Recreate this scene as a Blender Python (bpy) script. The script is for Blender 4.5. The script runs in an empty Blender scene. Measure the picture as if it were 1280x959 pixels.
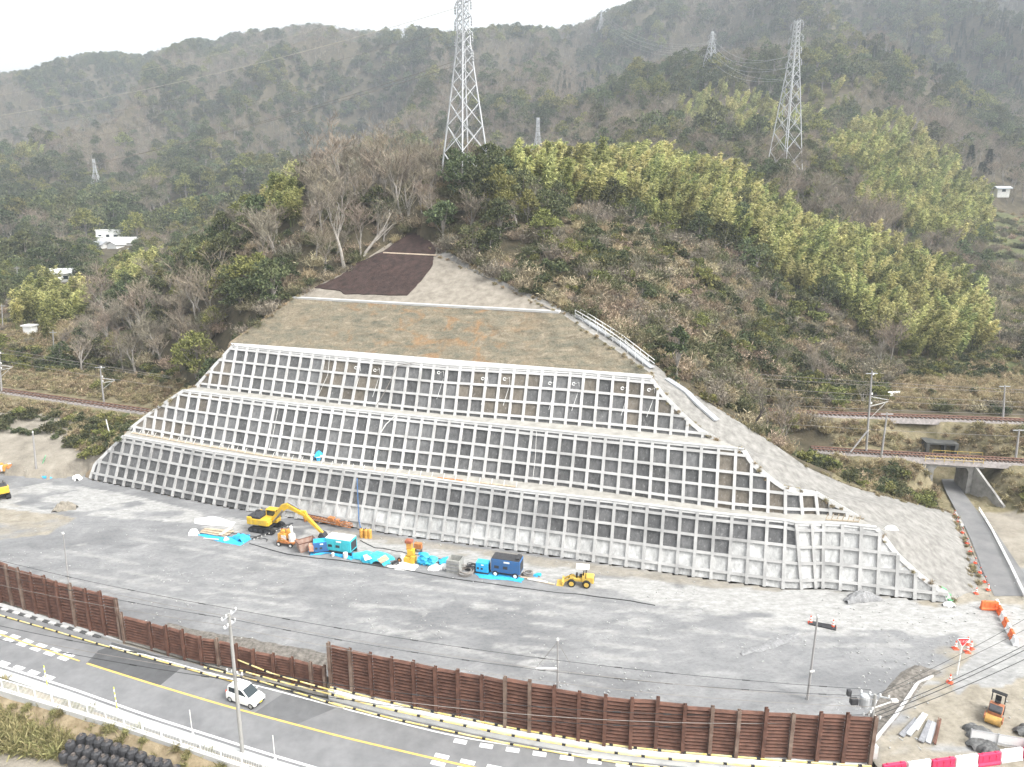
import bpy, math, random
import numpy as np
from mathutils import Vector, Matrix
random.seed(7); RNG = np.random.default_rng(7)
S = bpy.context.scene; COL = S.collection; R = math.radians
# ------------------------------------------------------------------ camera, sky, sun, exposure
F, PITCH, CH = 888.0, R(14.0), 42.0
cam = bpy.data.cameras.new('camera'); camo = bpy.data.objects.new('camera', cam); COL.objects.link(camo)
camo.location = (0, 0, CH); camo.rotation_euler = (R(90) - PITCH, 0, 0)
cam.sensor_fit = 'HORIZONTAL'; cam.sensor_width = 36; cam.lens = 36 * F / 1280; cam.clip_end = 9000; cam.clip_start = .5
S.camera = camo
W = bpy.data.worlds.new('World'); S.world = W; W.use_nodes = True
SUN_EL, SUN_AZ = 50, 118         # veiled sun high on the right
nt = W.node_tree; bg = nt.nodes['Background']
sky = nt.nodes.new('ShaderNodeTexSky'); sky.sky_type = 'NISHITA'; sky.sun_disc = False
sky.sun_elevation = R(SUN_EL); sky.sun_rotation = R(SUN_AZ); sky.dust_density = 4; sky.air_density = 1.5
hsv = nt.nodes.new('ShaderNodeHueSaturation'); hsv.inputs['Saturation'].default_value = .10
nt.links.new(sky.outputs[0], hsv.inputs['Color']); nt.links.new(hsv.outputs[0], bg.inputs['Color'])
bg.inputs['Strength'].default_value = .15
sl = bpy.data.lights.new('sun', 'SUN'); so = bpy.data.objects.new('sun', sl); COL.objects.link(so)
sl.energy = 1.15; sl.angle = R(24); sl.color = (1, .97, .92)
sd = Vector((math.sin(R(SUN_AZ)) * math.cos(R(SUN_EL)), math.cos(R(SUN_AZ)) * math.cos(R(SUN_EL)), math.sin(R(SUN_EL))))
so.rotation_euler = sd.to_track_quat('Z', 'Y').to_euler(); so.location = (0, 0, 200)
S.view_settings.view_transform = 'Standard'; S.view_settings.look = 'None'; S.view_settings.gamma = 1
S.view_settings.use_curve_mapping = False; S.view_settings.exposure = 1.58
S.render.engine = 'CYCLES'; S.cycles.max_bounces = 5; S.cycles.diffuse_bounces = 4; S.cycles.glossy_bounces = 2
S.cycles.transmission_bounces = 3; S.cycles.volume_bounces = 0; S.cycles.use_denoising = True
S.cycles.use_adaptive_sampling = True; S.cycles.adaptive_threshold = .02
# ------------------------------------------------------------------ surveying helpers
cp, sp = math.cos(PITCH), math.sin(PITCH)
def ray(px, py):
    x = (px - 640) / F; y = -(py - 479.5) / F
    return np.array([x, cp + sp * y, -sp + cp * y])
def P(px, py, z=0.0):
    r = ray(px, py); t = (z - CH) / r[2]
    return np.array([r[0] * t, r[1] * t, z])
def D(px, py, Y):
    r = ray(px, py); t = Y / r[1]
    return np.array([r[0] * t, Y, CH + r[2] * t])
def zat(y, py):
    k = (479.5 - py) / F
    return CH + y * (k * cp - sp) / (cp + k * sp)
def pix(x, y, z):
    w = z - CH; f = y * cp - w * sp; u = y * sp + w * cp
    return 640 + F * x / f, 479.5 - F * u / f
def heading(a, b, z=0):
    A, B = P(*a, z), P(*b, z); return math.atan2(B[1] - A[1], B[0] - A[0])
# ------------------------------------------------------------------ materials
MATS = {}
def mat(name, col, rough=.8, var=.0, scale=1.0, col2=None, metal=0, detail=5, bump=0, bscale=None, rnd=0, spec=.3, coords='Object'):
    if name in MATS: return MATS[name]
    m = bpy.data.materials.new(name); m.use_nodes = True; t = m.node_tree; N = t.nodes; L = t.links
    b = N['Principled BSDF']; b.inputs['Roughness'].default_value = rough; b.inputs['Metallic'].default_value = metal
    b.inputs['Specular IOR Level'].default_value = spec
    c = (*col, 1)
    out = None
    if var or col2:
        tc = N.new('ShaderNodeTexCoord'); nz = N.new('ShaderNodeTexNoise')
        nz.inputs['Scale'].default_value = scale; nz.inputs['Detail'].default_value = detail; nz.inputs['Roughness'].default_value = .62
        L.new(tc.outputs[coords], nz.inputs['Vector'])
        rp = N.new('ShaderNodeValToRGB'); rp.color_ramp.elements[0].position = .32; rp.color_ramp.elements[1].position = .68
        c2 = col2 or tuple(min(1, x * (1 + var)) for x in col)
        c1 = col if col2 else tuple(x * (1 - var) for x in col)
        rp.color_ramp.elements[0].color = (*c1, 1); rp.color_ramp.elements[1].color = (*c2, 1)
        L.new(nz.outputs['Fac'], rp.inputs[0]); out = rp.outputs[0]
        if bump:
            n2 = N.new('ShaderNodeTexNoise'); n2.inputs['Scale'].default_value = bscale or scale * 6; n2.inputs['Detail'].default_value = 4
            L.new(tc.outputs[coords], n2.inputs['Vector'])
            bp = N.new('ShaderNodeBump'); bp.inputs['Strength'].default_value = bump; bp.inputs['Distance'].default_value = .1
            L.new(n2.outputs['Fac'], bp.inputs['Height']); L.new(bp.outputs[0], b.inputs['Normal'])
    if rnd:
        oi = N.new('ShaderNodeObjectInfo'); h = N.new('ShaderNodeHueSaturation')
        mr = N.new('ShaderNodeMapRange'); mr.inputs[3].default_value = 1 - rnd; mr.inputs[4].default_value = 1 + rnd
        L.new(oi.outputs['Random'], mr.inputs[0]); L.new(mr.outputs[0], h.inputs['Value'])
        mh = N.new('ShaderNodeMath'); mh.operation = 'MULTIPLY'; mh.inputs[1].default_value = 7.31
        fr = N.new('ShaderNodeMath'); fr.operation = 'FRACT'; L.new(oi.outputs['Random'], mh.inputs[0]); L.new(mh.outputs[0], fr.inputs[0])
        m2 = N.new('ShaderNodeMapRange'); m2.inputs[3].default_value = .5 - .035 * min(1, rnd * 3); m2.inputs[4].default_value = .5 + .035 * min(1, rnd * 3)
        L.new(fr.outputs[0], m2.inputs[0]); L.new(m2.outputs[0], h.inputs['Hue'])
        if out: L.new(out, h.inputs['Color'])
        else: h.inputs['Color'].default_value = c
        out = h.outputs[0]
    if out: L.new(out, b.inputs['Base Color'])
    else: b.inputs['Base Color'].default_value = c
    MATS[name] = m; return m
def leafmat(name, col, col2, rnd=.2, trans=.25):
    """foliage: colour varies leaf to leaf (random per island) and tree to tree; light also passes through the leaves"""
    m = mat(name, col, rough=.75, rnd=rnd, spec=.15, var=.01, scale=.4, col2=col2)
    N, L = m.node_tree.nodes, m.node_tree.links
    g = N.new('ShaderNodeNewGeometry'); rp = [n for n in N if n.type == 'VALTORGB'][0]
    nz = [n for n in N if n.type == 'TEX_NOISE'][0]
    mx = N.new('ShaderNodeMath'); mx.operation = 'MULTIPLY_ADD'; mx.inputs[1].default_value = .5
    m3 = N.new('ShaderNodeMath'); m3.operation = 'MULTIPLY'; m3.inputs[1].default_value = .5
    L.new(nz.outputs['Fac'], m3.inputs[0]); L.new(g.outputs['Random Per Island'], mx.inputs[0]); L.new(m3.outputs[0], mx.inputs[2])
    L.new(mx.outputs[0], rp.inputs[0])
    tr = N.new('ShaderNodeBsdfTranslucent'); ms = N.new('ShaderNodeMixShader'); ms.inputs[0].default_value = trans
    src = N['Principled BSDF'].inputs['Base Color'].links[0].from_socket
    L.new(src, tr.inputs[0]); L.new(N['Principled BSDF'].outputs[0], ms.inputs[1]); L.new(tr.outputs[0], ms.inputs[2])
    L.new(ms.outputs[0], N['Material Output'].inputs[0]); return m
# ------------------------------------------------------------------ mesh builder
class MB:
    def __init__(s): s.v = []; s.f = []; s.m = []
    def add(s, vs, fs, mi=0):
        o = len(s.v); s.v += [tuple(map(float, p)) for p in vs]
        for f in fs: s.f.append(tuple(i + o for i in f)); s.m.append(mi)
    def box(s, c, d, mi=0, rz=0, M=None):
        M = M or Matrix.Rotation(rz, 3, 'Z'); c = Vector(c); h = [x / 2 for x in d]
        vs = [c + M @ Vector((sx * h[0], sy * h[1], sz * h[2])) for sz in (-1, 1) for sy in (-1, 1) for sx in (-1, 1)]
        s.add(vs, [(0, 2, 3, 1), (4, 5, 7, 6), (0, 1, 5, 4), (2, 6, 7, 3), (0, 4, 6, 2), (1, 3, 7, 5)], mi)
    def bar(s, a, b, w, h=None, mi=0, up=(0, 0, 1)):
        a, b = Vector(a), Vector(b); h = h or w; x = (b - a); l = x.length
        if l < 1e-6: return
        x /= l; u = Vector(up)
        if abs(x.dot(u)) > .98: u = Vector((0, 1, 0))
        y = u.cross(x).normalized(); z = x.cross(y)
        s.box((a + b) / 2, (l, w, h), mi, M=Matrix((x, y, z)).transposed())
    def tube(s, pts, r, n=6, mi=0, cap=True):
        pts = [Vector(p) for p in pts]; k = len(pts); rs = r if hasattr(r, '__len__') else [r] * k
        o = len(s.v); prev = None
        for i, p in enumerate(pts):
            d = (pts[min(i + 1, k - 1)] - pts[max(i - 1, 0)]).normalized()
            u = prev if prev else (Vector((0, 0, 1)) if abs(d.z) < .9 else Vector((1, 0, 0)))
            a = (u - d * u.dot(d)).normalized(); prev = a; b = d.cross(a)
            for j in range(n):
                t = 2 * math.pi * j / n; s.v.append(tuple(p + (a * math.cos(t) + b * math.sin(t)) * rs[i]))
        for i in range(k - 1):
            for j in range(n):
                s.f.append((o + i * n + j, o + i * n + (j + 1) % n, o + (i + 1) * n + (j + 1) % n, o + (i + 1) * n + j)); s.m.append(mi)
        if cap and n > 2:
            s.f.append(tuple(o + j for j in reversed(range(n)))); s.m.append(mi)
            s.f.append(tuple(o + (k - 1) * n + j for j in range(n))); s.m.append(mi)
    def lathe(s, c, prof, n=16, mi=0, axis='Z'):
        """prof: list of (radius, height) along the axis"""
        o = len(s.v); c = Vector(c)
        for r, h in prof:
            for j in range(n):
                t = 2 * math.pi * j / n; a, b = r * math.cos(t), r * math.sin(t)
                s.v.append(tuple(c + (Vector((a, b, h)) if axis == 'Z' else Vector((a, h, b)) if axis == 'Y' else Vector((h, a, b)))))
        for i in range(len(prof) - 1):
            for j in range(n):
                s.f.append((o + i * n + j, o + i * n + (j + 1) % n, o + (i + 1) * n + (j + 1) % n, o + (i + 1) * n + j)); s.m.append(mi)
        s.f.append(tuple(o + j for j in reversed(range(n)))); s.m.append(mi)
        s.f.append(tuple(o + (len(prof) - 1) * n + j for j in range(n))); s.m.append(mi)
    def prism(s, poly, y0, y1, mi=0):
        """outline in x,z pushed through y0..y1"""
        k = len(poly); vs = [(x, y0, z) for x, z in poly] + [(x, y1, z) for x, z in poly]
        s.add(vs, [tuple(range(k)), tuple(reversed(range(k, 2 * k)))] + [(i, i + k, (i + 1) % k + k, (i + 1) % k) for i in range(k)], mi)
    def slab(s, pts, th, mi=0):
        """polygon of 3D points with thickness th downwards"""
        k = len(pts); vs = [tuple(p) for p in pts] + [(p[0], p[1], p[2] - th) for p in pts]
        s.add(vs, [tuple(range(k)), tuple(reversed(range(k, 2 * k)))] + [(i, i + k, (i + 1) % k + k, (i + 1) % k) for i in range(k)], mi)
    def loft(s, rings, mi=0, cap=True):
        n = len(rings[0]); o = len(s.v)
        for r in rings: s.v += [tuple(map(float, p)) for p in r]
        for i in range(len(rings) - 1):
            for j in range(n):
                s.f.append((o + i * n + j, o + i * n + (j + 1) % n, o + (i + 1) * n + (j + 1) % n, o + (i + 1) * n + j)); s.m.append(mi)
        if cap:
            s.f.append(tuple(o + j for j in reversed(range(n)))); s.m.append(mi)
            s.f.append(tuple(o + (len(rings) - 1) * n + j for j in range(n))); s.m.append(mi)
    def mesh(s, name, mats):
        me = bpy.data.meshes.new(name); me.from_pydata(s.v, [], s.f)
        for m in (mats if isinstance(mats, (list, tuple)) else [mats]): me.materials.append(m)
        me.polygons.foreach_set('material_index', s.m); return me
    def build(s, name, mats, parent=None, smooth=False, bevel=0, loc=None, rz=0, recalc=True):
        me = s.mesh(name, mats)
        if recalc:
            import bmesh
            b = bmesh.new(); b.from_mesh(me); bmesh.ops.recalc_face_normals(b, faces=b.faces); b.to_mesh(me); b.free()
        o = bpy.data.objects.new(name, me); COL.objects.link(o); o.parent = parent
        if loc is not None: o.location = loc
        o.rotation_euler.z = rz
        if smooth: me.polygons.foreach_set('use_smooth', [True] * len(me.polygons))
        if bevel:
            md = o.modifiers.new('bevel', 'BEVEL'); md.width = bevel; md.segments = 2; md.limit_method = 'ANGLE'; md.angle_limit = R(40)
        return o
def grid_mesh(name, V, m, smooth=True):
    """V: array rows x cols x 3"""
    r, c = V.shape[:2]; me = bpy.data.meshes.new(name)
    idx = np.arange(r * c).reshape(r, c)
    q = np.stack([idx[:-1, :-1], idx[:-1, 1:], idx[1:, 1:], idx[1:, :-1]], -1).reshape(-1, 4)
    me.vertices.add(r * c); me.vertices.foreach_set('co', V.reshape(-1).astype(np.float32))
    me.loops.add(q.size); me.loops.foreach_set('vertex_index', q.reshape(-1).astype(np.int32))
    me.polygons.add(len(q)); me.polygons.foreach_set('loop_start', (np.arange(len(q)) * 4).astype(np.int32))
    me.polygons.foreach_set('use_smooth', np.full(len(q), smooth)); me.update(calc_edges=True); me.validate()
    me.materials.append(m); o = bpy.data.objects.new(name, me); COL.objects.link(o); return o
def attr(o, name, vals):
    a = o.data.attributes.new(name, 'FLOAT', 'POINT'); a.data.foreach_set('value', np.asarray(vals, np.float32).reshape(-1))
def tag(o, label=None, cat=None, group=None, kind=None):
    if label: o['label'] = label
    if cat: o['category'] = cat
    if group: o['group'] = group
    if kind: o['kind'] = kind
    return o
def thing(name, label, cat, loc=(0, 0, 0), rz=0, group=None):
    o = bpy.data.objects.new(name, None); COL.objects.link(o); o.empty_display_size = .3
    o.location = loc; o.rotation_euler.z = rz; return tag(o, label, cat, group)
def dup(o, loc, rz=0, label=None, group=None, scale=None):
    r = o.copy(); COL.objects.link(r); r.location = loc; r.rotation_euler.z = rz
    if scale: r.scale = (scale,) * 3 if not hasattr(scale, '__len__') else scale
    if label: r['label'] = label
    if group: r['group'] = group
    for ch in list(o.children):
        c = ch.copy(); COL.objects.link(c); c.parent = r
        for g in list(ch.children):
            d = g.copy(); COL.objects.link(d); d.parent = c
    return r
def struct(o): o['kind'] = 'structure'; return o
# smooth value noise
def vnoise(x, y, seed=0):
    x = np.asarray(x, float); y = np.asarray(y, float); xi = np.floor(x).astype(int); yi = np.floor(y).astype(int); fx = x - xi; fy = y - yi
    def h(a, b):
        n = (a * 374761393 + b * 668265263 + seed * 1442695041) & 0x7fffffff
        n = ((n ^ (n >> 13)) * 1274126177) & 0x7fffffff
        return ((n ^ (n >> 16)) & 0xffff) / 65535.0
    u = fx * fx * (3 - 2 * fx); v = fy * fy * (3 - 2 * fy)
    return (h(xi, yi) * (1 - u) + h(xi + 1, yi) * u) * (1 - v) + (h(xi, yi + 1) * (1 - u) + h(xi + 1, yi + 1) * u) * v
def fbm(x, y, o=4, seed=0):
    s = 0; a = .5; f = 1
    for i in range(o): s = s + a * vnoise(x * f, y * f, seed + i * 17); a *= .5; f *= 2.03
    return s / (1 - .5 ** o)
def inpoly(px, py, poly):
    px = np.asarray(px, float); py = np.asarray(py, float); r = np.zeros(px.shape, bool); n = len(poly)
    for i in range(n):
        x0, y0 = poly[i]; x1, y1 = poly[(i + 1) % n]
        if y0 == y1: continue
        c = ((y0 > py) != (y1 > py)) & (px < (x1 - x0) * (py - y0) / (y1 - y0) + x0); r ^= c
    return r
def polydist(x, y, pts):
    """distance to a polyline in plan"""
    d = np.full(np.shape(x), 1e9)
    for (ax, ay), (bx, by) in zip([p[:2] for p in pts[:-1]], [p[:2] for p in pts[1:]]):
        vx, vy = bx - ax, by - ay; l = vx * vx + vy * vy + 1e-9
        t = np.clip(((x - ax) * vx + (y - ay) * vy) / l, 0, 1); d = np.minimum(d, np.hypot(x - ax - t * vx, y - ay - t * vy))
    return d
# ------------------------------------------------------------------ the cut slope: lines surveyed tier by tier (column, foot px, head px)
Z1, Z2, Z3, Z4 = 6.7, 13.25, 19.6, 26.3
T1 = [(2,143.5,604.4,157.2,546.3),(10,241.6,625,256,564),(15,309.6,638,324,574.4),(27,500.4,668.4,512.2,596.3),(35,645,687.5,653.4,614.4),(41,762.2,704.8,768.4,627.5),(46,866.9,720.3,872.1,640.6),(51,977.9,735.3,981.6,651.9),(52,1001.5,736,995,655),(53,1018.7,734.5,1014,655.5),(54,1028,734.5,1029,655),(55,1050,737,1053,656),(56,1073.3,739.5,1076,658.6),(57,1096.5,742.5,1099.5,661),(60,1166,751,1169,669)]
T2 = [(0,179.8,541.9,188.7,481.5),(4,227.2,550.1,238.4,490.3),(12,332.2,567.7,345.1,503.2),(18,419.6,579.4,431.8,512.6),(26,552.4,591.7,562.5,526.1),(35,713.4,609.3,720,542.5),(41,832.8,626,835.9,554),(45,916.2,636.9,919.7,561.9),(47,959.4,640.5,960.5,566.5),(48,981,642.5,981,569),(49,1002,643,996,571),(50,1021.9,643,1014,571.5),(51,1037.5,644,1034,573),(52.6,1072,647,1068,577)]
T3 = [(0,286.5,488.7,297,433.6),(9,410,503.4,421.3,446.2),(18,552.4,517.9,559.4,457.7),(27,706.4,530.8,713,465.5),(32,799.4,539.4,804,473.5),(36,878,547.5,884,481)]
class Tier:
    def __init__(s, T, zb, zt, uL, uR, rows):
        s.u = np.array([t[0] for t in T], float); s.zb, s.zt = zb, zt
        s.b = np.array([P(t[1], t[2], zb) for t in T]); s.t = np.array([P(t[3], t[4], zt) for t in T])
        s.uL, s.uR, s.rows = uL, uR, rows
    def line(s, A, u):
        u = np.asarray(u, float)
        k = np.clip(np.searchsorted(s.u, u) - 1, 0, len(s.u) - 2); f = (u - s.u[k]) / (s.u[k + 1] - s.u[k])
        return A[k] + (A[k + 1] - A[k]) * f[..., None]
    def at(s, u, v, off=0.0):
        u, v = np.broadcast_arrays(np.asarray(u, float), np.asarray(v, float))
        b, t = s.line(s.b, u), s.line(s.t, u); p = b + (t - b) * v[..., None]
        if np.any(off):
            e = s.line(s.b, u + .05) - s.line(s.b, u - .05); n = np.cross(e, t - b); n /= np.linalg.norm(n, axis=-1)[..., None]
            p = p + n * np.asarray(off)[..., None]
        return p
    def L(s, v): return np.interp(v, *s.uL)
    def Rr(s, v): return np.interp(v, *s.uR)
    def vspan(s, u):
        vs = np.linspace(0, 1, 101); ok = (s.L(vs) <= u + 1e-6) & (s.Rr(vs) >= u - 1e-6)
        return (vs[ok].min(), vs[ok].max()) if ok.any() else None
t1 = Tier(T1, 0, Z1, ([0, .3, 1], [-.7, -.55, 1.75]), ([0, .13, .22, .4, .63, 1], [60.85, 60.75, 60, 59.05, 58, 56.85]), [.123, .385, .64, .905])
t2 = Tier(T2, Z1, Z2, ([0, 1], [-1.75, 3.3]), ([0, .24, .36, .37, .42, .58, .8, 1], [52.6, 51.1, 50.15, 49.05, 48.05, 47.1, 46, 45.5]), [.09, .35, .61, .91])
t3 = Tier(T3, Z2, Z3, ([0, 1], [-3.3, -.5]), ([0, .13, .31, .54, .74, 1], [36.9, 35.85, 35, 34.1, 33.3, 32.55]), [.08, .36, .65, .93])
TIERS = [t1, t2, t3]
# planes of the trimmed hilltop above
def plane(a, b, c):
    n = np.cross(b - a, c - a); n /= np.linalg.norm(n); return a, (n if n[2] > 0 else -n)
def onplane(px, py, pl, off=0):
    a, n = pl; r = ray(px, py); o = np.array([0, 0, CH]); return o + r * (np.dot(a + n * off - o, n) / np.dot(r, n))
TOPPL = plane(P(368, 371.5, Z4), P(700, 390, Z4), P(517, 290, 37.2))
# sprayed slope between the top berm and the white gutter
ub = np.linspace(0, 1, 70)
SB = np.array([P(x, np.interp(x, [289, 430, 621, 817], [429, 439, 454.5, 469.3]), Z3 + .1) for x in 288 + (817 - 288) * ub])
ST = np.array([P(x, np.interp(x, [368, 530, 700], [373, 382, 391]), Z4) for x in 368 + (700 - 368) * ub])
# outline of the whole cut in plan: feet, up the right edge, over the peak, down the left edge
def edge_pts(t, side, n=7):
    return [t.at(np.array([(t.L if side < 0 else t.Rr)(v)]), np.array([v]))[0] for v in np.linspace(0, 1, n)]
EL = edge_pts(t1, -1) + edge_pts(t2, -1) + edge_pts(t3, -1) + [SB[0] + (ST[0] - SB[0]) * k for k in (0, .3, .6, 1)] + [onplane(x, y, TOPPL) for x, y in ((393, 359), (425, 343), (455, 325), (487, 305), (517, 290))]
ER = edge_pts(t1, 1) + edge_pts(t2, 1) + edge_pts(t3, 1) + [SB[-1] + (ST[-1] - SB[-1]) * k for k in (0, .3, .6, 1)] + [onplane(x, y, TOPPL) for x, y in ((650, 367), (600, 345), (548, 318), (546, 309))]
FOOT = [t1.at(np.array([u]), np.array([0.]))[0] for u in np.linspace(-.7, 60.85, 40)]
# outer edge of the gravel shoulder right of the wall
GO = [onplane(546, 305, TOPPL, .2), onplane(560, 314, TOPPL, .2), onplane(604, 341, TOPPL, .2), onplane(655, 364, TOPPL, .2), P(706, 387, 26.4), P(735, 399, 25.2), P(800, 440, 21.4), P(850, 482, 17.8), P(900, 512, 14.6), P(960, 550, 11.2), P(1010, 585, 8.2), P(1070, 611, 5.2), P(1130, 626, 2.8), P(1190, 641, .6), P(1204, 680, .1), P(1222, 735, .06)]
# ------------------------------------------------------------------ terrain: (forward metres, ground height in the picture or z) down each column
def zz(v): return ('z', v)
Z = zz
RID = 'ridge'
TAB = {
 -300: [(105,Z(0)),(112,Z(2.5)),(122,Z(3.4)),(140,Z(6)),(152,Z(7.5)),(168,Z(12.2)),(200,Z(14)),(260,Z(18)),(350,Z(22)),(500,Z(33)),(700,225),(900,175),(RID,110)],
 0:    [(105,Z(0)),(112,Z(2.5)),(122,Z(3.4)),(137,Z(6)),(152,Z(7.5)),(168,Z(12.2)),(200,Z(14)),(260,Z(18)),(350,Z(22)),(500,Z(33)),(700,225),(900,170),(RID,0)],
 120:  [(104,Z(0)),(108,Z(2.2)),(118,Z(3.2)),(128,Z(6)),(142,Z(8)),(160,Z(13)),(200,Z(15)),(260,Z(18)),(350,Z(23)),(450,Z(28)),(560,Z(42)),(800,200),(RID,0)],
 200:  [(96,Z(0)),(112,Z(4)),(124,Z(6)),(132,Z(9)),(150,Z(18)),(166,Z(25)),(190,Z(23)),(260,Z(21)),(350,Z(24)),(460,Z(31)),(560,Z(42)),(800,190),(RID,0)],
 300:  [(90,Z(0)),(112,Z(17)),(124,Z(23)),(145,Z(31)),(166,Z(37)),(200,Z(30)),(240,Z(26)),(330,Z(27)),(450,Z(37)),(600,235),(800,175),(RID,0)],
 400:  [(85,Z(0)),(100,Z(15)),(112,Z(26)),(120,Z(30)),(140,Z(40)),(160,Z(45.5)),(200,Z(37)),(300,Z(32)),(430,Z(41)),(600,222),(800,160),(RID,0)],
 515:  [(80,Z(0)),(100,Z(20)),(114,Z(30)),(128,Z(39)),(140,Z(44)),(150,Z(46.5)),(200,Z(39)),(300,Z(38)),(450,238),(800,150),(RID,0)],
 600:  [(76,Z(0)),(98,Z(20)),(112,Z(30)),(125,Z(38)),(140,Z(44.5)),(155,Z(47.5)),(200,Z(43)),(300,Z(43)),(450,Z(58)),(800,138),(RID,0)],
 700:  [(72,Z(0)),(94,Z(20)),(103,Z(26)),(115,Z(30)),(140,Z(39)),(165,Z(45)),(188,Z(48)),(240,Z(44)),(320,Z(47)),(500,200),(800,130),(RID,0)],
 800:  [(69,Z(0)),(88,Z(18)),(97,Z(21)),(115,Z(25)),(150,Z(36)),(180,Z(45)),(208,Z(51)),(260,Z(49)),(400,180),(700,110),(RID,0)],
 900:  [(66,Z(0)),(84,Z(12.5)),(93,Z(14.5)),(112,Z(18)),(150,Z(29)),(185,Z(40)),(215,Z(47)),(250,Z(45)),(330,Z(62)),(700,104),(RID,0)],
 1000: [(65,Z(0)),(80,Z(7)),(88,Z(8.4)),(103,Z(6)),(113,Z(8)),(124,Z(10)),(150,Z(17)),(185,Z(27)),(210,Z(33)),(232,Z(46)),(250,202),(280,200),(400,178),(700,95),(RID,0)],
 1100: [(64,Z(0)),(84,Z(1.5)),(92,Z(3)),(102,Z(5)),(113,Z(8)),(128,Z(9)),(142,Z(12)),(155,Z(14.5)),(205,Z(27)),(260,Z(38)),(300,222),(450,148),(700,86),(RID,0)],
 1200: [(92,Z(0)),(96,Z(1.5)),(101,Z(4.8)),(111,Z(7.8)),(128,Z(8.6)),(136,Z(10)),(152,Z(12)),(195,Z(20)),(250,Z(29)),(330,250),(500,158),(800,66),(RID,0)],
 1280: [(90,Z(0)),(95,Z(2)),(99,Z(4.8)),(109,Z(7.6)),(127,Z(8.4)),(136,Z(9.4)),(152,Z(11)),(192,Z(14.5)),(250,Z(23)),(330,272),(500,178),(800,66),(RID,0)],
 1600: [(86,Z(0)),(91,Z(2)),(95,Z(4.8)),(105,Z(7.6)),(125,Z(8.4)),(150,Z(11)),(192,Z(15)),(250,Z(24)),(330,265),(500,165),(800,60),(RID,0)],
}
RX = [-300, 0, 60, 100, 130, 170, 200, 235, 270, 290, 310, 350, 400, 440, 480, 520, 560, 600, 640, 690, 720, 760, 800, 900, 1280, 1600]
RY = [115, 100, 93, 79, 72, 71, 74, 58, 54, 57, 44, 42, 31, 41, 43, 36, 46, 42, 36, 42, 34, 16, 0, -40, -60, -60]
RD = lambda px: np.interp(px, [0, 280, 300, 700, 900, 1280], [1500, 1500, 1350, 1350, 1200, 1050])
xs = np.linspace(-1.35, 1.35, 620)                   # x / forward
ys = np.exp(np.linspace(math.log(18), math.log(3600), 640))
def px_of(t, k=1.0): return 640 + t * F * 1.0        # column at mid picture
cols = sorted(TAB); ROWZ = []
lg = np.log(ys)
def colpx_y(t, Y, z):                                # picture column of a point
    w = z - CH; return 640 + F * t * Y / (Y * cp - w * sp)
for c in cols:
    yy = [18]; hh = [0.]
    for Y, e in TAB[c]:
        if Y == RID: Y = RD(c); e = np.interp(c, RX, RY)
        yy.append(Y); hh.append(e[1] if isinstance(e, tuple) else zat(Y, e))
    yy += [yy[-1] * 1.25, 3600]; hh += [hh[-1] * .8, hh[-1] * .6]
    ROWZ.append(np.interp(lg, np.log(yy), hh))
ROWZ = np.array(ROWZ)                                # columns x rows
tpx = 640 + xs * F / (cp)                            # about right for distant ground
HT = np.array([np.interp(tpx, cols, ROWZ[:, i]) for i in range(len(ys))])
def blur(A, n, ax):
    for _ in range(n): A = (np.roll(A, 1, ax) + 2 * A + np.roll(A, -1, ax)) / 4 if False else np.apply_along_axis(lambda r: np.convolve(np.pad(r, 2, 'edge'), [1/16, 4/16, 6/16, 4/16, 1/16], 'valid'), ax, A)
    return A
HT = blur(blur(HT, 6, 1), 2, 0)
GX = xs[None, :] * ys[:, None]; GY = np.repeat(ys[:, None], len(xs), 1)
# the skyline itself, column by column
ridge_py = np.interp(tpx, RX, RY)
amp = np.clip((GY - 330) / 500, 0, 1); near = np.clip((GY - 118) / 40, 0, 1) * (1 - amp)
HT = HT + amp * (np.abs(fbm(GX / 190 + 5, GY / 420 + 2, 3, 3) - .5) * -330 + 42) * np.clip((1600 - GY) / 500, .5, 1) + near * (fbm(GX / 16, GY / 16, 3, 9) - .5) * 4
rk = (479.5 - ridge_py) / F; rt = (rk * cp - sp) / (cp + rk * sp); HT = np.where(GY > 330, np.minimum(HT, CH + GY * rt[None, :] - 5 - 5 * amp), HT)
# anchors: the terrain meets the edges of the cut, the gravel shoulder, the railways and the flat ground
RAILW = [P(-120, 472, 6), P(0, 487, 6), P(100, 501.5, 6), P(200, 515.5, 6), P(290, 529, 6)]
RAILE = [P(1015, 560, 5.2), P(1070, 564, 5.2), P(1180, 570, 5.2), P(1280, 576, 5.2), P(1420, 584, 5.2)]
RAILU = [P(960, 513, 8.2), P(1040, 517, 8.2), P(1180, 521.5, 8.2), P(1280, 525.5, 8.2), P(1420, 532, 8.2)]
def dens(pts, step=2.0):
    out = []
    for a, b in zip(pts[:-1], pts[1:]):
        a, b = np.asarray(a), np.asarray(b); n = max(1, int(np.hypot(*(b - a)[:2]) / step))
        out += [a + (b - a) * i / n for i in range(n)]
    return np.array(out + [np.asarray(pts[-1])])
def offs(pts, d, dz=0):
    p = dens(pts); t = np.gradient(p[:, :2], axis=0); t /= np.linalg.norm(t, axis=1)[:, None]
    q = p.copy(); q[:, 0] -= t[:, 1] * d; q[:, 1] += t[:, 0] * d; q[:, 2] += dz; return q
anch = [dens(EL[:-1]) + [0, 0, -.3], dens(GO) + [0, 0, -.15]]
for rl in (RAILW, RAILE, RAILU): anch += [offs(rl, k, -.35) for k in (-2.4, 0, 2.4)]
ROADE = [P(1265, 745, 0), P(1240, 690, 0), P(1216, 650, 0), P(1204, 625, 0.1), P(1192, 608, .2), P(1186, 596, .3)]
anch += [offs(ROADE, k, -.08) for k in (-3.2, -1.5, 0, 1.5, 3.2)]
AN = np.concatenate(anch)
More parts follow.
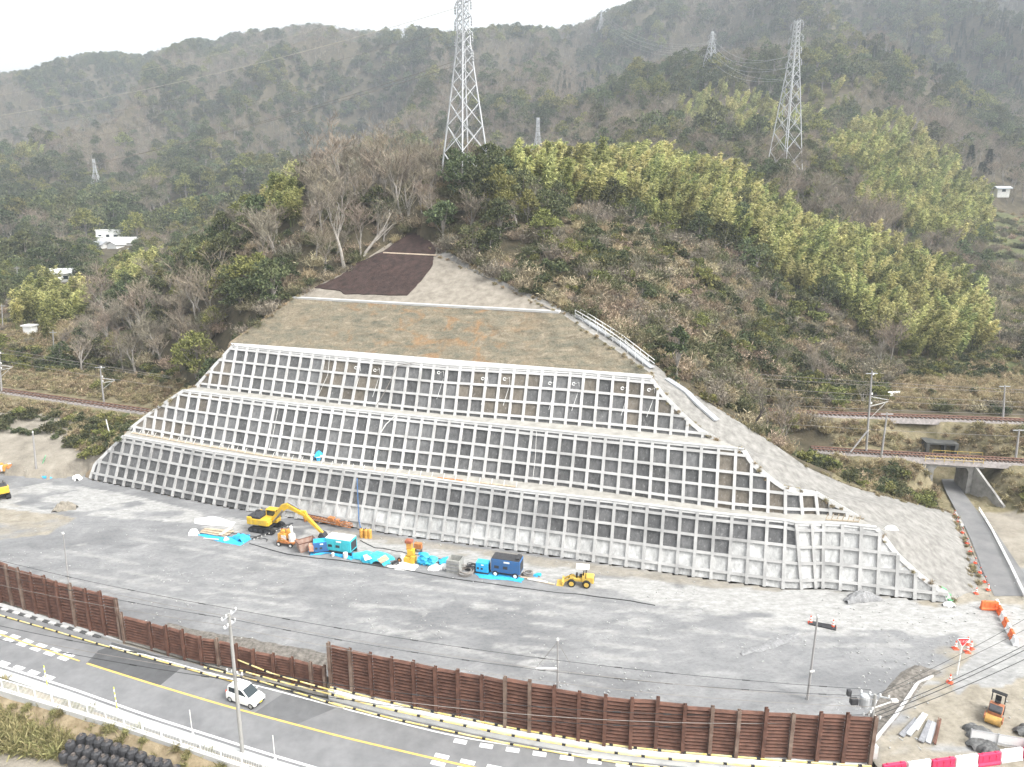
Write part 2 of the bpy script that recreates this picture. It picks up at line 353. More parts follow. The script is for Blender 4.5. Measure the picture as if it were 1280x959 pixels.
m = (GY > 55) & (GY < 175); gi = np.argwhere(m); gxy = np.stack([GX[m], GY[m]], 1); h0 = HT[m]
def hbil(x, y):
    t = np.asarray(x) / np.asarray(y); a = (t - xs[0]) / (xs[1] - xs[0]); b = (np.log(y) - lg[0]) / (lg[1] - lg[0])
    i = np.clip(a.astype(int), 0, len(xs) - 2); j = np.clip(b.astype(int), 0, len(ys) - 2); fa = np.clip(a - i, 0, 1); fb = np.clip(b - j, 0, 1)
    return HT[j, i] * (1 - fa) * (1 - fb) + HT[j, i + 1] * fa * (1 - fb) + HT[j + 1, i] * (1 - fa) * fb + HT[j + 1, i + 1] * fa * fb
dl = AN[:, 2] - hbil(AN[:, 0], AN[:, 1])
num = np.zeros(len(gxy)); den = np.full(len(gxy), 1e-9); wmax = np.zeros(len(gxy))
for k in range(0, len(AN), 60):
    d2 = (gxy[:, 0:1] - AN[None, k:k + 60, 0]) ** 2 + (gxy[:, 1:2] - AN[None, k:k + 60, 1]) ** 2
    w = 1 / (d2 + .3) ** 2; num += (w * dl[None, k:k + 60]).sum(1); den += w.sum(1); wmax = np.maximum(wmax, np.exp(-d2 / 60).max(1))
HT[m] = h0 + num / den * wmax
# flat ground in front: the yard, and the lower road side
yard_poly = [(-160, 20), (160, 20), (150, 62), (P(1420, 735)[0], P(1420, 735)[1])] + [tuple(P(x, y)[:2]) for x, y in ((1262, 700), (1216, 650), (1196, 641))] + [tuple(p[:2]) for p in (GO[-3], FOOT[-1])] + [tuple(p[:2]) for p in FOOT[::-1]] + [tuple(P(x, y)[:2]) for x, y in ((112, 592), (60, 598), (0, 592), (-150, 585))] + [(-160, 60)]
ypx, ypy = [p[0] for p in yard_poly], [p[1] for p in yard_poly]
iny = inpoly(GX, GY, yard_poly); HT[iny & (GY > 40)] = -.12
HT[(GY < 90) & ~iny & (HT < .2)] = -.12
# keep the ground below the cut surface
cutpoly = [tuple(p[:2]) for p in FOOT] + [tuple(p[:2]) for p in ER] + [tuple(p[:2]) for p in EL[::-1]]
inc = inpoly(GX, GY, cutpoly) & (GY > 55) & (GY < 140)
allp = np.concatenate([t.at(*np.meshgrid(np.linspace(t.u[0] - 2, t.u[-1] + 1, 90), np.linspace(0, 1, 8))).reshape(-1, 3) for t in TIERS] + [(SB[None] + (ST - SB)[None] * np.linspace(0, 1, 8)[:, None, None]).reshape(-1, 3)] + [np.array([onplane(x, y, TOPPL) for x in range(360, 710, 12) for y in range(290, 392, 6)])])
ij = np.argwhere(inc)
sh_t = np.linspace(0, 1, 9)[:, None, None]
def _rs(p, n): p = np.array(p); d = np.r_[0, np.cumsum(np.linalg.norm(np.diff(p, axis=0), axis=1))]; q = np.linspace(0, d[-1], n); return np.stack([np.interp(q, d, p[:, i]) for i in range(3)], 1)
ERq = [onplane(546, 309, TOPPL), onplane(549, 319, TOPPL), onplane(602, 346, TOPPL), onplane(652, 369, TOPPL)] + [SB[-1] + (ST[-1] - SB[-1]) * k for k in (1, .5, 0)] + edge_pts(t3, 1)[::-1] + edge_pts(t2, 1)[::-1] + edge_pts(t1, 1)[::-1]
shp = (_rs(ERq, 120)[None] + (_rs(GO, 120) - _rs(ERq, 120))[None] * sh_t)
shpoly = [tuple(p[:2]) for p in ERq] + [tuple(p[:2]) for p in GO[::-1]]
inc |= inpoly(GX, GY, shpoly) & (GY > 55) & (GY < 140)
allp = np.concatenate([allp, shp.reshape(-1, 3) + [0, 0, .35]]); ij = np.argwhere(inc)
for a in range(0, len(ij), 400):
    q = ij[a:a + 400]; d2 = (GX[q[:, 0], q[:, 1]][:, None] - allp[None, :, 0]) ** 2 + (GY[q[:, 0], q[:, 1]][:, None] - allp[None, :, 1]) ** 2
    zc = np.where(d2 < 6, allp[None, :, 2], 99).min(1); zc = np.where(zc > 90, allp[d2.argmin(1), 2], zc)
    HT[q[:, 0], q[:, 1]] = np.minimum(HT[q[:, 0], q[:, 1]], zc - 1.0)
# the low ground below the road, bottom left of the picture
LOW = [tuple(P(x, y, -.8)[:2]) for x, y in ((-400, 730), (-80, 813), (0, 835), (90, 864), (188, 899), (336, 946), (480, 988), (700, 1038))] + [(20, 22), (-150, 22)]
HT[inpoly(GX, GY, LOW)] = -2.6
ROADL = [tuple(P(x, y - 12, -.8)[:2]) for x, y in ((-400, 660), (-100, 728), (0, 757), (153, 799), (414, 858), (520, 886), (690, 922), (819, 940), (960, 950), (1085, 957), (1120, 1000), (1200, 1100))] + [(120, 20), (20, 20)] + LOW[:8][::-1]
HT[inpoly(GX, GY, ROADL)] = -1.0
HT[(GY < 30)] = np.minimum(HT[GY < 30], -1.0)
BRC = P(1186, 571, 5.0); tl = polydist(GX, GY, ROADE[1:5] + [P(1186, 596, .3), (BRC[0] - .4, BRC[1] + .2), (BRC[0] - 1.2, BRC[1] + 9)]); tm = (tl < 9) & (GY > 80) & (GY < BRC[1] + 12); HT[tm] = np.minimum(HT[tm], .0 + np.maximum(0, tl[tm] - 2.5) * 1.3 + np.maximum(0, GY[tm] - BRC[1] - 2.6) * .95)
# ground cover colours come from node noise; attributes say where the field grass, the green and the bare earth are
GPX, GPY = pix(GX, GY, HT)
DRY = [[(-400, 395), (95, 398), (95, 445), (-400, 450)], [(-400, 440), (230, 470), (260, 540), (60, 520), (-400, 495)], [(1130, 470), (1700, 470), (1700, 515), (1040, 512)], [(1040, 520), (1700, 526), (1700, 660), (1220, 650), (1040, 600)]]
SAND = [[(-400, 500), (60, 515), (150, 545), (175, 575), (114, 600), (-400, 610)], [(1215, 640), (1700, 640), (1700, 760), (1262, 740)]]
GREEN = [[(1170, 450), (1250, 462), (1245, 482), (1165, 470)], [(1095, 445), (1290, 440), (1290, 480), (1180, 478)], [(60, 505), (190, 520), (170, 590), (90, 560)], [(1215, 262), (1700, 240), (1700, 435), (1262, 430), (1225, 380)]]
adry = sum(inpoly(GPX, GPY, p) for p in DRY).clip(0, 1).astype(float); asand = sum(inpoly(GPX, GPY, p) for p in SAND).clip(0, 1).astype(float); agreen = sum(inpoly(GPX, GPY, p) for p in GREEN).clip(0, 1).astype(float)
asand[iny] = 1
for a in (adry, asand, agreen): a[GY > 330] = 0
def terrain_mat():
    m = bpy.data.materials.new('hillside_ground'); m.use_nodes = True; N, L = m.node_tree.nodes, m.node_tree.links; b = N['Principled BSDF']; b.inputs['Roughness'].default_value = .95; b.inputs['Specular IOR Level'].default_value = .1
    g = N.new('ShaderNodeNewGeometry')
    def noise(sc, d=6):
        n = N.new('ShaderNodeTexNoise'); n.inputs['Scale'].default_value = sc; n.inputs['Detail'].default_value = d; n.inputs['Roughness'].default_value = .65; L.new(g.outputs['Position'], n.inputs['Vector']); return n.outputs['Fac']
    def ramp(f, cs):
        r = N.new('ShaderNodeValToRGB'); e = r.color_ramp.elements
        while len(e) < len(cs): e.new(.5)
        for el, (p, c) in zip(e, cs): el.position = p; el.color = (*c, 1)
        L.new(f, r.inputs[0]); return r.outputs[0]
    def mix(a, bb, f):
        x = N.new('ShaderNodeMixRGB'); L.new(a, x.inputs[1]); L.new(bb, x.inputs[2]); L.new(f, x.inputs[0]); return x.outputs[0]
    def at(n, k=.55):
        a = N.new('ShaderNodeAttribute'); a.attribute_name = n
        mm = N.new('ShaderNodeMath'); mm.operation = 'MULTIPLY_ADD'; L.new(noise(.5), mm.inputs[0]); mm.inputs[1].default_value = k; 
        m2 = N.new('ShaderNodeMath'); m2.operation = 'MULTIPLY_ADD'; L.new(a.outputs['Fac'], m2.inputs[0]); m2.inputs[1].default_value = 1.5; mm.inputs[2].default_value = -.5 - k / 2; L.new(mm.outputs[0], m2.inputs[2]); m2.use_clamp = True; return m2.outputs[0]
    base = ramp(noise(.35), [(.3, (.04, .04, .026)), (.5, (.085, .072, .048)), (.7, (.125, .105, .068))])
    dry = ramp(noise(.6), [(.3, (.10, .095, .05)), (.5, (.18, .155, .095)), (.72, (.27, .23, .15))])
    sand = ramp(noise(.3), [(.3, (.16, .145, .12)), (.5, (.25, .225, .185)), (.7, (.33, .30, .25))])
    green = ramp(noise(.7), [(.3, (.05, .06, .025)), (.5, (.095, .105, .045)), (.7, (.16, .135, .075))])
    c = mix(mix(mix(base, dry, at('dry')), green, at('green')), sand, at('sand', .25)); L.new(c, b.inputs['Base Color'])
    bp = N.new('ShaderNodeBump'); bp.inputs['Strength'].default_value = .7; bp.inputs['Distance'].default_value = .3; L.new(noise(2.5), bp.inputs['Height']); L.new(bp.outputs[0], b.inputs['Normal']); return m
terrain = grid_mesh('terrain', np.stack([GX, GY, HT], -1), terrain_mat()); struct(terrain)
attr(terrain, 'dry', adry); attr(terrain, 'sand', asand); attr(terrain, 'green', agreen)
def ground(x, y): return float(hbil(np.array([x]), np.array([y]))[0])
# horizon buffer for visibility
TE = (HT - CH) / GY; RUN = np.maximum.accumulate(TE, 0)
def visible(x, y, top):
    t = np.asarray(x) / np.asarray(y); i = np.clip(np.round((t - xs[0]) / (xs[1] - xs[0])).astype(int), 0, len(xs) - 1)
    j = np.clip(((np.log(y) - lg[0]) / (lg[1] - lg[0])).astype(int) - 3, 0, len(ys) - 1)
    return (np.asarray(top) - CH) / y > RUN[j, i]
# ------------------------------------------------------------------ the retaining frame wall
M_conc = mat('frame_concrete', (.36, .355, .342), .85, col2=(.53, .525, .51), scale=.35, bump=.2, bscale=6)
M_berm = mat('berm_concrete', (.24, .23, .205), .9, col2=(.37, .355, .32), scale=.6)
M_cope = mat('coping_concrete', (.48, .475, .46), .85, var=.12, scale=.8)
def vcol_mat(name, sc=1.8, speck=.34):
    """sprayed mortar and rock: base colour from the cell's own 'tint' colour, broken up by noise"""
    m = bpy.data.materials.new(name); m.use_nodes = True; N, L = m.node_tree.nodes, m.node_tree.links; b = N['Principled BSDF']; b.inputs['Roughness'].default_value = .9; b.inputs['Specular IOR Level'].default_value = .2
    a = N.new('ShaderNodeAttribute'); a.attribute_name = 'tint'; g = N.new('ShaderNodeNewGeometry')
    mp = N.new('ShaderNodeMapping'); mp.inputs['Scale'].default_value = (1, 1, .45); L.new(g.outputs['Position'], mp.inputs[0])
    n = N.new('ShaderNodeTexNoise'); n.inputs['Scale'].default_value = sc; n.inputs['Detail'].default_value = 7; n.inputs['Roughness'].default_value = .7; L.new(mp.outputs[0], n.inputs['Vector'])
    r = N.new('ShaderNodeMapRange'); r.inputs[1].default_value = .3; r.inputs[2].default_value = .7; r.inputs[3].default_value = 1 - speck; r.inputs[4].default_value = 1 + speck; L.new(n.outputs['Fac'], r.inputs[0])
    v = N.new('ShaderNodeVectorMath'); v.operation = 'SCALE'; L.new(a.outputs['Color'], v.inputs[0]); L.new(r.outputs[0], v.inputs['Scale'])
    w = N.new('ShaderNodeTexNoise'); w.inputs['Scale'].default_value = 4.5; w.inputs['Detail'].default_value = 3; L.new(mp.outputs[0], w.inputs['Vector'])   # pale lime runs
    r2 = N.new('ShaderNodeMapRange'); r2.inputs[1].default_value = .6; r2.inputs[2].default_value = .72; r2.inputs[4].default_value = .3; L.new(w.outputs['Fac'], r2.inputs[0])
    mx = N.new('ShaderNodeMixRGB'); L.new(r2.outputs[0], mx.inputs[0]); L.new(v.outputs[0], mx.inputs[1]); mx.inputs[2].default_value = (.42, .42, .41, 1)
    L.new(mx.outputs[0], b.inputs['Base Color'])
    bp = N.new('ShaderNodeBump'); bp.inputs['Strength'].default_value = .6; bp.inputs['Distance'].default_value = .15; L.new(n.outputs['Fac'], bp.inputs['Height']); L.new(bp.outputs[0], b.inputs['Normal']); return m
M_rock = vcol_mat('sprayed_mortar')
wall = thing('retaining_wall', 'stepped white concrete grid retaining wall covering the cut hillside', 'retaining wall', tuple(t1.at(np.array([30.]), np.array([0.]))[0]))
WO = np.array(wall.location)
def sweep(mb, t, us, vs, wdir, w, h, z0=0.0, mi=0):
    """a beam lying on the slope along (us, vs): w across, h proud of the face"""
    c = t.at(us, vs); k = len(us)
    n = t.at(us, vs, np.ones(k)) - c
    tg = np.gradient(c, axis=0); tg /= np.linalg.norm(tg, axis=1)[:, None]
    s = np.cross(n, tg); s /= np.linalg.norm(s, axis=1)[:, None]
    A, B = c - s * w / 2 + n * z0, c + s * w / 2 + n * z0
    rings = [[A[i], B[i], B[i] + n[i] * h, A[i] + n[i] * h] for i in range(k)]
    mb.loft([[tuple(p - WO) for p in r] for r in rings], mi)
def cellmesh(t, tier, name):
    vb = [0] + list(t.rows) + [1.0]; V = []; Fc = []; T = []
    u0, u1 = math.floor(min(t.uL[1])) - 1, math.ceil(max(t.uR[1])) + 1
    rg = random.Random(tier * 11 + 3)
    for r in range(len(vb) - 1):
        n = 3
        for k in range(u0, u1):
            # colour of this cell
            if tier == 1:
                pale = (r == 0 and k >= 15) or (r == 1 and k >= 18) or (r == 2 and k >= 48) or (k >= 51 and r <= 2) or k >= 52
                if r == 1 and 15 <= k < 18: pale = False
                col = np.array([.40, .40, .39]) * rg.uniform(.85, 1.12) if pale else np.array([.108, .108, .108]) * rg.uniform(.75, 1.3)
            else:
                br = False
                if tier == 3: br = (r in (1, 2, 3) and rg.random() < (.6 if k < 0 or k > 29 or 19 <= k <= 24 or 8 <= k <= 12 else .05))
                if tier == 2: br = k < 4 + r and rg.random() < .8 or (k > 43 and rg.random() < .5)
                col = np.array([.145, .128, .105]) * rg.uniform(.75, 1.15) if br else np.array([.112, .112, .111]) * rg.uniform(.75, 1.4)
            for i in range(n):
                va, vc = vb[r] + (vb[r + 1] - vb[r]) * i / n, vb[r] + (vb[r + 1] - vb[r]) * (i + 1) / n
                l = max(k, float(t.L(va)), 0 * k + float(t.L(vc)) if False else float(t.L(va))); rr = min(k + 1, float(t.Rr(va)))
                l2 = max(k, float(t.L(vc))); r2 = min(k + 1, float(t.Rr(vc)))
                if l > rr and l2 > r2: continue
                l, rr = min(l, k + 1), max(rr, k); l2, r2 = min(l2, k + 1), max(r2, k)
                q = t.at(np.array([l, rr, r2, l2]), np.array([va, va, vc, vc])) - WO; o = len(V)
                V += [tuple(p) for p in q]; Fc.append((o, o + 1, o + 2, o + 3)); T += [col] * 4
    me = bpy.data.meshes.new(name); me.from_pydata(V, [], Fc); me.materials.append(M_rock)
    a = me.attributes.new('tint', 'FLOAT_COLOR', 'POINT'); a.data.foreach_set('color', np.concatenate([np.array(T), np.ones((len(T), 1))], 1).reshape(-1).astype(np.float32))
    o = bpy.data.objects.new(name, me); COL.objects.link(o); o.parent = wall; return o
for ti, t in enumerate(TIERS, 1):
    g = MB(); ulo, uhi = min(t.uL[1]), max(t.uR[1])
    for k in range(math.ceil(ulo + .15), math.floor(uhi) + 1):
        sv = t.vspan(k)
        if sv and sv[1] - sv[0] > .05:
            vs = np.linspace(sv[0] - (.012 if sv[0] < .01 else 0), sv[1], 4); j = RNG.uniform(-.02, .02)
            sweep(g, t, np.full(4, k + j), vs, 0, .36, .36, -.1)
    for v in t.rows:
        us = np.arange(math.floor(t.L(v)), math.ceil(t.Rr(v)) + .01, .5); us = np.unique(np.clip(us, t.L(v), t.Rr(v)))
        sweep(g, t, us, np.full(len(us), v), 0, .335, .345, -.1)
    g.build('concrete_grid', M_conc if ti > 1 else mat('frame_concrete_dusty', (.25, .247, .24), .85, col2=(.46, .455, .44), scale=.3, bump=.2, bscale=6, detail=8), wall)['label'] = ['', 'lowest grid with pale mortar in its bottom cells', 'middle grid of dark cells', 'upper grid with brownish cells'][ti]
    cellmesh(t, ti, 'infill_face')
    e = MB()                                          # sloping rims along both ends
    for fx in (t.L, t.Rr):
        vs = np.linspace(0, 1, 15); sweep(e, t, np.array([float(fx(v)) for v in vs]), vs, 0, .55, .40, -.3)
    us = np.arange(t.L(1.0), t.Rr(1.0), .5); us = np.append(us, t.Rr(1.0))
    sweep(e, t, us, np.full(len(us), 1.0), 0, .42, .39, -.3)
    e.build('edge_beam', M_cope, wall)
# berms between the tiers: from the head of one tier to the foot of the next
def berm(a, b, z, name, material, ua, ub_, wrim=.45):
    mb = MB(); A = a.at(ua, np.ones(len(ua))); B = b
    k = len(A); A2 = A.copy(); A2[:, 2] = z + .06; B2 = np.array([[p[0], p[1], z + .05] for p in B])
    mb.add([tuple(p - WO) for p in A2] + [tuple(p - WO) for p in B2], [(i, i + 1, k + i + 1, k + i) for i in range(k - 1)])
    return mb.build(name, material, wall)
for a, b, zt in ((t1, t2, Z1), (t2, t3, Z2)):
    ua = np.linspace(a.L(1.), a.Rr(1.), 80); ub2 = np.linspace(b.L(0.), b.Rr(0.), 80)
    berm(a, b.at(ub2, np.zeros(80)), zt, 'berm_walkway', M_berm, ua, ub2)
ua = np.linspace(t3.L(1.), t3.Rr(1.), 70); berm(t3, SB, Z3 + .1, 'berm_walkway', M_cope, ua, None)
e = MB()
for t, z in ((t1, Z1), (t2, Z2), (t3, Z3)):           # white coping strip along every head
    us = np.linspace(t.L(1.), t.Rr(1.), 90); p = t.at(us, np.ones(90)); w = .3
    tg = np.gradient(p, axis=0); tg /= np.linalg.norm(tg, axis=1)[:, None]; s = np.stack([-tg[:, 1], tg[:, 0], tg[:, 2] * 0], 1)
    e.loft([[tuple(q - WO) for q in (p[i] - s[i] * .12 + [0, 0, z * 0 + .08], p[i] + s[i] * w + [0, 0, .08], p[i] + s[i] * w + [0, 0, .2], p[i] - s[i] * .12 + [0, 0, .2])] for i in range(90)])
e.build('coping', M_cope, wall)
# sprayed rock slope above, with the white gutter at its head
def rough_sheet(name, A, B, n, m, amp, seed, parent=None, org=None, lift=None):
    s = np.linspace(0, 1, n)[:, None, None]; G = A[None] + (B - A)[None] * s
    nn = fbm(G[..., 0] / 1.3, (G[..., 2] + G[..., 1] * .6) / .9, 4, seed) - .5
    edge = (np.sin(np.pi * np.linspace(0, 1, n)) ** .4)[:, None]
    G = G + np.stack([nn * -.3, nn * -1, nn * .3], -1) * amp * edge[..., None]
    return grid_mesh(name, G, m)
def rock_mat():
    m = bpy.data.materials.new('exposed_rock'); m.use_nodes = True; N, L = m.node_tree.nodes, m.node_tree.links; b = N['Principled BSDF']; b.inputs['Roughness'].default_value = .95; b.inputs['Specular IOR Level'].default_value = .15
    g = N.new('ShaderNodeNewGeometry')
    def noise(sc, d=6, str_=(1, 1, 1), dist=0):
        mp = N.new('ShaderNodeMapping'); mp.inputs['Scale'].default_value = str_; L.new(g.outputs['Position'], mp.inputs[0])
        n = N.new('ShaderNodeTexNoise'); n.inputs['Scale'].default_value = sc; n.inputs['Detail'].default_value = d; n.inputs['Roughness'].default_value = .68; n.inputs['Distortion'].default_value = dist; L.new(mp.outputs[0], n.inputs['Vector']); return n.outputs['Fac']
    def ramp(f, cs):
        r = N.new('ShaderNodeValToRGB'); e = r.color_ramp.elements
        while len(e) < len(cs): e.new(.5)
        for el, (p, c) in zip(e, cs): el.position = p; el.color = (*c, 1)
        L.new(f, r.inputs[0]); return r.outputs[0]
    c1 = ramp(noise(.6, 6, (.45, 1, 1.8), 1.0), [(.3, (.115, .112, .085)), (.44, (.175, .16, .118)), (.55, (.215, .182, .128)), (.7, (.31, .27, .205))])
    orange = ramp(noise(.22, 6, (1, 1, 2.2), .8), [(.52, (0, 0, 0)), (.63, (.8, .8, .8))])
    sx = N.new('ShaderNodeSeparateXYZ'); L.new(g.outputs['Position'], sx.inputs[0])
    mr = N.new('ShaderNodeMapRange'); mr.inputs[1].default_value = 6; mr.inputs[2].default_value = -4; L.new(sx.outputs[0], mr.inputs[0])
    mr2 = N.new('ShaderNodeMapRange'); mr2.inputs[1].default_value = -38; mr2.inputs[2].default_value = -20; L.new(sx.outputs[0], mr2.inputs[0])
    q = N.new('ShaderNodeMath'); q.operation = 'MULTIPLY'; L.new(mr.outputs[0], q.inputs[0]); L.new(mr2.outputs[0], q.inputs[1])
    q2 = N.new('ShaderNodeMath'); q2.operation = 'MULTIPLY'; L.new(q.outputs[0], q2.inputs[0]); L.new(orange, q2.inputs[1])
    mx = N.new('ShaderNodeMixRGB'); L.new(q2.outputs[0], mx.inputs[0]); L.new(c1, mx.inputs[1]); mx.inputs[2].default_value = (.27, .165, .085, 1)
    cr = ramp(noise(1.4, 3, (1, 1, 1), 1.2), [(.44, (1, 1, 1)), (.5, (.55, .55, .55)), (.56, (1, 1, 1))])
    mu = N.new('ShaderNodeMixRGB'); mu.blend_type = 'MULTIPLY'; mu.inputs[0].default_value = .8; L.new(mx.outputs[0], mu.inputs[1]); L.new(cr, mu.inputs[2])
    L.new(mu.outputs[0], b.inputs['Base Color'])
    bp = N.new('ShaderNodeBump'); bp.inputs['Strength'].default_value = .8; bp.inputs['Distance'].default_value = .25; L.new(noise(2.2, 6), bp.inputs['Height']); L.new(bp.outputs[0], b.inputs['Normal']); return m
rock = rough_sheet('rock_slope', SB + [0, 0, .02], ST, 30, rock_mat(), .9, 5)
tag(rock, 'brown and grey bare rock slope above the topmost white berm', 'rock slope', kind='thing')
gut = MB(); us = np.linspace(0, 1, 40)
gp = np.array([ST[0] + (ST[-1] - ST[0]) * u for u in us]); gp = np.array([P(368 + 332 * u, np.interp(368 + 332 * u, [368, 530, 700], [372.5, 381.5, 390.5]), Z4) for u in us])
gut.loft([[tuple(p + q) for q in (np.array((-.2, -.55, -.1)), np.array((.2, .5, -.1)), np.array((.2, .5, .22)), np.array((-.2, -.55, .22)))] for p in gp])
tag(gut.build('drainage_gutter', M_cope), 'long white concrete gutter between bare rock and gravel hilltop', 'gutter')
# hilltop: gravel blanket, brown mat over most of it
def flat_poly(name, pxs, pl, th, m, sub=0, off=0):
    mb = MB(); mb.slab([tuple(onplane(x, y, pl, off)) for x, y in pxs], th); return mb.build(name, m)
M_gr = mat('hilltop_gravel', (.175, .155, .125), .95, col2=(.30, .27, .225), scale=.9, bump=.5, bscale=9, detail=8)
hill = flat_poly('hilltop_slope', [(366, 371.5), (380, 366), (393, 359), (425, 343), (455, 325), (487, 304), (517, 289), (530, 293), (546, 309), (549, 318), (600, 344.5), (650, 367), (702, 390.5)], TOPPL, .8, M_gr)
tag(hill, 'pale gravel triangle at the top of the cut', 'gravel slope', kind='thing')
M_mat = mat('brown_mat', (.022, .014, .012), .95, col2=(.062, .038, .032), scale=.9, bump=.9, bscale=5, detail=8)
jit = random.Random(2)
def rag(pts, n=5, a=1.0):
    out = []
    for (x0, y0), (x1, y1) in zip(pts, pts[1:] + pts[:1]):
        for i in range(n): t = i / n; out.append((x0 + (x1 - x0) * t + jit.uniform(-a, a) * (i > 0), y0 + (y1 - y0) * t + jit.uniform(-a, a) * .6 * (i > 0)))
    return out
matt = thing('ground_mat', 'dark brown fibre mat spread over the gravel hilltop', 'ground mat', tuple(onplane(480, 340, TOPPL)))
def onmat(name, pxs, m, th, off):
    mb = MB(); o = np.array(matt.location); mb.slab([tuple(onplane(x, y, TOPPL, off) - o) for x, y in pxs], th); return mb.build(name, m, matt)
onmat('mat_sheet', rag([(393, 359.5), (426, 344.5), (440, 331.5), (478, 314.5), (509, 292), (522, 291.5), (546, 308), (542, 319), (541, 330), (526, 351), (509, 368.6), (461, 367.6), (431, 367.4), (425, 363)]), M_mat, .12, .14)
M_bat = mat('timber_batten', (.36, .29, .22), .8, var=.2, scale=2)
onmat('timber_batten', [(479, 315), (546, 318.2), (545, 319.6), (479, 316.3)], M_bat, .06, .24)
# gravel shoulder right of the wall
nG = 90
def resample(pts, n):
    p = np.array(pts); d = np.r_[0, np.cumsum(np.linalg.norm(np.diff(p, axis=0), axis=1))]; s = np.linspace(0, d[-1], n)
    return np.stack([np.interp(s, d, p[:, i]) for i in range(3)], 1)
ERs = resample([onplane(546, 309, TOPPL), onplane(549, 319, TOPPL), onplane(602, 346, TOPPL), onplane(652, 369, TOPPL)] + [SB[-1] + (ST[-1] - SB[-1]) * k for k in (1, .5, 0)] + edge_pts(t3, 1)[::-1] + edge_pts(t2, 1)[::-1] + edge_pts(t1, 1)[::-1], nG) + [0, 0, -.12]
GOs = resample(GO, nG)
s = np.linspace(0, 1, 14)[:, None, None]; G = ERs[None] + (GOs - ERs)[None] * s
nn = (fbm(G[..., 0] / 1.5, G[..., 1] / 1.5, 4, 31) - .5) * .35 * np.sin(np.pi * np.linspace(0, 1, 14))[:, None]
G[..., 2] += nn
G2 = np.concatenate([G, (GOs + (GOs - ERs) * .12 - [0, 0, .9])[None]], 0)
def shoulder_mat():
    m = mat('shoulder_gravel', (.14, .134, .122), .95, col2=(.27, .26, .24), scale=1.1, bump=.5, bscale=7, detail=9)
    return m
sh = grid_mesh('gravel_shoulder', G2, shoulder_mat()); tag(sh, 'grey gravel shoulder sloping down beside the stepped wall', 'gravel slope', kind='thing')
# soil lip at the left end of the wall
ELs = resample(EL[:-5], 60); mb = MB(); lipn = np.array([-.8, .35, 0])
mb.loft([[tuple(p + [0, 0, -.05]), tuple(p + lipn * .5 + [0, 0, .0]), tuple(p + lipn * 1.6 + [0, 0, -1.6 + (p[2] < 1) * 1.4]), tuple(p + [.2, .3, -1.2])] for p in ELs])
tag(mb.build('soil_edge', mat('edge_soil', (.15, .115, .075), .95, col2=(.27, .21, .14), scale=.8, bump=.4)), 'strip of bare soil down the far end of the stepped wall', 'soil bank', kind='thing')
# ------------------------------------------------------------------ the yard
YX, YY = np.meshgrid(np.arange(-150, 110, .55), np.arange(34, 128, .45))
YZ = (fbm(YX / 6, YY / 6, 3, 40) - .5) * .10
yv = np.stack([YX, YY, YZ], -1)
FENCE_L = [P(-260, 690, -.8), P(-100, 727, -.8), P(17, 757, -.8), P(153, 799, -.8)]
FENCE_M = [P(153, 799, -.8), P(192, 810, -.8), P(300, 834, -.8), P(414, 862, -.8)]
FENCE_R = [P(415, 858, .1), P(492, 877.6, .1), P(631, 907, .1), P(755, 928.5, .1), P(819, 936, .1), P(990, 950, .1), P(1087, 956, .1)]
fy = np.array([FENCE_L[0], FENCE_L[1], FENCE_L[2], FENCE_L[3], FENCE_M[2], FENCE_M[3]] + FENCE_R[1:])
keepY = np.interp(YX, fy[:, 0], fy[:, 1], left=fy[0, 1] + 10, right=40) + .25
base_xy = np.array(FOOT); by = np.interp(YX, base_xy[:, 0], base_xy[:, 1], left=115, right=200)
def resample_(p, n=40):
    p = np.array(p); d = np.arange(len(p)); s = np.linspace(0, len(p) - 1, n); return np.stack([np.interp(s, d, p[:, i]) for i in range(3)], 1)
ypoly2 = [(-150, 30), (110, 30)] + yard_poly[3:-1]
iny2 = inpoly(YX, YY, [(-150, 20), (112, 20), (112, 62)] + yard_poly[3:])
wx, wy = YX, YY
bandd = polydist(YX, YY, [P(380, 668), P(600, 703), P(760, 727), P(900, 752), P(1000, 758), P(1120, 765), P(1280, 790)])
n1 = fbm(YX / 3.2, YY / 1.6, 4, 51); n2 = fbm(YX / 9, YY / 4, 4, 52); n3 = fbm(YX / 1.1, YY / .7, 3, 53)
wid = np.interp(YX, [-30, 0, 20, 35, 60], [1.4, 1.9, 2.6, 4.2, 4.6])
white = np.clip((wid - bandd) / 1.2 + (n1 - .5) * 5, 0, 1) * (bandd < wid + 1.5)
ppx, ppy = pix(YX, YY, 0 * YX)
slabz = inpoly(ppx, ppy, [(-20, 620), (8, 612), (60, 603), (150, 616), (250, 640), (330, 655), (290, 668), (240, 655), (190, 650), (90, 645), (50, 641), (-30, 632)])
white = np.maximum(white, slabz * np.clip((n1 - .36) * 6, 0, 1) * .95)
white = np.maximum(white, np.clip((n2 * .5 + n1 * .5 - .66) * 9, 0, .75) * (ppy > 640))
white = np.maximum(white, .55 * inpoly(ppx, ppy, [(1195, 840), (1230, 800), (1290, 800), (1290, 840), (1250, 862), (1215, 855), (1200, 870), (1190, 862)]))
tan = np.clip((ppx - 1185 + (ppy - 790) * .72) / 40 + (n1 - .5) * 2.2, 0, 1) * np.clip((ppy - 790) / 25 + (n2 - .5) * 3, 0, 1) * (white < .5)
tan = np.maximum(tan, inpoly(ppx, ppy, [(-60, 618), (20, 632), (95, 648), (60, 668), (-60, 680)]) * np.clip((n2 - .3) * 4, 0, .8))
tan = np.maximum(tan, np.clip(1.8 - polydist(YX, YY, [P(420, 668), P(700, 706), P(1000, 742), P(1180, 758)]), 0, 1) * .55)
tan = np.maximum(tan, (ppx > 1120) * (ppy < 770) * (ppy > 640) * np.clip((n2 - .25) * 4, 0, 1) * .9)
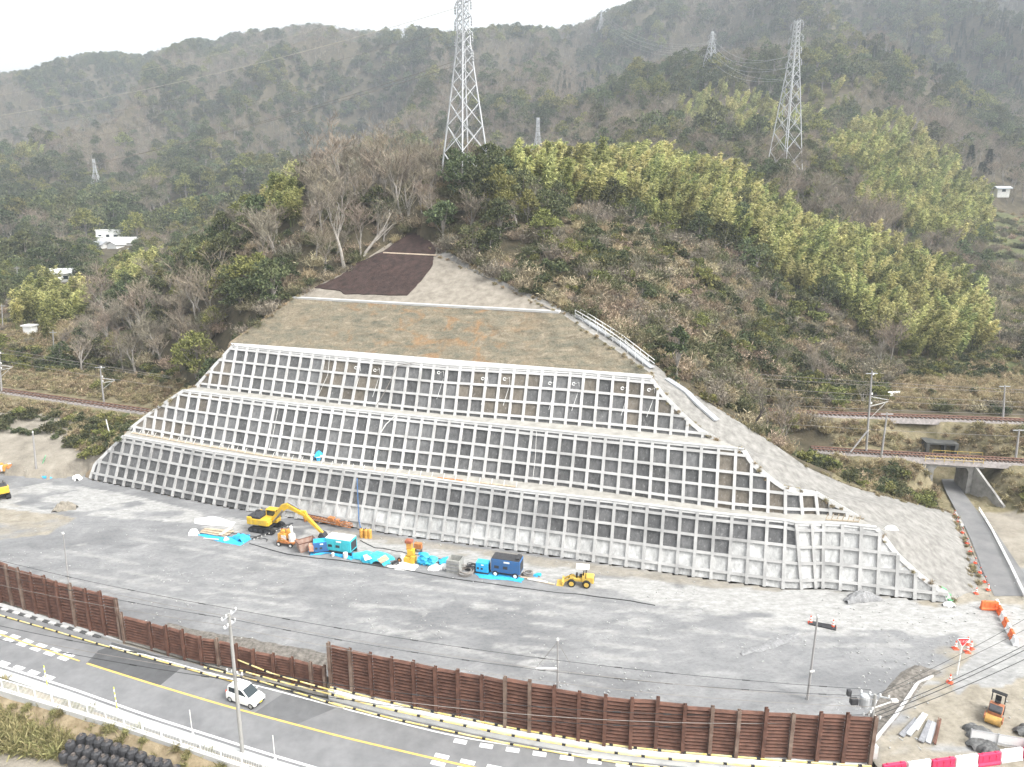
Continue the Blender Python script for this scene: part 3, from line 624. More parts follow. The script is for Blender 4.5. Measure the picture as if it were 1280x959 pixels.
for tr_ in ([(60, 690), (300, 735), (560, 760), (900, 800)], [(150, 665), (420, 715), (700, 752), (1000, 800), (1130, 800)], [(80, 720), (330, 760), (640, 800), (820, 820)], [(500, 735), (760, 770), (1000, 770), (1200, 775)], [(250, 700), (520, 790), (760, 850)]):
    q_ = resample_([P(*k) for k in tr_]); 
    for o_ in (-.95, .95): white = np.maximum(white, np.clip(1.4 - polydist(YX, YY, [(a[0], a[1] + o_) for a in q_]) * 2.6, 0, 1) * np.clip((n1 - .35) * 2.4, 0, .5))
dark = np.clip((n2 - .52) * 5, 0, 1)
ok = iny2 & (YY > keepY)
okq = ok[:-1, :-1] & ok[1:, 1:] & ok[1:, :-1] & ok[:-1, 1:]
idx = np.arange(YX.size).reshape(YX.shape); q = np.stack([idx[:-1, :-1], idx[:-1, 1:], idx[1:, 1:], idx[1:, :-1]], -1)[okq]
used = np.unique(q); mp = np.full(YX.size, -1); mp[used] = np.arange(len(used))
me = bpy.data.meshes.new('yard'); me.from_pydata(yv.reshape(-1, 3)[used].tolist(), [], mp[q].tolist())
yard = bpy.data.objects.new('yard', me); COL.objects.link(yard); struct(yard)
for nme, a in (('white', white), ('tan', tan), ('dark', dark)): attr(yard, nme, a.reshape(-1)[used])
def yard_mat():
    m = bpy.data.materials.new('crushed_stone_yard'); m.use_nodes = True; N, L = m.node_tree.nodes, m.node_tree.links; b = N['Principled BSDF']; b.inputs['Roughness'].default_value = .95; b.inputs['Specular IOR Level'].default_value = .12
    g = N.new('ShaderNodeNewGeometry')
    def noise(sc, d=7, st=(1, 1, 1), dist=0):
        mpn = N.new('ShaderNodeMapping'); mpn.inputs['Scale'].default_value = st; mpn.inputs['Rotation'].default_value = (0, 0, R(-18)); L.new(g.outputs['Position'], mpn.inputs[0])
        n = N.new('ShaderNodeTexNoise'); n.inputs['Scale'].default_value = sc; n.inputs['Detail'].default_value = d; n.inputs['Roughness'].default_value = .66; n.inputs['Distortion'].default_value = dist; L.new(mpn.outputs[0], n.inputs['Vector']); return n.outputs['Fac']
    def ramp(f, cs):
        r = N.new('ShaderNodeValToRGB'); e = r.color_ramp.elements
        while len(e) < len(cs): e.new(.5)
        for el, (p, c) in zip(e, cs): el.position = p; el.color = (*c, 1)
        L.new(f, r.inputs[0]); return r.outputs[0]
    def mx(a, c, f, bl='MIX'):
        x = N.new('ShaderNodeMixRGB'); x.blend_type = bl; L.new(a, x.inputs[1]); L.new(c, x.inputs[2])
        if isinstance(f, float): x.inputs[0].default_value = f
        else: L.new(f, x.inputs[0])
        return x.outputs[0]
    def soft(name, k=.7):
        a = N.new('ShaderNodeAttribute'); a.attribute_name = name
        s = N.new('ShaderNodeMath'); s.operation = 'MULTIPLY_ADD'; L.new(noise(1.3, 6, (.5, 1, 1), .5), s.inputs[0]); s.inputs[1].default_value = k * 2; s.inputs[2].default_value = -k
        t = N.new('ShaderNodeMath'); t.operation = 'MULTIPLY_ADD'; L.new(a.outputs['Fac'], t.inputs[0]); t.inputs[1].default_value = 1.3; L.new(s.outputs[0], t.inputs[2]); t.use_clamp = True
        u = N.new('ShaderNodeMath'); u.operation = 'MULTIPLY'; L.new(t.outputs[0], u.inputs[0]); 
        gt = N.new('ShaderNodeMath'); gt.operation = 'MULTIPLY'; L.new(a.outputs['Fac'], gt.inputs[0]); gt.inputs[1].default_value = 3; gt.use_clamp = True
        L.new(gt.outputs[0], u.inputs[1]); return u.outputs[0]
    grey = ramp(noise(.5, 12, (.55, 1, 1), .6), [(.3, (.145, .147, .148)), (.45, (.185, .186, .187)), (.56, (.21, .21, .209)), (.64, (.24, .24, .237)), (.72, (.29, .29, .286))])
    dk = ramp(noise(.9, 6, (.4, 1, 1)), [(.3, (.13, .132, .135)), (.7, (.185, .185, .185))])
    tanc = ramp(noise(.7, 7), [(.3, (.18, .16, .125)), (.5, (.255, .23, .185)), (.7, (.33, .30, .25))])
    wc = ramp(noise(1.6, 8, (.5, 1, 1)), [(.3, (.22, .217, .206)), (.5, (.30, .297, .285)), (.68, (.37, .366, .353))])
    c = mx(mx(mx(grey, dk, soft('dark', .4)), tanc, soft('tan', .5)), wc, soft('white', .7))
    pits = ramp(noise(3.5, 6, (.6, 1, 1)), [(.32, (.62, .62, .62)), (.5, (1, 1, 1)), (.66, (1.12, 1.12, 1.12))]); c = mx(c, pits, .5, 'MULTIPLY')
    L.new(c, b.inputs['Base Color'])
    bp = N.new('ShaderNodeBump'); bp.inputs['Strength'].default_value = .5; bp.inputs['Distance'].default_value = .08; L.new(noise(3, 8), bp.inputs['Height']); L.new(bp.outputs[0], b.inputs['Normal']); return m
me.materials.append(yard_mat()); me.polygons.foreach_set('use_smooth', [True] * len(me.polygons))
# ------------------------------------------------------------------ the main road
M_asph = mat('asphalt', (.15, .151, .153), .9, col2=(.205, .205, .206), scale=.7, detail=12, bump=.15, bscale=20)
M_asph2 = mat('new_asphalt', (.085, .086, .088), .9, var=.15, scale=1, detail=8)
M_paint = mat('white_road_paint', (.62, .62, .61), .8, var=.12, scale=3); M_yel = mat('yellow_road_paint', (.55, .40, .12), .8, var=.15, scale=3)
M_pave = mat('pavement_slabs', (.38, .38, .37), .9, col2=(.5, .5, .49), scale=.8); M_kerb = mat('kerb_concrete', (.42, .42, .41), .9, var=.15, scale=1.5)
RZ = -.8
EU = [P(x, y, RZ) for x, y in ((-260, 690), (-80, 742), (0, 767), (67, 786), (134, 806), (200, 824), (289, 849), (336, 861), (430, 886), (568, 921), (736, 946), (900, 962), (1060, 972), (1280, 990))]
ELW = [P(x, y, RZ) for x, y in ((-260, 765), (-80, 810), (0, 832), (90, 861), (188, 896), (336, 943), (480, 985), (700, 1035), (1000, 1080))]
CL = [P(x, y, RZ) for x, y in ((-260, 722), (-80, 768), (0, 793), (107, 829), (190, 855), (285.5, 883.6), (430, 922), (588, 959), (800, 1000), (1060, 1030))]
def smooth(pts, n=120):
    p = resample(pts, n)
    for _ in range(6): p[1:-1] = (p[:-2] + 2 * p[1:-1] + p[2:]) / 4
    return p
def ribbon(name, A, B, z, m, kind='structure'):
    n = len(A); mb = MB(); mb.add([(a[0], a[1], z) for a in A] + [(b[0], b[1], z) for b in B], [(i, i + 1, n + i + 1, n + i) for i in range(n - 1)])
    o = mb.build(name, m, recalc=False); o['kind'] = kind; return o
def shift(pts, d):
    t = np.gradient(pts[:, :2], axis=0); t /= np.linalg.norm(t, axis=1)[:, None]; q = pts.copy(); q[:, 0] -= t[:, 1] * d; q[:, 1] += t[:, 0] * d; return q
eu, el, cl = smooth(EU), smooth(ELW), smooth(CL)
ribbon('road', shift(eu, .6), shift(el, -.5), RZ, M_asph)
def along(p, a, b):                                    # piece of a line by picture column
    px = pix(p[:, 0], p[:, 1], p[:, 2])[0]; return p[(px >= a) & (px <= b)]
def patch(name, pxs, z, m): mb = MB(); mb.add([tuple(P(x, y, z)) for x, y in pxs], [tuple(range(len(pxs)))]); o = mb.build(name, m, recalc=False); o['kind'] = 'structure'
patch('road_patch', [(123, 813), (134, 809.5), (215, 832), (226, 835.5), (200, 857), (108, 829.5)], RZ + .005, M_asph2)
patch('road_patch', [(140, 803), (180, 814), (232, 834), (218, 831), (137, 806.5)], RZ + .007, M_asph2)
patch('road_patch', [(355, 866), (420, 885), (372, 905), (318, 891)], RZ + .004, mat('older_asphalt', (.125, .126, .128), .9, var=.12, scale=1))
c0 = along(cl, 100, 2000); ribbon('road_marking', shift(c0, .10), shift(c0, -.10), RZ + .012, M_yel)
ribbon('road_marking', shift(along(eu, 134, 600), .08), shift(along(eu, 134, 600), -.08), RZ + .012, M_paint)
def blocks(line, a, b, step, L_, w, side, z=RZ + .012, name='road_marking', m=M_paint):
    p = along(line, a, b); d = np.r_[0, np.cumsum(np.linalg.norm(np.diff(p, axis=0), axis=1))]; mb = MB(); x = 0
    while x + L_ < d[-1]:
        s = np.array([x, x + L_]); q = np.stack([np.interp(s, d, p[:, i]) for i in range(3)], 1); t = q[1] - q[0]; t /= np.linalg.norm(t); n = np.array([-t[1], t[0], 0])
        mb.add([(*(q[0] + n * (side - w / 2))[:2], z), (*(q[1] + n * (side - w / 2))[:2], z), (*(q[1] + n * (side + w / 2))[:2], z), (*(q[0] + n * (side + w / 2))[:2], z)], [(0, 1, 2, 3)]); x += step
    if mb.v: o = mb.build(name, m, recalc=False); o['kind'] = 'structure'
blocks(cl, -300, 108, 2.0, 1.25, .42, .32); blocks(cl, -300, 108, 2.0, 1.25, .42, -.32, z=RZ + .014)
cm = along(cl, -300, 104); ribbon('road_marking', shift(cm, .07), shift(cm, -.07), RZ + .010, M_yel)
blocks(el, -300, 80, 2.0, 1.25, .42, .42); blocks(eu, 560, 1300, 2.2, 1.1, .5, -.5); blocks(cl, 540, 1300, 2.2, 1.2, .42, .4); blocks(cl, 540, 1300, 2.2, 1.2, .42, -.4, z=RZ + .014)
e2 = along(eu, 540, 1400); ribbon('road_marking', shift(e2, .08), shift(e2, -.08), RZ + .009, M_paint)
ribbon('road_marking', shift(el, .12), shift(el, -.10), RZ + .010, M_paint)
# pavements, each with a real kerb
def walk(name, A, B, z, h, m):
    n = len(A); mb = MB(); mb.loft([[(a[0], a[1], z), (b[0], b[1], z), (b[0], b[1], z + h), (a[0], a[1], z + h)] for a, b in zip(A, B)]); o = mb.build(name, m); o['kind'] = 'structure'; return o
walk('pavement', shift(el, -.45), shift(el, -1.25), RZ - .2, .34, M_pave)
uL = along(eu, -400, 134); fl = smooth(FENCE_L + [P(160, 803, RZ)], 120); fl = along(fl, -400, 158)
n_ = 60; walk('pavement', resample(shift(uL, .85), n_), shift(resample(fl, n_), -.25), RZ - .2, .32, M_pave)
kb = MB(); p = resample(along(eu, -400, 134), 60); p = shift(p, .62)
for i in range(0, 58, 2): kb.bar(p[i] + [0, 0, .02], p[i] + (p[i + 1] - p[i]) * .92 + [0, 0, .02], .34, .26)
struct(kb.build('kerb', M_cope)); kb = MB()
for i in range(1, 58, 2): kb.bar(p[i] + [0, 0, .0], p[i] + (p[i + 1] - p[i]) * .98 + [0, 0, .0], .32, .2)
struct(kb.build('kerb', mat('kerb_black', (.08, .08, .08), .9)))
gp_ = [(205, 818), (300, 840), (405, 868), (414, 862), (300, 834), (192, 810)]
patch('verge', [(150, 801), (300, 843), (408, 872), (414, 863), (300, 834), (192, 810), (153, 799)], RZ + .006, mat('verge_dirt', (.20, .19, .17), .95, var=.25, scale=1))
# access road on the far side, under the railway
ra = smooth(ROADE, 50); A, B = [], []
lft = [P(x, y, 0.03) for x, y in ((1243, 745), (1228, 713), (1214, 677), (1204, 655), (1193, 636), (1183, 618), (1178, 606), (1176, 598))]; rgt = [P(x, y, .03) for x, y in ((1300, 745), (1277, 713), (1246, 668), (1232, 650), (1219, 637), (1205, 618), (1197, 606), (1192, 598))]
lo, ro = resample(lft, 50), resample(rgt, 50)
zc = np.linspace(.03, .28, 50)
mb = MB(); mb.add([(*a[:2], zc[i]) for i, a in enumerate(lo)] + [(*b[:2], zc[i]) for i, b in enumerate(ro)], [(i, i + 1, 51 + i, 50 + i) for i in range(49)])
struct(mb.build('access_road', mat('worn_asphalt', (.125, .125, .126), .9, col2=(.185, .182, .178), scale=.4, detail=8), recalc=False))
patch('road_patch', [(1201, 659), (1212, 655), (1206, 645), (1196, 637), (1193, 640)], .13, mat('worn_concrete', (.36, .35, .33), .9, var=.2, scale=1))
# ------------------------------------------------------------------ vegetation: grown prototypes
M_bark = mat('bark_grey', (.17, .15, .13), .9, col2=(.30, .28, .25), scale=1.5); M_pale = mat('bark_pale', (.24, .22, .19), .9, col2=(.39, .36, .32), scale=1.2)
M_twig = leafmat('twigs', (.12, .105, .08), (.295, .26, .20), .2, 0); M_twig2 = leafmat('twigs_reddish', (.14, .115, .085), (.31, .26, .195), .18, 0)
M_ever = leafmat('evergreen_leaves', (.038, .05, .025), (.185, .205, .10), .34); M_olive = leafmat('olive_leaves', (.085, .095, .03), (.31, .305, .11), .2)
M_bam = leafmat('bamboo_leaves', (.14, .155, .05), (.70, .67, .30), .2, .4); M_bamd = leafmat('bamboo_leaves_green', (.085, .105, .035), (.45, .46, .18), .22, .4)
M_con = leafmat('conifer_needles', (.022, .033, .022), (.065, .08, .05), .25, .1); M_bush = leafmat('bush_leaves', (.036, .046, .022), (.145, .15, .075), .32)
M_brush = leafmat('brushwood', (.14, .115, .075), (.47, .39, .27), .25, .1); M_brushg = leafmat('brush_green', (.055, .062, .03), (.21, .21, .11), .28, .1); M_reed = leafmat('dry_reeds', (.26, .21, .12), (.5, .42, .27), .12, .3); M_gtuft = leafmat('grass_tufts', (.18, .15, .08), (.46, .38, .24), .2, .3)
M_culm = mat('bamboo_culm', (.16, .18, .07), .6)
class Leaves:
    cur = 0
    def __init__(s): s.v = []; s.n = 0; s.mi = []
    def card(s, c, d, u, l, w):                         # a pointed leaf spray from c along d
        s.v += [c - u * w * .5, c + u * w * .5, c + d * l * .6 + u * w * .45, c + d * l]; s.n += 1
    def cards(s, C, Dn, L, Wd, rng):
        r = rng.normal(size=C.shape); U = np.cross(Dn, r); U /= np.linalg.norm(U, axis=1)[:, None] + 1e-9
        L = np.asarray(L)[:, None] if np.ndim(L) else L; Wd = np.asarray(Wd)[:, None] if np.ndim(Wd) else Wd
        q = np.stack([C - U * Wd * .5, C + U * Wd * .5, C + Dn * L * .65 + U * Wd * .42, C + Dn * L], 1); s.v += list(q.reshape(-1, 3)); s.n += len(C); s.mi += [s.cur] * len(C)
    def mesh(s, name, m):
        me = bpy.data.meshes.new(name); v = np.array(s.v, np.float32); n = s.n
        me.vertices.add(len(v)); me.vertices.foreach_set('co', v.reshape(-1)); me.loops.add(n * 4); me.loops.foreach_set('vertex_index', np.arange(n * 4, dtype=np.int32))
        me.polygons.add(n); me.polygons.foreach_set('loop_start', np.arange(n, dtype=np.int32) * 4); me.update(calc_edges=True)
        for k in (m if isinstance(m, tuple) else (m,)): me.materials.append(k)
        if len(s.mi) == n: me.polygons.foreach_set('material_index', s.mi)
        return me
def sph(rng, n):
    v = rng.normal(size=(n, 3)); return v / np.linalg.norm(v, axis=1)[:, None]
def grow_broadleaf(seed, h=8.0, w=7.0, m=None, clumps=24, per=62, name='crown', low=.12, leaf=.5):
    rng = np.random.default_rng(seed); lv = Leaves(); tr = MB()
    cc = []
    for i in range(clumps):
        a = rng.uniform(0, 6.283); t = rng.uniform(0, 1) ** .8; z = low + (1 - low) * t
        rr = (w / 2) * (math.sin(math.pi * min(1, .18 + t * .82)) ** .6) * rng.uniform(.35, .9)
        cc.append((rr * math.cos(a), rr * math.sin(a), z * h * .9))
    for c in cc:
        cr = rng.uniform(.75, 1.45) * w / 8 * 1.15; d = sph(rng, per); d[:, 2] = np.abs(d[:, 2]) * 1.0 - .25; d /= np.linalg.norm(d, axis=1)[:, None]
        C = np.array(c) + d * cr * rng.uniform(.55, 1.05, (per, 1)) * [1, 1, .8]
        dd = d * .8 + rng.normal(size=d.shape) * .55; dd /= np.linalg.norm(dd, axis=1)[:, None]
        lv.cards(C, dd, rng.uniform(.6, 1.25, per) * leaf, rng.uniform(.5, 1., per) * leaf * .75, rng)
    tr.tube([(0, 0, -.8), (.1, .05, h * .25), (.2, -.1, h * .5), (.1, .1, h * .75)], [.24, .2, .14, .05], 6)
    for c in cc[::3]: tr.tube([(.1, 0, h * .22), (c[0] * .5, c[1] * .5, (h * .22 + c[2]) / 2), c], [.11, .07, .03], 4, cap=False)
    return tr.mesh('trunk', M_bark), lv.mesh(name, m or M_ever)
def grow_bare(seed, h=9.0, m=None, bark=None, spread=.55, n1=5, depth=4, twig=.045, dense=3, lean=(0, 0)):
    rng = random.Random(seed); tr = MB(); tw = MB()
    def br(p, d, l, r, lev):
        k = 4 if lev < 2 else 3; pts = [p]; q = p
        for i in range(k):
            d = (d + Vector((rng.gauss(0, .13), rng.gauss(0, .13), rng.gauss(.05, .1)))).normalized(); q = q + d * l / k; pts.append(q)
        rs = [r * (1 - .55 * i / k) for i in range(k + 1)]
        (tr if lev < 2 else tw).tube(pts, rs, 6 if lev == 0 else 4 if lev < 2 else 3, cap=False)
        if lev >= depth: return
        nb = n1 if lev == 0 else dense
        for i in range(nb):
            t = rng.uniform(.35, 1.0) if lev else rng.uniform(.4, 1.0); j = min(k - 1, int(t * k)); pp = pts[j] + (pts[j + 1] - pts[j]) * (t * k - j)
            a = rng.uniform(0, 6.283); dv = (d + Vector((math.cos(a), math.sin(a), rng.uniform(-.1, .5))) * (spread + .25 * lev * .5)).normalized()
            br(pp, dv, l * rng.uniform(.5, .78), max(twig * .5, rs[j] * .55), lev + 1)
    br(Vector((0, 0, -.6)), Vector((lean[0], lean[1], 1)).normalized(), h * .5, h * .022, 0)
    return tr.mesh('trunk', bark or M_bark), tw.mesh('branches', m or M_twig)
def grow_bamboo(seed, m, h=10.5, culms=8):
    rng = np.random.default_rng(seed); lv = Leaves(); tr = MB()
    for i in range(culms):
        a = rng.uniform(0, 6.283); r0 = rng.uniform(.1, 1.2); hh = h * rng.uniform(.55, 1.08); b = rng.uniform(1.4, 3.2); a2 = rng.normal(.35, .7); lv.cur = int(hh < h * .72 or rng.random() < (.3 if m is M_bam else .75))
        pts = []
        for t in np.linspace(0, 1, 8): pts.append(np.array([r0 * math.cos(a) + b * math.cos(a2) * t ** 2.6, r0 * math.sin(a) + b * math.sin(a2) * t ** 2.6, hh * (t - .13 * t ** 4) - .4]))
        tr.tube(pts, [.06 * (1 - .8 * t) for t in np.linspace(0, 1, 8)], 4, cap=False)
        pts = np.array(pts); n = 170; t = rng.uniform(.3, 1, n) ** .8; x = np.stack([np.interp(t, np.linspace(0, 1, 8), pts[:, k]) for k in range(3)], 1)
        rad = .15 + .82 * np.sin(np.pi * np.clip((t - .3) / .75, 0, 1)) ; dr = sph(rng, n) * [1, 1, .55]
        C = x + dr * rad[:, None] * rng.uniform(.25, 1, (n, 1)); dd = dr * .9 + np.array([math.cos(a2), math.sin(a2), -.35]) * .75 + rng.normal(size=(n, 3)) * .3; dd /= np.linalg.norm(dd, axis=1)[:, None]
        lv.cards(C, dd, rng.uniform(.45, .95, n), rng.uniform(.14, .3, n), rng)
    return tr.mesh('culms', M_culm), lv.mesh('foliage', (M_bam, M_bamd))
def grow_bush(seed, m, w=2.4, h=1.7, n=420, twigs=0):
    rng = np.random.default_rng(seed); lv = Leaves()
    k = 9; cen = np.stack([rng.uniform(-.5, .5, k) * w * .7, rng.uniform(-.5, .5, k) * w * .7, rng.uniform(.25, .75, k) * h], 1); rad = rng.uniform(.35, .6, k) * w * .55
    i = rng.integers(0, k, n); d = sph(rng, n); d[:, 2] = np.abs(d[:, 2]) * 1.1 - .3; C = cen[i] + d * rad[i][:, None] * rng.uniform(.55, 1.05, (n, 1)) * [1, 1, .85]; C[:, 2] = np.maximum(C[:, 2], .02)
    dd = d + rng.normal(size=d.shape) * .6; dd /= np.linalg.norm(dd, axis=1)[:, None]; lv.cards(C, dd, rng.uniform(.2, .45, n), rng.uniform(.14, .28, n), rng)
    return lv.mesh('foliage', m)
def grow_brush(seed, m, w=3.0, h=2.6, n=240, droop=.1, wd=.07):
    """a thicket of bare canes: long thin shoots fanning from the ground with side twigs"""
    rng = np.random.default_rng(seed); lv = Leaves()
    b = np.stack([rng.normal(0, w * .22, n), rng.normal(0, w * .22, n), np.zeros(n)], 1); d = np.stack([rng.normal(0, .55, n), rng.normal(0, .55, n), rng.uniform(.5, 1.1, n)], 1); d /= np.linalg.norm(d, axis=1)[:, None]
    l = rng.uniform(.5, 1.1, n) * h; lv.cards(b, d, l, rng.uniform(.5, 1.2, n) * wd, rng)
    k = n * 2; i = rng.integers(0, n, k); s = b[i] + d[i] * (l[i] * rng.uniform(.4, 1, k))[:, None]; dd = d[i] * .5 + rng.normal(size=(k, 3)) * .6; dd[:, 2] -= droop; dd /= np.linalg.norm(dd, axis=1)[:, None]
    lv.cards(s, dd, rng.uniform(.3, .8, k), rng.uniform(.05, .13, k) * 1.2, rng); return lv.mesh('canes', m)
def grow_conifer(seed, h=11.0, w=4.2):
    rng = np.random.default_rng(seed); lv = Leaves(); tr = MB(); n = 650; t = rng.uniform(0, 1, n) ** .8; a = rng.uniform(0, 6.283, n)
    r = w / 2 * (1 - t) * rng.uniform(.3, 1, n) + .1; C = np.stack([r * np.cos(a), r * np.sin(a), (.1 + .88 * t) * h], 1)
    dd = np.stack([np.cos(a), np.sin(a), rng.uniform(-.5, .3, n)], 1) + rng.normal(size=(n, 3)) * .2; dd /= np.linalg.norm(dd, axis=1)[:, None]; lv.cards(C, dd, rng.uniform(.5, 1., n), rng.uniform(.3, .5, n), rng)
    tr.tube([(0, 0, -.5), (0, 0, h * .95)], [.18, .03], 5); return tr.mesh('trunk', M_bark), lv.mesh('crown', M_con)
KIT = {
 'bamboo': [grow_bamboo(i, (M_bam, M_bam, M_bamd, M_bam, M_bamd)[i]) for i in range(5)],
 'evergreen': [grow_broadleaf(20 + i, 8, 7.4, (M_ever, M_ever, M_ever, M_olive, M_ever)[i]) for i in range(5)],
 'bare': [grow_bare(40 + i, 8.5 + i * .4, (M_twig, M_twig2, M_twig, M_twig2)[i], dense=4, twig=.05) for i in range(4)],
 'conifer': [grow_conifer(60 + i) for i in range(2)],
}
BUSH = [grow_bush(70 + i, (M_bush, M_bush, M_olive)[i]) for i in range(3)]; BRUSH = [grow_brush(80 + i, (M_brush, M_brushg, M_twig, M_brush, M_reed, M_brushg)[i], (3, 2.6, 3.2, 3.4, 1.8, 3.4)[i], (2.6, 1.9, 3.2, 1.6, 1.7, 2.8)[i]) for i in range(6)]
REED = [grow_brush(90 + i, M_reed, 2.2, 3.2, 200, .3, .09) for i in range(2)]; TUFT = [grow_brush(95 + i, M_gtuft, .9, .75, 60, .2, .05) for i in range(2)]
def joined(tr, cr, nm):                                 # trunk and crown as one mesh, for trees too far to show their parts
    a = bpy.data.meshes.new(nm); va = np.empty(len(tr.vertices) * 3, np.float32); tr.vertices.foreach_get('co', va); vb = np.empty(len(cr.vertices) * 3, np.float32); cr.vertices.foreach_get('co', vb)
    fa = [tuple(p.vertices) for p in tr.polygons]; o = len(tr.vertices); fb = [tuple(i + o for i in p.vertices) for p in cr.polygons]
    a.from_pydata(np.concatenate([va, vb]).reshape(-1, 3).tolist(), [], fa + fb); a.materials.append(tr.materials[0]); [a.materials.append(k) for k in cr.materials]; mi_ = np.zeros(len(cr.polygons), np.int32); cr.polygons.foreach_get('material_index', mi_)
    a.polygons.foreach_set('material_index', [0] * len(fa) + (mi_ + 1).tolist()); return a
# ------------------------------------------------------------------ where what grows
BAM = [[(636,238),(700,214),(760,205),(830,206),(900,232),(960,262),(1020,300),(1110,325),(1190,365),(1236,425),(1222,450),(1140,458),(1096,446),(1062,405),(1000,375),(930,325),(880,305),(800,276),(720,262),(655,262)],
       [(1022,205),(1060,165),(1118,150),(1150,175),(1180,205),(1225,245),(1235,300),(1190,318),(1130,295),(1090,282),(1060,262),(1085,225)],
       [(845,140),(895,112),(965,132),(985,178),(960,190),(905,168),(835,172)], [(935,150),(990,120),(1075,110),(1060,150),(1010,185),(960,180)],
       [(318,268),(362,256),(372,285),(335,310)], [(478,206),(560,192),(572,216),(470,226)], [(30,385),(100,378),(110,410),(60,430),(20,415)], [(18,188),(52,185),(55,206),(15,208)], [(140,350),(190,340),(190,372),(140,380)]]
EVG = [[(-40,300),(60,285),(120,300),(115,385),(60,385),(-40,395)], [(125,345),(215,330),(215,400),(130,400)], [(290,350),(430,345),(400,375),(330,420),(285,440),(265,400)], [(590,222),(670,235),(690,330),(600,330)], [(940,215),(985,222),(985,250),(930,245)], [(230,290),(300,300),(280,340),(215,350)]]
BARE = [[(400,235),(560,225),(575,290),(545,305),(515,288),(480,305),(440,330),(400,360),(330,350),(320,300)], [(935,245),(1060,250),(1130,290),(1100,325),(1020,300),(960,262)], [(130,395),(280,380),(290,440),(220,495),(140,480)], [(1070,120),(1180,110),(1210,160),(1150,175)]]
BRU = [[(590,330),(690,330),(720,275),(800,290),(880,318),(960,350),(1040,400),(1090,450),(1100,500),(1000,520),(930,520),(860,485),(800,440),(720,395),(650,362),(560,312)], [(1000,500),(1110,470),(1120,510),(1010,516)]]
CON = [[(1040,60),(1300,20),(1300,130),(1200,150),(1100,90)], [(1150,210),(1245,190),(1240,245),(1170,250)], [(690,100),(760,90),(770,130),(690,140)]]
ORCH = [[(1212,262),(1700,240),(1700,440),(1262,430),(1222,380),(1236,310)]]
CITRUS = [[(225,250),(330,236),(330,262),(190,300),(150,300)]]
def anyp(px, py, ps): return sum(inpoly(px, py, p) for p in ps) > 0
cutfull = [tuple(p[:2]) for p in FOOT] + [tuple(p[:2]) for p in GO[::-1]] + [tuple(p[:2]) for p in EL[::-1]]
def candidates(step, y0, y1, jitter=.45):
    pts = []; 
    X, Y = np.meshgrid(np.arange(-1.25 * y1, 1.25 * y1, step), np.arange(y0, y1, step)); X = X + RNG.uniform(-jitter, jitter, X.shape) * step; Y = Y + RNG.uniform(-jitter, jitter, Y.shape) * step
    k = (np.abs(X) < Y * .86 + 14); x, y = X[k], Y[k]; return x, y
def filt(x, y, top, pad=0):
    z = hbil(x, y); v = visible(x, y, z + top); px, py = pix(x, y, z)
    ty = pix(x, y, z + top)[1]; v &= (px > -70) & (px < 1350) & (py > -30)
    v &= ~inpoly(x, y, cutfull); v &= ~inpoly(x, y, yard_poly); v &= ~((y < 95) & (z < .3))
    for rl, w in ((RAILW, 4.2), (RAILE, 4.0), (RAILU, 4.0), ([p for p in ROADE], 4.6)): v &= polydist(x, y, rl) > w + pad
    return x[v], y[v], z[v], px[v], py[v]
PLACES = [(145, 318, 17), (80, 354, 14), (38, 416, 6), (1252, 240, 7), (1117, 500, 5), (1170, 585, 8), (1170, 555, 7)]  # keep buildings and portals clear
def clear(px, py, d=1.0):
    k = np.ones(px.shape, bool)
    for x, y, r in PLACES: k &= ~((np.abs(px - x) < r * 1.6 * d) & (py > y - r) & (py < y + r * 1.9 * d))
    return k
pools = {k: [] for k in ('bamboo', 'evergreen', 'bare', 'conifer', 'bush')}; brush = []; reeds = []; tufts = []
def put(kind, x, y, z, s, px, py): pools[kind] += list(zip(x, y, z, s, px, py))
# near woods
x, y = candidates(3.5, 96, 345); x, y, z, px, py = filt(x, y, 9, .5); n = len(x); r = RNG.random(n); nz = fbm(x / 22, y / 22, 3, 77)
bam = anyp(px, py, BAM); ev = anyp(px, py, EVG); ba = anyp(px, py, BARE); bu = anyp(px, py, BRU); co = anyp(px, py, CON); orc = anyp(px, py, ORCH) | anyp(px, py, CITRUS); dry = anyp(px, py, DRY + SAND + GREEN[:3]); ok = clear(px, py)
slope_ = (px > 560) & ~bam
kb = bam & (r < .92) & ok; put('bamboo', x[kb], y[kb], z[kb], RNG.uniform(.75, 1.12, kb.sum()), px[kb], py[kb])
rest = ok & ~bam & ~bu & ~orc & ~dry & (y > 100)
e = rest & (ev & (r < .5) | ~ev & ~ba & (r < np.where(nz > .5, .36, .14)) | ba & (r < .07)) | (bam & (r > .95)); put('evergreen', x[e], y[e], z[e], RNG.uniform(.55, 1.1, e.sum()), px[e], py[e])
b = rest & ~e & (ba & (r < .72) | ~ba & ~ev & (r < np.where(nz > .5, .5, .42)) | ev & (r > .93)); put('bare', x[b], y[b], z[b], np.where(ba[b], 1.3, 1.0) * RNG.uniform(.65, 1.15, b.sum()), px[b], py[b])
e = bu & ok & (r < .05); put('evergreen', x[e], y[e], z[e], RNG.uniform(.28, .6, e.sum()), px[e], py[e])
b = bu & ok & (r > .9); put('bare', x[b], y[b], z[b], RNG.uniform(.35, .7, b.sum()), px[b], py[b])
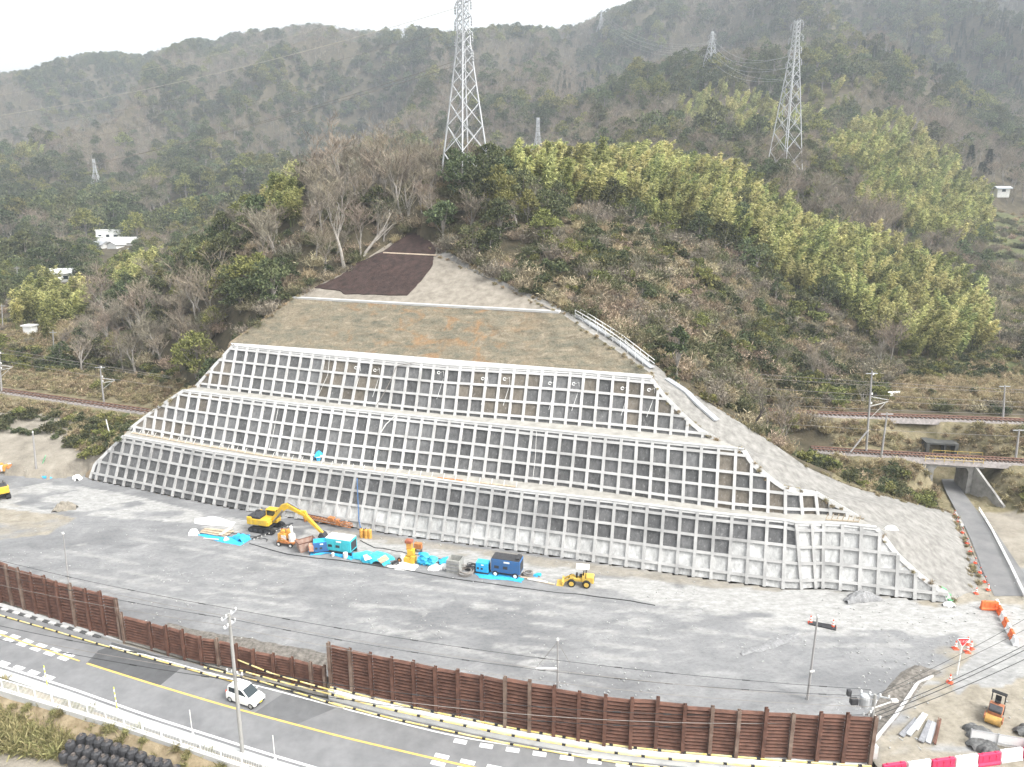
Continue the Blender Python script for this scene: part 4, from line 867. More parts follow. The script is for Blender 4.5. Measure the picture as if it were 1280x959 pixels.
# bushes, thickets, reeds, grass
x, y = candidates(1.7, 92, 240); x, y, z, px, py = filt(x, y, 2); r = RNG.random(len(x)); nz = fbm(x / 9, y / 9, 3, 99)
bu = anyp(px, py, BRU); ok = clear(px, py, .7); dry = anyp(px, py, DRY); sand = anyp(px, py, SAND); grn = anyp(px, py, GREEN[:3]); bam = anyp(px, py, BAM); orc = anyp(px, py, ORCH)
HED = [[(-40,440),(60,440),(130,452),(235,468),(240,485),(140,470),(-40,462)], [(0,520),(60,520),(110,530),(150,560),(110,575),(60,545),(0,540)], [(985,545),(1040,560),(1110,590),(1180,625),(1195,640),(1130,632),(1070,612),(1010,588)], [(1222,590),(1300,590),(1300,652),(1240,655)], [(1125,452),(1250,460),(1250,476),(1130,470)], [(1180,440),(1300,440),(1300,452),(1180,452)], [(90,520),(185,530),(160,585),(118,570)]]
hed = anyp(px, py, HED)
kb = ok & (hed & (r < .75) | bu & (nz > .52) & (r < .55) | ~bu & ~dry & ~sand & ~grn & ~bam & ~orc & (r < .06) & (y < 190) | dry & (r < .025)); put('bush', x[kb], y[kb], z[kb], np.where(bu[kb], 1.35, 1) * RNG.uniform(.5, 1.2, kb.sum()), px[kb], py[kb])
kk = ok & ~kb & (bu & (r < .85) | ~dry & ~sand & ~grn & ~bam & ~orc & (r < .42) | hed & (r < .5) | dry & (r < np.where((px > 1000) & (py > 520), .3, np.where(px < 300, .12, .04))) | orc & (r < .55)); brush += list(zip(x[kk], y[kk], z[kk], np.where(dry[kk], .55, 1) * RNG.uniform(.55, 1.15, kk.sum())))
RE = [[(965,500),(1020,505),(1055,530),(1050,565),(1000,560),(960,530)], [(1120,478),(1300,478),(1300,506),(1120,505)], [(70,415),(95,415),(95,430),(70,430)], [(1240,520),(1300,520),(1300,545),(1240,540)]]
kk = ok & anyp(px, py, RE) & (r < .5); reeds += list(zip(x[kk], y[kk], z[kk], RNG.uniform(.5, 1., kk.sum()) * np.where(px[kk] < 1060, 1.25, .62)))
x, y = candidates(.85, 92, 175); x, y, z, px, py = filt(x, y, 1, -1.2); r = RNG.random(len(x)); kk = (anyp(px, py, DRY) & (r < .75)) | (anyp(px, py, BRU + GREEN[:3]) & (r < .3)); tufts += list(zip(x[kk], y[kk], z[kk], RNG.uniform(.5, 1.2, kk.sum())))
for ln_, n_ in ((ERs, 170), (GOs, 260), (EL[8:], 120)):
    q = resample(ln_, n_); tufts += [(a[0] + RNG.normal(0, .35), a[1] + RNG.normal(0, .35), a[2] - .1, RNG.uniform(.2, .62)) for a in q if RNG.random() < .7]
# terraced orchard on the far right: bushes in rows
for row, (Y0, st) in enumerate(((168, 2.0), (178, 2.0), (188, 2.0), (199, 2.2), (211, 2.2), (224, 2.4), (238, 2.4), (253, 2.6), (270, 2.8), (290, 3.0), (312, 3.2))):
    x = np.arange(.62 * Y0, .9 * Y0, st); y = Y0 + (x - x[0]) * -.12 + RNG.normal(0, .25, len(x)); z = hbil(x, y); px, py = pix(x, y, z); k = anyp(px, py, ORCH) & (RNG.random(len(x)) < .85); put('bush', x[k], y[k], z[k], RNG.uniform(1.0, 1.5, k.sum()), px[k], py[k])
x, y = candidates(3.0, 300, 500); x, y, z, px, py = filt(x, y, 3); k = anyp(px, py, CITRUS) & (RNG.random(len(x)) < .8) & clear(px, py, .6); put('bush', x[k], y[k], z[k], RNG.uniform(1.1, 1.9, k.sum()), px[k], py[k])
x, y = candidates(2.3, 165, 335); x, y, z, px, py = filt(x, y, 2); k = anyp(px, py, ORCH) & (RNG.random(len(x)) < .2); brush += list(zip(x[k], y[k], z[k], RNG.uniform(.5, 1.0, k.sum())))
# far woods
x, y = candidates(7.6, 345, 1800); x, y, z, px, py = filt(x, y, 10); n = len(x); r = RNG.random(n); nz = fbm(x / 85, y / 85, 4, 123)
bam = anyp(px, py, BAM); co = anyp(px, py, CON) & (r < .3); cit = anyp(px, py, CITRUS); ok = clear(px, py) & ~(cit & (y < 480))
k = bam & ok & (r < .85); put('bamboo', x[k], y[k], z[k], RNG.uniform(.85, 1.2, k.sum()), px[k], py[k])
k2 = ~bam & co & ok; put('conifer', x[k2], y[k2], z[k2], RNG.uniform(.8, 1.3, k2.sum()), px[k2], py[k2])
lowf = np.clip((600 - y) / 300, 0, 1) * (px < 560)
k3 = ~bam & ~co & ok & (r < np.where(nz > .53, .9, .16) + lowf * .35); put('evergreen', x[k3], y[k3], z[k3], (.75 + 1.7 * RNG.random(k3.sum()) ** 2), px[k3], py[k3])
k4 = ~bam & ~co & ok & ~k3 & (r < .97); put('bare', x[k4], y[k4], z[k4], RNG.uniform(.95, 1.7, k4.sum()), px[k4], py[k4])
# ------------------------------------------------------------------ planting: nearest as things, the rest of each kind as one woods
def stuff(name, label, protos, pts, cat=None):
    col = bpy.data.collections.new(name + '_kit')
    for i, me in enumerate(protos): o = bpy.data.objects.new('%s_%02d' % (name, i), me); col.objects.link(o)
    pts = np.array(pts); n = len(pts); me = bpy.data.meshes.new(name); me.vertices.add(n); me.vertices.foreach_set('co', pts[:, :3].astype(np.float32).reshape(-1))
    for nm, ty, v in (('scl', 'FLOAT', pts[:, 3]), ('yaw', 'FLOAT', RNG.normal(0, .6, n) if 'bamboo' in name else RNG.uniform(0, 6.283, n)), ('pick', 'INT', RNG.integers(0, len(protos), n))):
        a = me.attributes.new(nm, ty, 'POINT'); a.data.foreach_set('value', v.astype(np.int32 if ty == 'INT' else np.float32))
    o = bpy.data.objects.new(name, me); COL.objects.link(o)
    g = bpy.data.node_groups.new(name, 'GeometryNodeTree'); g.interface.new_socket('Geometry', in_out='INPUT', socket_type='NodeSocketGeometry'); g.interface.new_socket('Geometry', in_out='OUTPUT', socket_type='NodeSocketGeometry')
    N, L = g.nodes, g.links; gi, go = N.new('NodeGroupInput'), N.new('NodeGroupOutput'); ip = N.new('GeometryNodeInstanceOnPoints'); ci = N.new('GeometryNodeCollectionInfo'); ci.inputs[0].default_value = col; ci.inputs['Separate Children'].default_value = True; ci.inputs['Reset Children'].default_value = True
    def na(nm, ty): q = N.new('GeometryNodeInputNamedAttribute'); q.data_type = ty; q.inputs[0].default_value = nm; return q.outputs[0]
    cx = N.new('ShaderNodeCombineXYZ'); L.new(na('yaw', 'FLOAT'), cx.inputs[2]); er = N.new('FunctionNodeEulerToRotation'); L.new(cx.outputs[0], er.inputs[0])
    L.new(gi.outputs[0], ip.inputs['Points']); L.new(ci.outputs[0], ip.inputs['Instance']); ip.inputs['Pick Instance'].default_value = True; L.new(na('pick', 'INT'), ip.inputs['Instance Index']); L.new(er.outputs[0], ip.inputs['Rotation']); L.new(na('scl', 'FLOAT'), ip.inputs['Scale']); L.new(ip.outputs[0], go.inputs[0])
    md = o.modifiers.new('planting', 'NODES'); md.node_group = g; return tag(o, label, cat or name.split('_')[-1], kind='stuff')
def side(px, py, y, kind):
    """which stand a tree belongs to, in words one can find in the picture"""
    if y > 345: return 'on the hazy mountainside behind'
    if kind == 'bush':
        if px > 1180 and py < 440: return 'in the terraced orchard rows'
        if px > 960 and py > 540: return 'on the bank by the railway underpass'
        if px > 960: return 'along the field edge above the double railway'
        if px < 300 and py > 500: return 'on the bank below the single railway'
        if px < 300: return 'along the slope above the single railway'
        return 'on the brown slope beside the cut' if px > 540 else 'in the wood beside the cut'
    if px < 140: return 'in the valley beyond the railway and white houses' if py < 330 else 'by the dry field above the single railway'
    if px < 400: return 'on the wooded flank above the single railway'
    if px < 600: return 'on the hilltop around the brown mat and big pylon'
    if px < 860 and py < 300: return 'on the ridge just beyond the biggest pylon'
    if px < 1120 and y > 235: return 'around the foot of the ridge pylon'
    if px < 860: return 'on the brown slope beside the stairs'
    if px < 1120: return 'on the long slope above the underpass'
    return 'by the terraced orchard'
WORDS = {'bamboo': ('bamboo_clump', 'feathery yellow-green bamboo ', 'bamboo', 'bamboo '), 'evergreen': ('evergreen_tree', 'dense leafy evergreen tree ', 'tree', 'evergreen trees '), 'bare': ('bare_tree', 'leafless grey-brown tree ', 'tree', 'bare trees '), 'bush': ('bush', 'low dark leafy bush ', 'bush', 'bushes ')}
jmesh = {}
def plant(kind, x, y, z, s, label, group, var, rz=None, sc=None):
    if kind == 'bamboo': rz = random.gauss(0, .6)
    nm, _, cat, _ = WORDS[kind]; near = y * 1.0 < 235
    if kind == 'bush':
        o = bpy.data.objects.new(nm, BUSH[var % 3]); COL.objects.link(o)
    else:
        tr, cr = KIT[kind][var % len(KIT[kind])]
        if near:
            o = bpy.data.objects.new(nm, None); COL.objects.link(o)
            for me, pn in ((tr, 'culms' if kind == 'bamboo' else 'trunk'), (cr, 'foliage' if kind == 'bamboo' else 'branches' if kind == 'bare' else 'crown')):
                c = bpy.data.objects.new(pn, me); COL.objects.link(c); c.parent = o
        else:
            k = (kind, var % len(KIT[kind]))
            if k not in jmesh: jmesh[k] = joined(tr, cr, nm)
            o = bpy.data.objects.new(nm, jmesh[k]); COL.objects.link(o)
    o.location = (x, y, z); o.rotation_euler.z = rz if rz is not None else random.uniform(0, 6.283); o.scale = sc or (s, s, s * random.uniform(.9, 1.12))
    return tag(o, label, cat, group)
LIMIT = {'bamboo': 290, 'evergreen': 290, 'bare': 285, 'bush': 285}
for kind, lim in LIMIT.items():
    pl = sorted(pools[kind], key=lambda t: -t[3] / t[1])
    for x, y, z, s, px, py in pl[:lim]:
        w = side(px, py, y, kind); v = random.randrange(5); big = {'bamboo': (.86, 1.0), 'evergreen': (.68, .95), 'bare': (.8, 1.05), 'bush': (.7, .95)}[kind]
        sz = 'small' if s < big[0] else 'tall' if s > big[1] else 'mid-sized'
        if kind == 'bush': v %= 3; sz = sz.replace('tall', 'wide').replace('mid-sized', 'rounded')
        hue = {'bamboo': ('yellow', 'yellow', 'green', 'yellow', 'green'), 'evergreen': ('dark', 'dark', 'dark', 'olive', 'dark'), 'bare': ('grey', 'reddish', 'grey', 'reddish', 'grey'), 'bush': ('dark', 'dark', 'olive')}[kind][v]
        plant(kind, x, y, z - .15, s, {'bamboo': '%s feathery %s bamboo ', 'evergreen': '%s leafy %s evergreen ', 'bare': '%s bare %s-brown tree ', 'bush': '%s leafy %s bush '}[kind] % (sz, hue) + w, WORDS[kind][3] + w, v)
    rest = [(t[0], t[1], t[2] - .2, t[3]) for t in pl[lim:]]
    if rest:
        nm = {'bamboo': 'bamboo_grove', 'evergreen': 'evergreen_woods', 'bare': 'bare_woods', 'bush': 'scrub'}[kind]
        lab = {'bamboo': 'yellow-green bamboo grove covering the ridge beyond the cut', 'evergreen': 'dark evergreen woods spread over the hazy mountains', 'bare': 'leafless brown woods spread over the hazy mountains', 'bush': 'low green scrub over the slopes'}[kind]
        stuff(nm, lab, BUSH if kind == 'bush' else [joined(a, b, nm) for a, b in KIT[kind]], rest)
    print(kind, len(pl))
stuff('conifer_woods', 'dark blue-green conifers on the upper mountainside', [joined(a, b, 'conifer') for a, b in KIT['conifer']], [(t[0], t[1], t[2] - .2, t[3]) for t in pools['conifer']], 'conifers')
stuff('undergrowth', 'brown leafless thickets and canes covering the slopes', BRUSH, brush); stuff('dry_reeds', 'tall pale dry reeds beside the railway lines', REED, reeds, 'reeds'); stuff('dry_grass', 'short dry grass tufts on fields and banks', TUFT, tufts, 'grass')
print('brush', len(brush), 'reeds', len(reeds), 'tufts', len(tufts))
# trees that stand out
def special(px, py, Yv, proto, name, label, s, rz=0):
    p = onplane(px, py, TOPPL) + [0, .6, 0] if Yv == 0 else D(px, py, Yv); z = p[2] if Yv == 0 else ground(p[0], p[1]); o = bpy.data.objects.new(name, None); COL.objects.link(o); o.location = (p[0], p[1], z - .2); o.rotation_euler.z = rz; o.scale = (s,) * 3
    for me, pn in zip(proto, ('trunk', 'crown' if 'bare' not in name else 'branches')): c = bpy.data.objects.new(pn, me); COL.objects.link(c); c.parent = o
    return tag(o, label, 'tree')
special(243, 420, 128, grow_broadleaf(301, 9, 8.5, M_olive, 34, 80), 'broadleaf_tree', 'rounded yellow-green tree above the end of the stepped wall', 1.0)
special(430, 338, 0, grow_bare(302, 17, M_twig, M_pale, .5, 6, 4, .05, 3, (-.25, 0)), 'bare_tree', 'tall pale-trunked bare tree leaning beside the brown mat', 1.0)
special(452, 322, 0, grow_bare(303, 15, M_twig, M_pale, .6, 6, 4, .05, 3, (.1, .1)), 'bare_tree', 'pale bare tree with forked trunk, second beside the brown mat', 1.0)
special(508, 288, 0, grow_bare(304, 15, M_twig2, M_pale, .7, 7, 4, .05, 3, (.1, 0)), 'bare_tree', 'spreading bare tree right above the tip of the brown mat', 1.0)
special(553, 305, 0, grow_broadleaf(305, 8.5, 6.4, M_ever, 20, 75, low=.5), 'evergreen_tree', 'flat-topped green tree on bare pale stems above the gravel hilltop', 1.0)
special(610, 225, 150, grow_broadleaf(306, 9, 9, M_ever, 32, 75), 'evergreen_tree', 'big round dark tree beside the foot of the biggest pylon', 1.0)
special(845, 470, 99, grow_broadleaf(307, 9, 3.2, M_ever, 14, 60, low=.45), 'evergreen_tree', 'slim small-crowned tree standing by the stairs beside the cut', .9)
special(940, 545, 95, grow_bare(308, 8, M_twig, mat('bark_dark', (.06, .05, .045), .9), .4, 4, 3, .04, 2, (.12, 0)), 'bare_tree', 'thin dark bare tree leaning over the gravel shoulder', 1.0)
for i, (a, b, d, sz) in enumerate(((30, 310, 262, 2.0), (72, 312, 268, 1.9), (-5, 330, 255, 1.8), (55, 345, 248, 1.5), (105, 330, 262, 1.4))):
    special(a, b, d, KIT['evergreen'][(0, 1, 2, 4, 0)[i]], 'evergreen_tree', ['huge domed evergreen tree in the valley, tallest of its clump', 'huge evergreen tree next to the white houses side of the clump', 'huge evergreen tree cut by the picture edge in the valley clump', 'smaller dark evergreen at the front of the valley clump', 'smaller dark evergreen at the houses end of the valley clump'][i], sz, i)
# ------------------------------------------------------------------ object materials
Y_MACH = mat('machine_yellow', (.46, .31, .06), .5, col2=(.70, .43, .02), scale=1.6, spec=.4, detail=7); Y_LOAD = mat('loader_yellow', (.62, .42, .09), .5, var=.15, scale=2); BLK = mat('black_rubber', (.02, .02, .02), .85); STEEL = mat('dull_steel', (.3, .3, .31), .5, var=.2, scale=3, metal=.6)
DARKM = mat('dark_metal', (.045, .045, .048), .6, var=.3, scale=4); GLASS = mat('dark_glass', (.02, .03, .035), .08, spec=.7); WHITE = mat('white_paint', (.78, .78, .76), .45, spec=.4); OFFW = mat('off_white', (.6, .59, .56), .7, var=.12, scale=2)
RUST = mat('rusty_steel', (.078, .039, .028), .85, col2=(.175, .088, .062), scale=1.3, detail=8, bump=.2); RUST2 = mat('rust_post', (.11, .062, .045), .85, col2=(.25, .19, .15), scale=.8, detail=8); ORNG = mat('machine_orange', (.55, .28, .06), .6, var=.25, scale=3); RORG = mat('rust_orange', (.42, .17, .06), .8, var=.3, scale=3)
TARP = mat('blue_tarp', (.02, .30, .62), .55, col2=(.05, .45, .78), scale=2.5, bump=.4); TURQ = mat('turquoise_tarp', (.03, .42, .60), .55, col2=(.09, .60, .74), scale=2.5, bump=.4); CBLUE = mat('compressor_blue', (.06, .13, .25), .55, col2=(.03, .13, .34), scale=1.6, detail=7); TQ = mat('turquoise_paint', (.05, .42, .48), .45, var=.1, scale=2)
RED = mat('cone_red', (.72, .11, .05), .6); ORP = mat('barrier_orange', (.70, .16, .05), .6, var=.12, scale=3); CRIM = mat('barrier_crimson', (.55, .035, .10), .5, var=.1, scale=3); WPL = mat('barrier_white', (.74, .74, .73), .5, var=.06, scale=3)
WOOD = mat('weathered_wood', (.30, .24, .17), .85, col2=(.48, .40, .30), scale=3); CARD = mat('cardboard', (.38, .28, .20), .9, var=.2, scale=3); GALV = mat('galvanised', (.42, .43, .44), .5, var=.12, scale=3, metal=.3); POLEC = mat('concrete_pole', (.29, .285, .27), .85, var=.1, scale=1); POLEB = mat('steel_pole', (.30, .29, .28), .7, var=.12, scale=1)
CABLE = mat('cable_black', (.03, .03, .03), .7); CABG = mat('cable_grey', (.22, .2, .18), .7); YPIPE = mat('pipe_yellow', (.62, .44, .10), .6, col2=(.70, .62, .35), scale=.6); LEAD = mat('pylon_steel', (.45, .46, .47), .6, var=.08, scale=1); GREENN = mat('green_net', (.15, .38, .2), .8, var=.15, scale=3)
def wheel(par, loc, r, w, rim=OFFW, ax='Y'):
    mb = MB(); mb.lathe(loc, [(r * .62, -w / 2), (r * .93, -w / 2), (r, -w * .3), (r, w * .3), (r * .93, w / 2), (r * .62, w / 2)], 18, axis=ax); o = mb.build('wheel', BLK, par)
    m2 = MB(); m2.lathe(loc, [(r * .3, -w * .54), (r * .6, -w * .52), (r * .6, w * .52), (r * .3, w * .54)], 14, axis=ax); m2.build('rim', rim, o); return o
def bx(par, nm, parts, m, bevel=.03):
    mb = MB()
    for c, d, *r in parts: mb.box(c, d, rz=r[0] if r else 0)
    return mb.build(nm, m, par, bevel=bevel)
def lump(nm, m, par=None, sx=1., sy=1., sz=.6, seed=1, loc=None, rz=0, n=22, fold=.35):
    """a heap under sheeting or of loose material: a domed, folded grid"""
    u, v = np.meshgrid(np.linspace(-1, 1, n), np.linspace(-1, 1, n)); r = np.sqrt(u * u + v * v).clip(0, 1.4); ang = np.arctan2(v, u)
    k = 1 + .22 * np.sin(ang * 3 + seed) + .12 * np.sin(ang * 7 + seed * 2)
    h = np.clip(1 - (r / k) ** 2.4, 0, 1) ** .7 * (.55 + fold * 1.6 * fbm(u * 2.2 + seed * 5, v * 2.2, 3, seed)) ; sc = np.where(r > k, k / np.maximum(r, 1e-6), 1)
    G = np.stack([u * sc * sx / 2, v * sc * sy / 2, h * sz + .015], -1); o = grid_mesh(nm, G, m); o.parent = par
    if loc is not None: o.location = loc
    o.rotation_euler.z = rz; return o
def sheet(nm, m, pxs, th=.03, z=.05, seed=1):
    pts = [P(x, y, z) for x, y in pxs]; c = np.mean(pts, 0); mb = MB(); rg = random.Random(seed); out = []
    for a, b in zip(pts, pts[1:] + pts[:1]):
        for i in range(4): q = a + (b - a) * i / 4; out.append(tuple(q - c + np.array([rg.uniform(-.12, .12), rg.uniform(-.12, .12), 0])))
    k = len(out); inner = [(x * .55, y * .55, rg.uniform(.03, .16)) for x, y, _ in out]
    mb.add(out + inner + [(0, 0, .08)], [(i, (i + 1) % k, k + (i + 1) % k, k + i) for i in range(k)] + [(k + i, k + (i + 1) % k, 2 * k) for i in range(k)]); mb.slab([(x, y, -.002) for x, y, _ in out], th)
    return mb.build(nm, m, loc=c)
def at(px, py, z=0): return tuple(P(px, py, z))
# ------------------------------------------------------------------ soldier-pile fences
def pile_fence(nm, label, posts, zb, boards, base_over=.0):
    """posts: (foot px, head px) pairs; H piles with lagging boards stacked between"""
    f = [P(a, b, zb) for a, b, _, _ in posts]; h = [zat(p[1], q[3]) for p, q in zip(f, posts)]; o = thing(nm, label, 'retaining fence', tuple(f[0])); O = np.array(f[0]); up = np.array([0, 0, 1.])
    bm_ = MB()
    for i in range(len(f) - 1):
        a, b = f[i], f[i + 1]; d = (b - a) / np.linalg.norm((b - a)[:2]); n = np.array([-d[1], d[0], 0]); hh = min(h[i], h[i + 1]) - zb - .35 + abs(h[i] - h[i + 1]) * .4; k = boards
        for j in range(k):
            z0, z1 = zb + hh * j / k, zb + hh * (j + 1) / k; a_, b_ = a + d * .12, b - d * .12; lean = .24; a0, b0 = a_ + n * .02, b_ + n * .02
            za = (h[i] - h[i + 1]) * .5 * (j + 1) / k; zm = z0 + (z1 - z0) * .45; vs = [(*(q_ + n * d_)[:2], z_) for d_, z_ in ((.14, z0), (-.05, zm), (.08, z1 - .03), (.22, z1 - .03), (.22, z0)) for q_ in (a0, b0)]
            bm_.add([tuple(np.array(v) - O) for v in vs], [(0, 1, 3, 2), (2, 3, 5, 4), (4, 5, 7, 6), (6, 7, 9, 8), (8, 9, 1, 0), (0, 2, 4, 6, 8), (9, 7, 5, 3, 1)])
    bm_.build('board_panel', RUST, o)
    for i, (p, t) in enumerate(zip(f, h)):
        j = min(i, len(f) - 2); d = f[j + 1] - f[j]; d /= np.linalg.norm(d); n = np.array([-d[1], d[0], 0]); c = p - O - n * .1; mb = MB()
        for k_ in (-.12, .12): mb.bar(c + n * k_ + up * (-.4), c + n * k_ + up * (t - zb), .28, .03, up=tuple(n))
        mb.bar(c + up * (-.4), c + up * (t - zb), .03, .24, up=tuple(n)); mb.build('post', RUST2 if random.random() < .35 else RUST, o)
    return o
pile_fence('steel_pile_fence', 'tall rusty board fence with steel posts at the bend of the road', [(-101,729,-112,663),(-75,735,-85,670),(-48,741,-57,678),(-22,746,-30,686),(2.5,751,-4.5,694),(17,757,9.5,705),(32,762.5,23.7,709),(47,767.5,38.7,715),(64.5,772.5,57,718.7),(79,778.7,72.5,725.7),(96.7,783.7,90,728.7),(115,789,108,735),(133.7,794.5,127,738),(153,799.5,145.8,747.5)], -.8, 13)
pile_fence('steel_pile_fence', 'low rusty board fence between the two taller stretches', [(157,801,150,765),(191.5,810,189,777),(212,816.5,210.5,781),(232.5,823,230,786),(254,829,252,795),(275,832,273.5,797),(299,838,297.5,804),(320,844,318.5,811),(344.5,849,342,816),(368,854,366,820.5),(391,861,390,827),(408,865,407,831)], -.8, 9)
pile_fence('steel_pile_fence', 'long tall rusty board fence on the white concrete footing', [(415,858,413.4,802),(441,865,438.6,809.7),(466,871,464.5,815),(492.4,877.6,490.7,820.5),(519.3,883.6,517.6,825),(546,890,546,832),(573.7,895.4,573.7,835.6),(603.2,901,603.2,843.3),(631.8,908,632.5,844.7),(662,914.2,663,849),(692.3,919,693.3,856.4),(723,924.6,724,863.5),(755,930.7,757,868),(787.3,934.7,789.7,871.5),(819,936.3,822.3,870.5),(852.5,940,856.3,879.3),(886.3,942.6,890,881.9),(919,945.6,923.8,886.4),(951.9,947.5,958.3,883.8),(985.6,948.6,991.3,891.3),(1019.4,951.3,1025.8,889.4),(1052,953.2,1059.5,890.5),(1086,955,1094,895)], .1, 13)
foot = thing('concrete_footing', 'white concrete footing under the long tall rusty fence', 'footing', tuple(FENCE_R[0])); fr = smooth(FENCE_R, 60); O = np.array(FENCE_R[0]); mb = MB(); A_, B_ = shift(fr, .45), shift(fr, -.62)
mb.loft([[tuple(np.array((*a[:2], -.85)) - O), tuple(np.array((*b[:2], -.85)) - O), tuple(np.array((*b[:2], .04)) - O), tuple(np.array((*(b + (a - b) * .07)[:2], .1)) - O), tuple(np.array((*a[:2], .1)) - O)] for a, b in zip(A_, B_)]); mb.build('footing_block', mat('footing_white', (.55, .55, .54), .85, col2=(.68, .68, .67), scale=.7), foot)
def striped_pipe(pts, label, step=1.9, r=.065, group='yellow and black guard pipes', m=YPIPE):
    p = dens(pts, .5); O = p[0].copy(); o = thing('guard_pipe', label, 'guard pipe', tuple(O), 0, group); mb = MB(); mb.tube([tuple(q - O) for q in p], r, 6); mb.build('pipe', m, o)
    d = np.r_[0, np.cumsum(np.linalg.norm(np.diff(p, axis=0), axis=1))]; mb = MB()
    for s in np.arange(.4, d[-1] - .4, step):
        q = [np.array([np.interp(k, d, p[:, i]) for i in range(3)]) - O for k in (s, s + .28)]; mb.tube([tuple(a) for a in q], r * 1.45, 6)
    mb.build('collar', BLK, o)
fb = fr; striped_pipe([tuple(q) for q in shift(fb, -.28) + [0, 0, .12]], 'yellow guard pipe along the top of the white footing'); striped_pipe([tuple(q) for q in shift(fb, -.70) + [0, 0, -.25]], 'yellow guard pipe along the face of the white footing', 2.1)
striped_pipe([tuple(q) for q in shift(fb, -1.05) + [0, 0, -.78]][:44], 'yellow guard pipe at road level below the white footing', 2.4)
e3 = along(eu, -120, 300); striped_pipe([tuple(q) for q in shift(e3, -.35) + [0, 0, .12]], 'yellow guard pipe along the kerb at the road bend', 1.9)
striped_pipe([P(290, 822, 1.2 - .8), P(340, 842, .4), P(418, 864, .35)], 'upper yellow guard pipe in front of the low fence'); striped_pipe([P(300, 838, 0), P(350, 852, -.1), P(430, 872, -.1)], 'lower yellow guard pipe in front of the low fence'); striped_pipe([P(255, 834, -.55), P(330, 853, -.55), P(430, 884, -.6)], 'yellow guard pipe lying at the foot of the low fence')
soil = MB(); n = 40; sA = resample([P(x, y, 0) for x, y in ((200, 784), (260, 797), (330, 808), (418, 826))], n)
V = []
for i, q in enumerate(sA):
    V.append([q + [-.1 + fbm(i * .5, k * .9, 3, 8) * .8, k * .45 - 1.9 + fbm(i * .4 + 9, k, 3, 5) * .5, [-.1, .15, .3, .35, .2, .05, -.1][k] * (.3 + .9 * float(fbm(i * .35, k * .5, 3, 4)))] for k in range(7)])
tag(grid_mesh('soil_bank', np.array(V), mat('broken_soil', (.075, .068, .058), .95, col2=(.22, .2, .175), scale=2.6, bump=.8, bscale=6), False), 'rough eroded earth bank just behind the low rusty fence', 'soil bank', kind='thing')
# ------------------------------------------------------------------ white roadside fence, posts, poles, cables
wf = resample([P(x, y, -.66) for x, y in ((-260, 783), (-80, 832), (0, 861), (151, 906), (292, 953), (430, 995), (620, 1050))], 200); O = wf[0].copy(); d = np.r_[0, np.cumsum(np.linalg.norm(np.diff(wf, axis=0), axis=1))]
def onl(s): return np.array([np.interp(s, d, wf[:, i]) for i in range(3)]) - O
o = thing('roadside_fence', 'white baluster fence along the outer edge of the road', 'fence', tuple(O)); U = np.array([0, 0, 1.]); mb = MB(); mb.tube([tuple(onl(s) + U * 1.08) for s in np.arange(0, d[-1], 1)], .05, 6); mb.tube([tuple(onl(s) + U * .16) for s in np.arange(0, d[-1], 1)], .035, 5); mb.build('rail', WHITE, o)
mb = MB()
for s in np.arange(.1, d[-1], .16): mb.bar(onl(s) + U * .16, onl(s) + U * 1.06, .03)
mb.build('balusters', WHITE, o)
for s in np.arange(0, d[-1], 2.05): q = MB(); q.box(onl(s) + U * .5, (.10, .10, 1.2)); q.build('post', WHITE, o)
mb = MB(); mb.loft([[tuple(onl(s) + [-.12, .18, -.1]), tuple(onl(s) + [.1, -.25, -.9]), tuple(onl(s) + [.1, -.25, .02]), tuple(onl(s) + [-.12, .18, .06])] for s in np.arange(0, d[-1], 1)]); mb.build('fence_base', M_cope, o)
for i, (x, y0, y1, c) in enumerate(((58.5, 832, 859, 1), (145.5, 859, 887.6, 1), (239.7, 887.6, 918, 0), (342.8, 919.5, 950, 0))):
    p = P(x + 1, y1, -.66); h = zat(p[1], y0) + .66; t = thing('delineator_post', ['yellow and white road post nearest the picture edge', 'yellow and white road post above the black bags', 'slim pale road post before the utility pole', 'slim pale road post past the utility pole'][i], 'road post', tuple(p), 0, 'road edge posts')
    mb = MB(); mb.lathe((0, 0, 0), [(.04, .1), (.04, h)], 8); mb.build('post', mat('post_lime', (.62, .68, .08), .5) if c else OFFW, t); mb = MB(); mb.lathe((0, 0, 0), [(.13, 0), (.11, .1), (.05, .14)], 10); mb.build('base', WHITE, t)
    if c: mb = MB(); [mb.lathe((0, 0, h * k), [(.046, 0), (.046, h * .1)], 8) for k in (.35, .58, .8)]; mb.build('reflective_band', WHITE, t)
def pole(nm, label, foot, head, z, r=.15, m=POLEC, arms=(), cat='utility pole', group=None):
    p = P(*foot, z); q = D(*head, p[1]); q[1] = p[1]; o = thing(nm, label, cat, tuple(p), 0, group); h = q - p; mb = MB(); mb.tube([(0, 0, -.3), tuple(h * .5), tuple(h)], [r, r * .85, r * .65], 10); mb.build('pole_shaft', m, o)
    for k, l, ang in arms:
        c = h * k; v = np.array([math.cos(ang), math.sin(ang), 0]) * l / 2; a = MB(); a.bar(c - v, c + v, .09, .09); a = a.build('cross_arm', GALV, o); ins = MB()
        for s in (-.95, -.35, .35, .95): ins.lathe(tuple(c + v * s + [0, 0, .04]), [(.035, 0), (.07, .06), (.04, .12), (.07, .18), (.03, .24)], 8)
        ins.build('insulators', WHITE, a)
    return o, p, p + h
ra_ = heading((200, 850), (500, 930))
pA, fA, tA = pole('utility_pole', 'tall concrete pole beside the white car', (303, 940), (286, 767), -.66, .17, POLEC, ((.985, 1.6, ra_ + 1.57), (.92, 1.2, ra_ + 1.57), (.58, 1.5, ra_)))
pB, fB, tB = pole('utility_pole', 'concrete pole with transformer gear at the end of the rusty fence', (1082, 952), (1094, 868), -.2, .17, POLEC, ((.98, 2.0, ra_), (.8, 1.6, ra_ + 1.2), (.66, 1.2, ra_)))
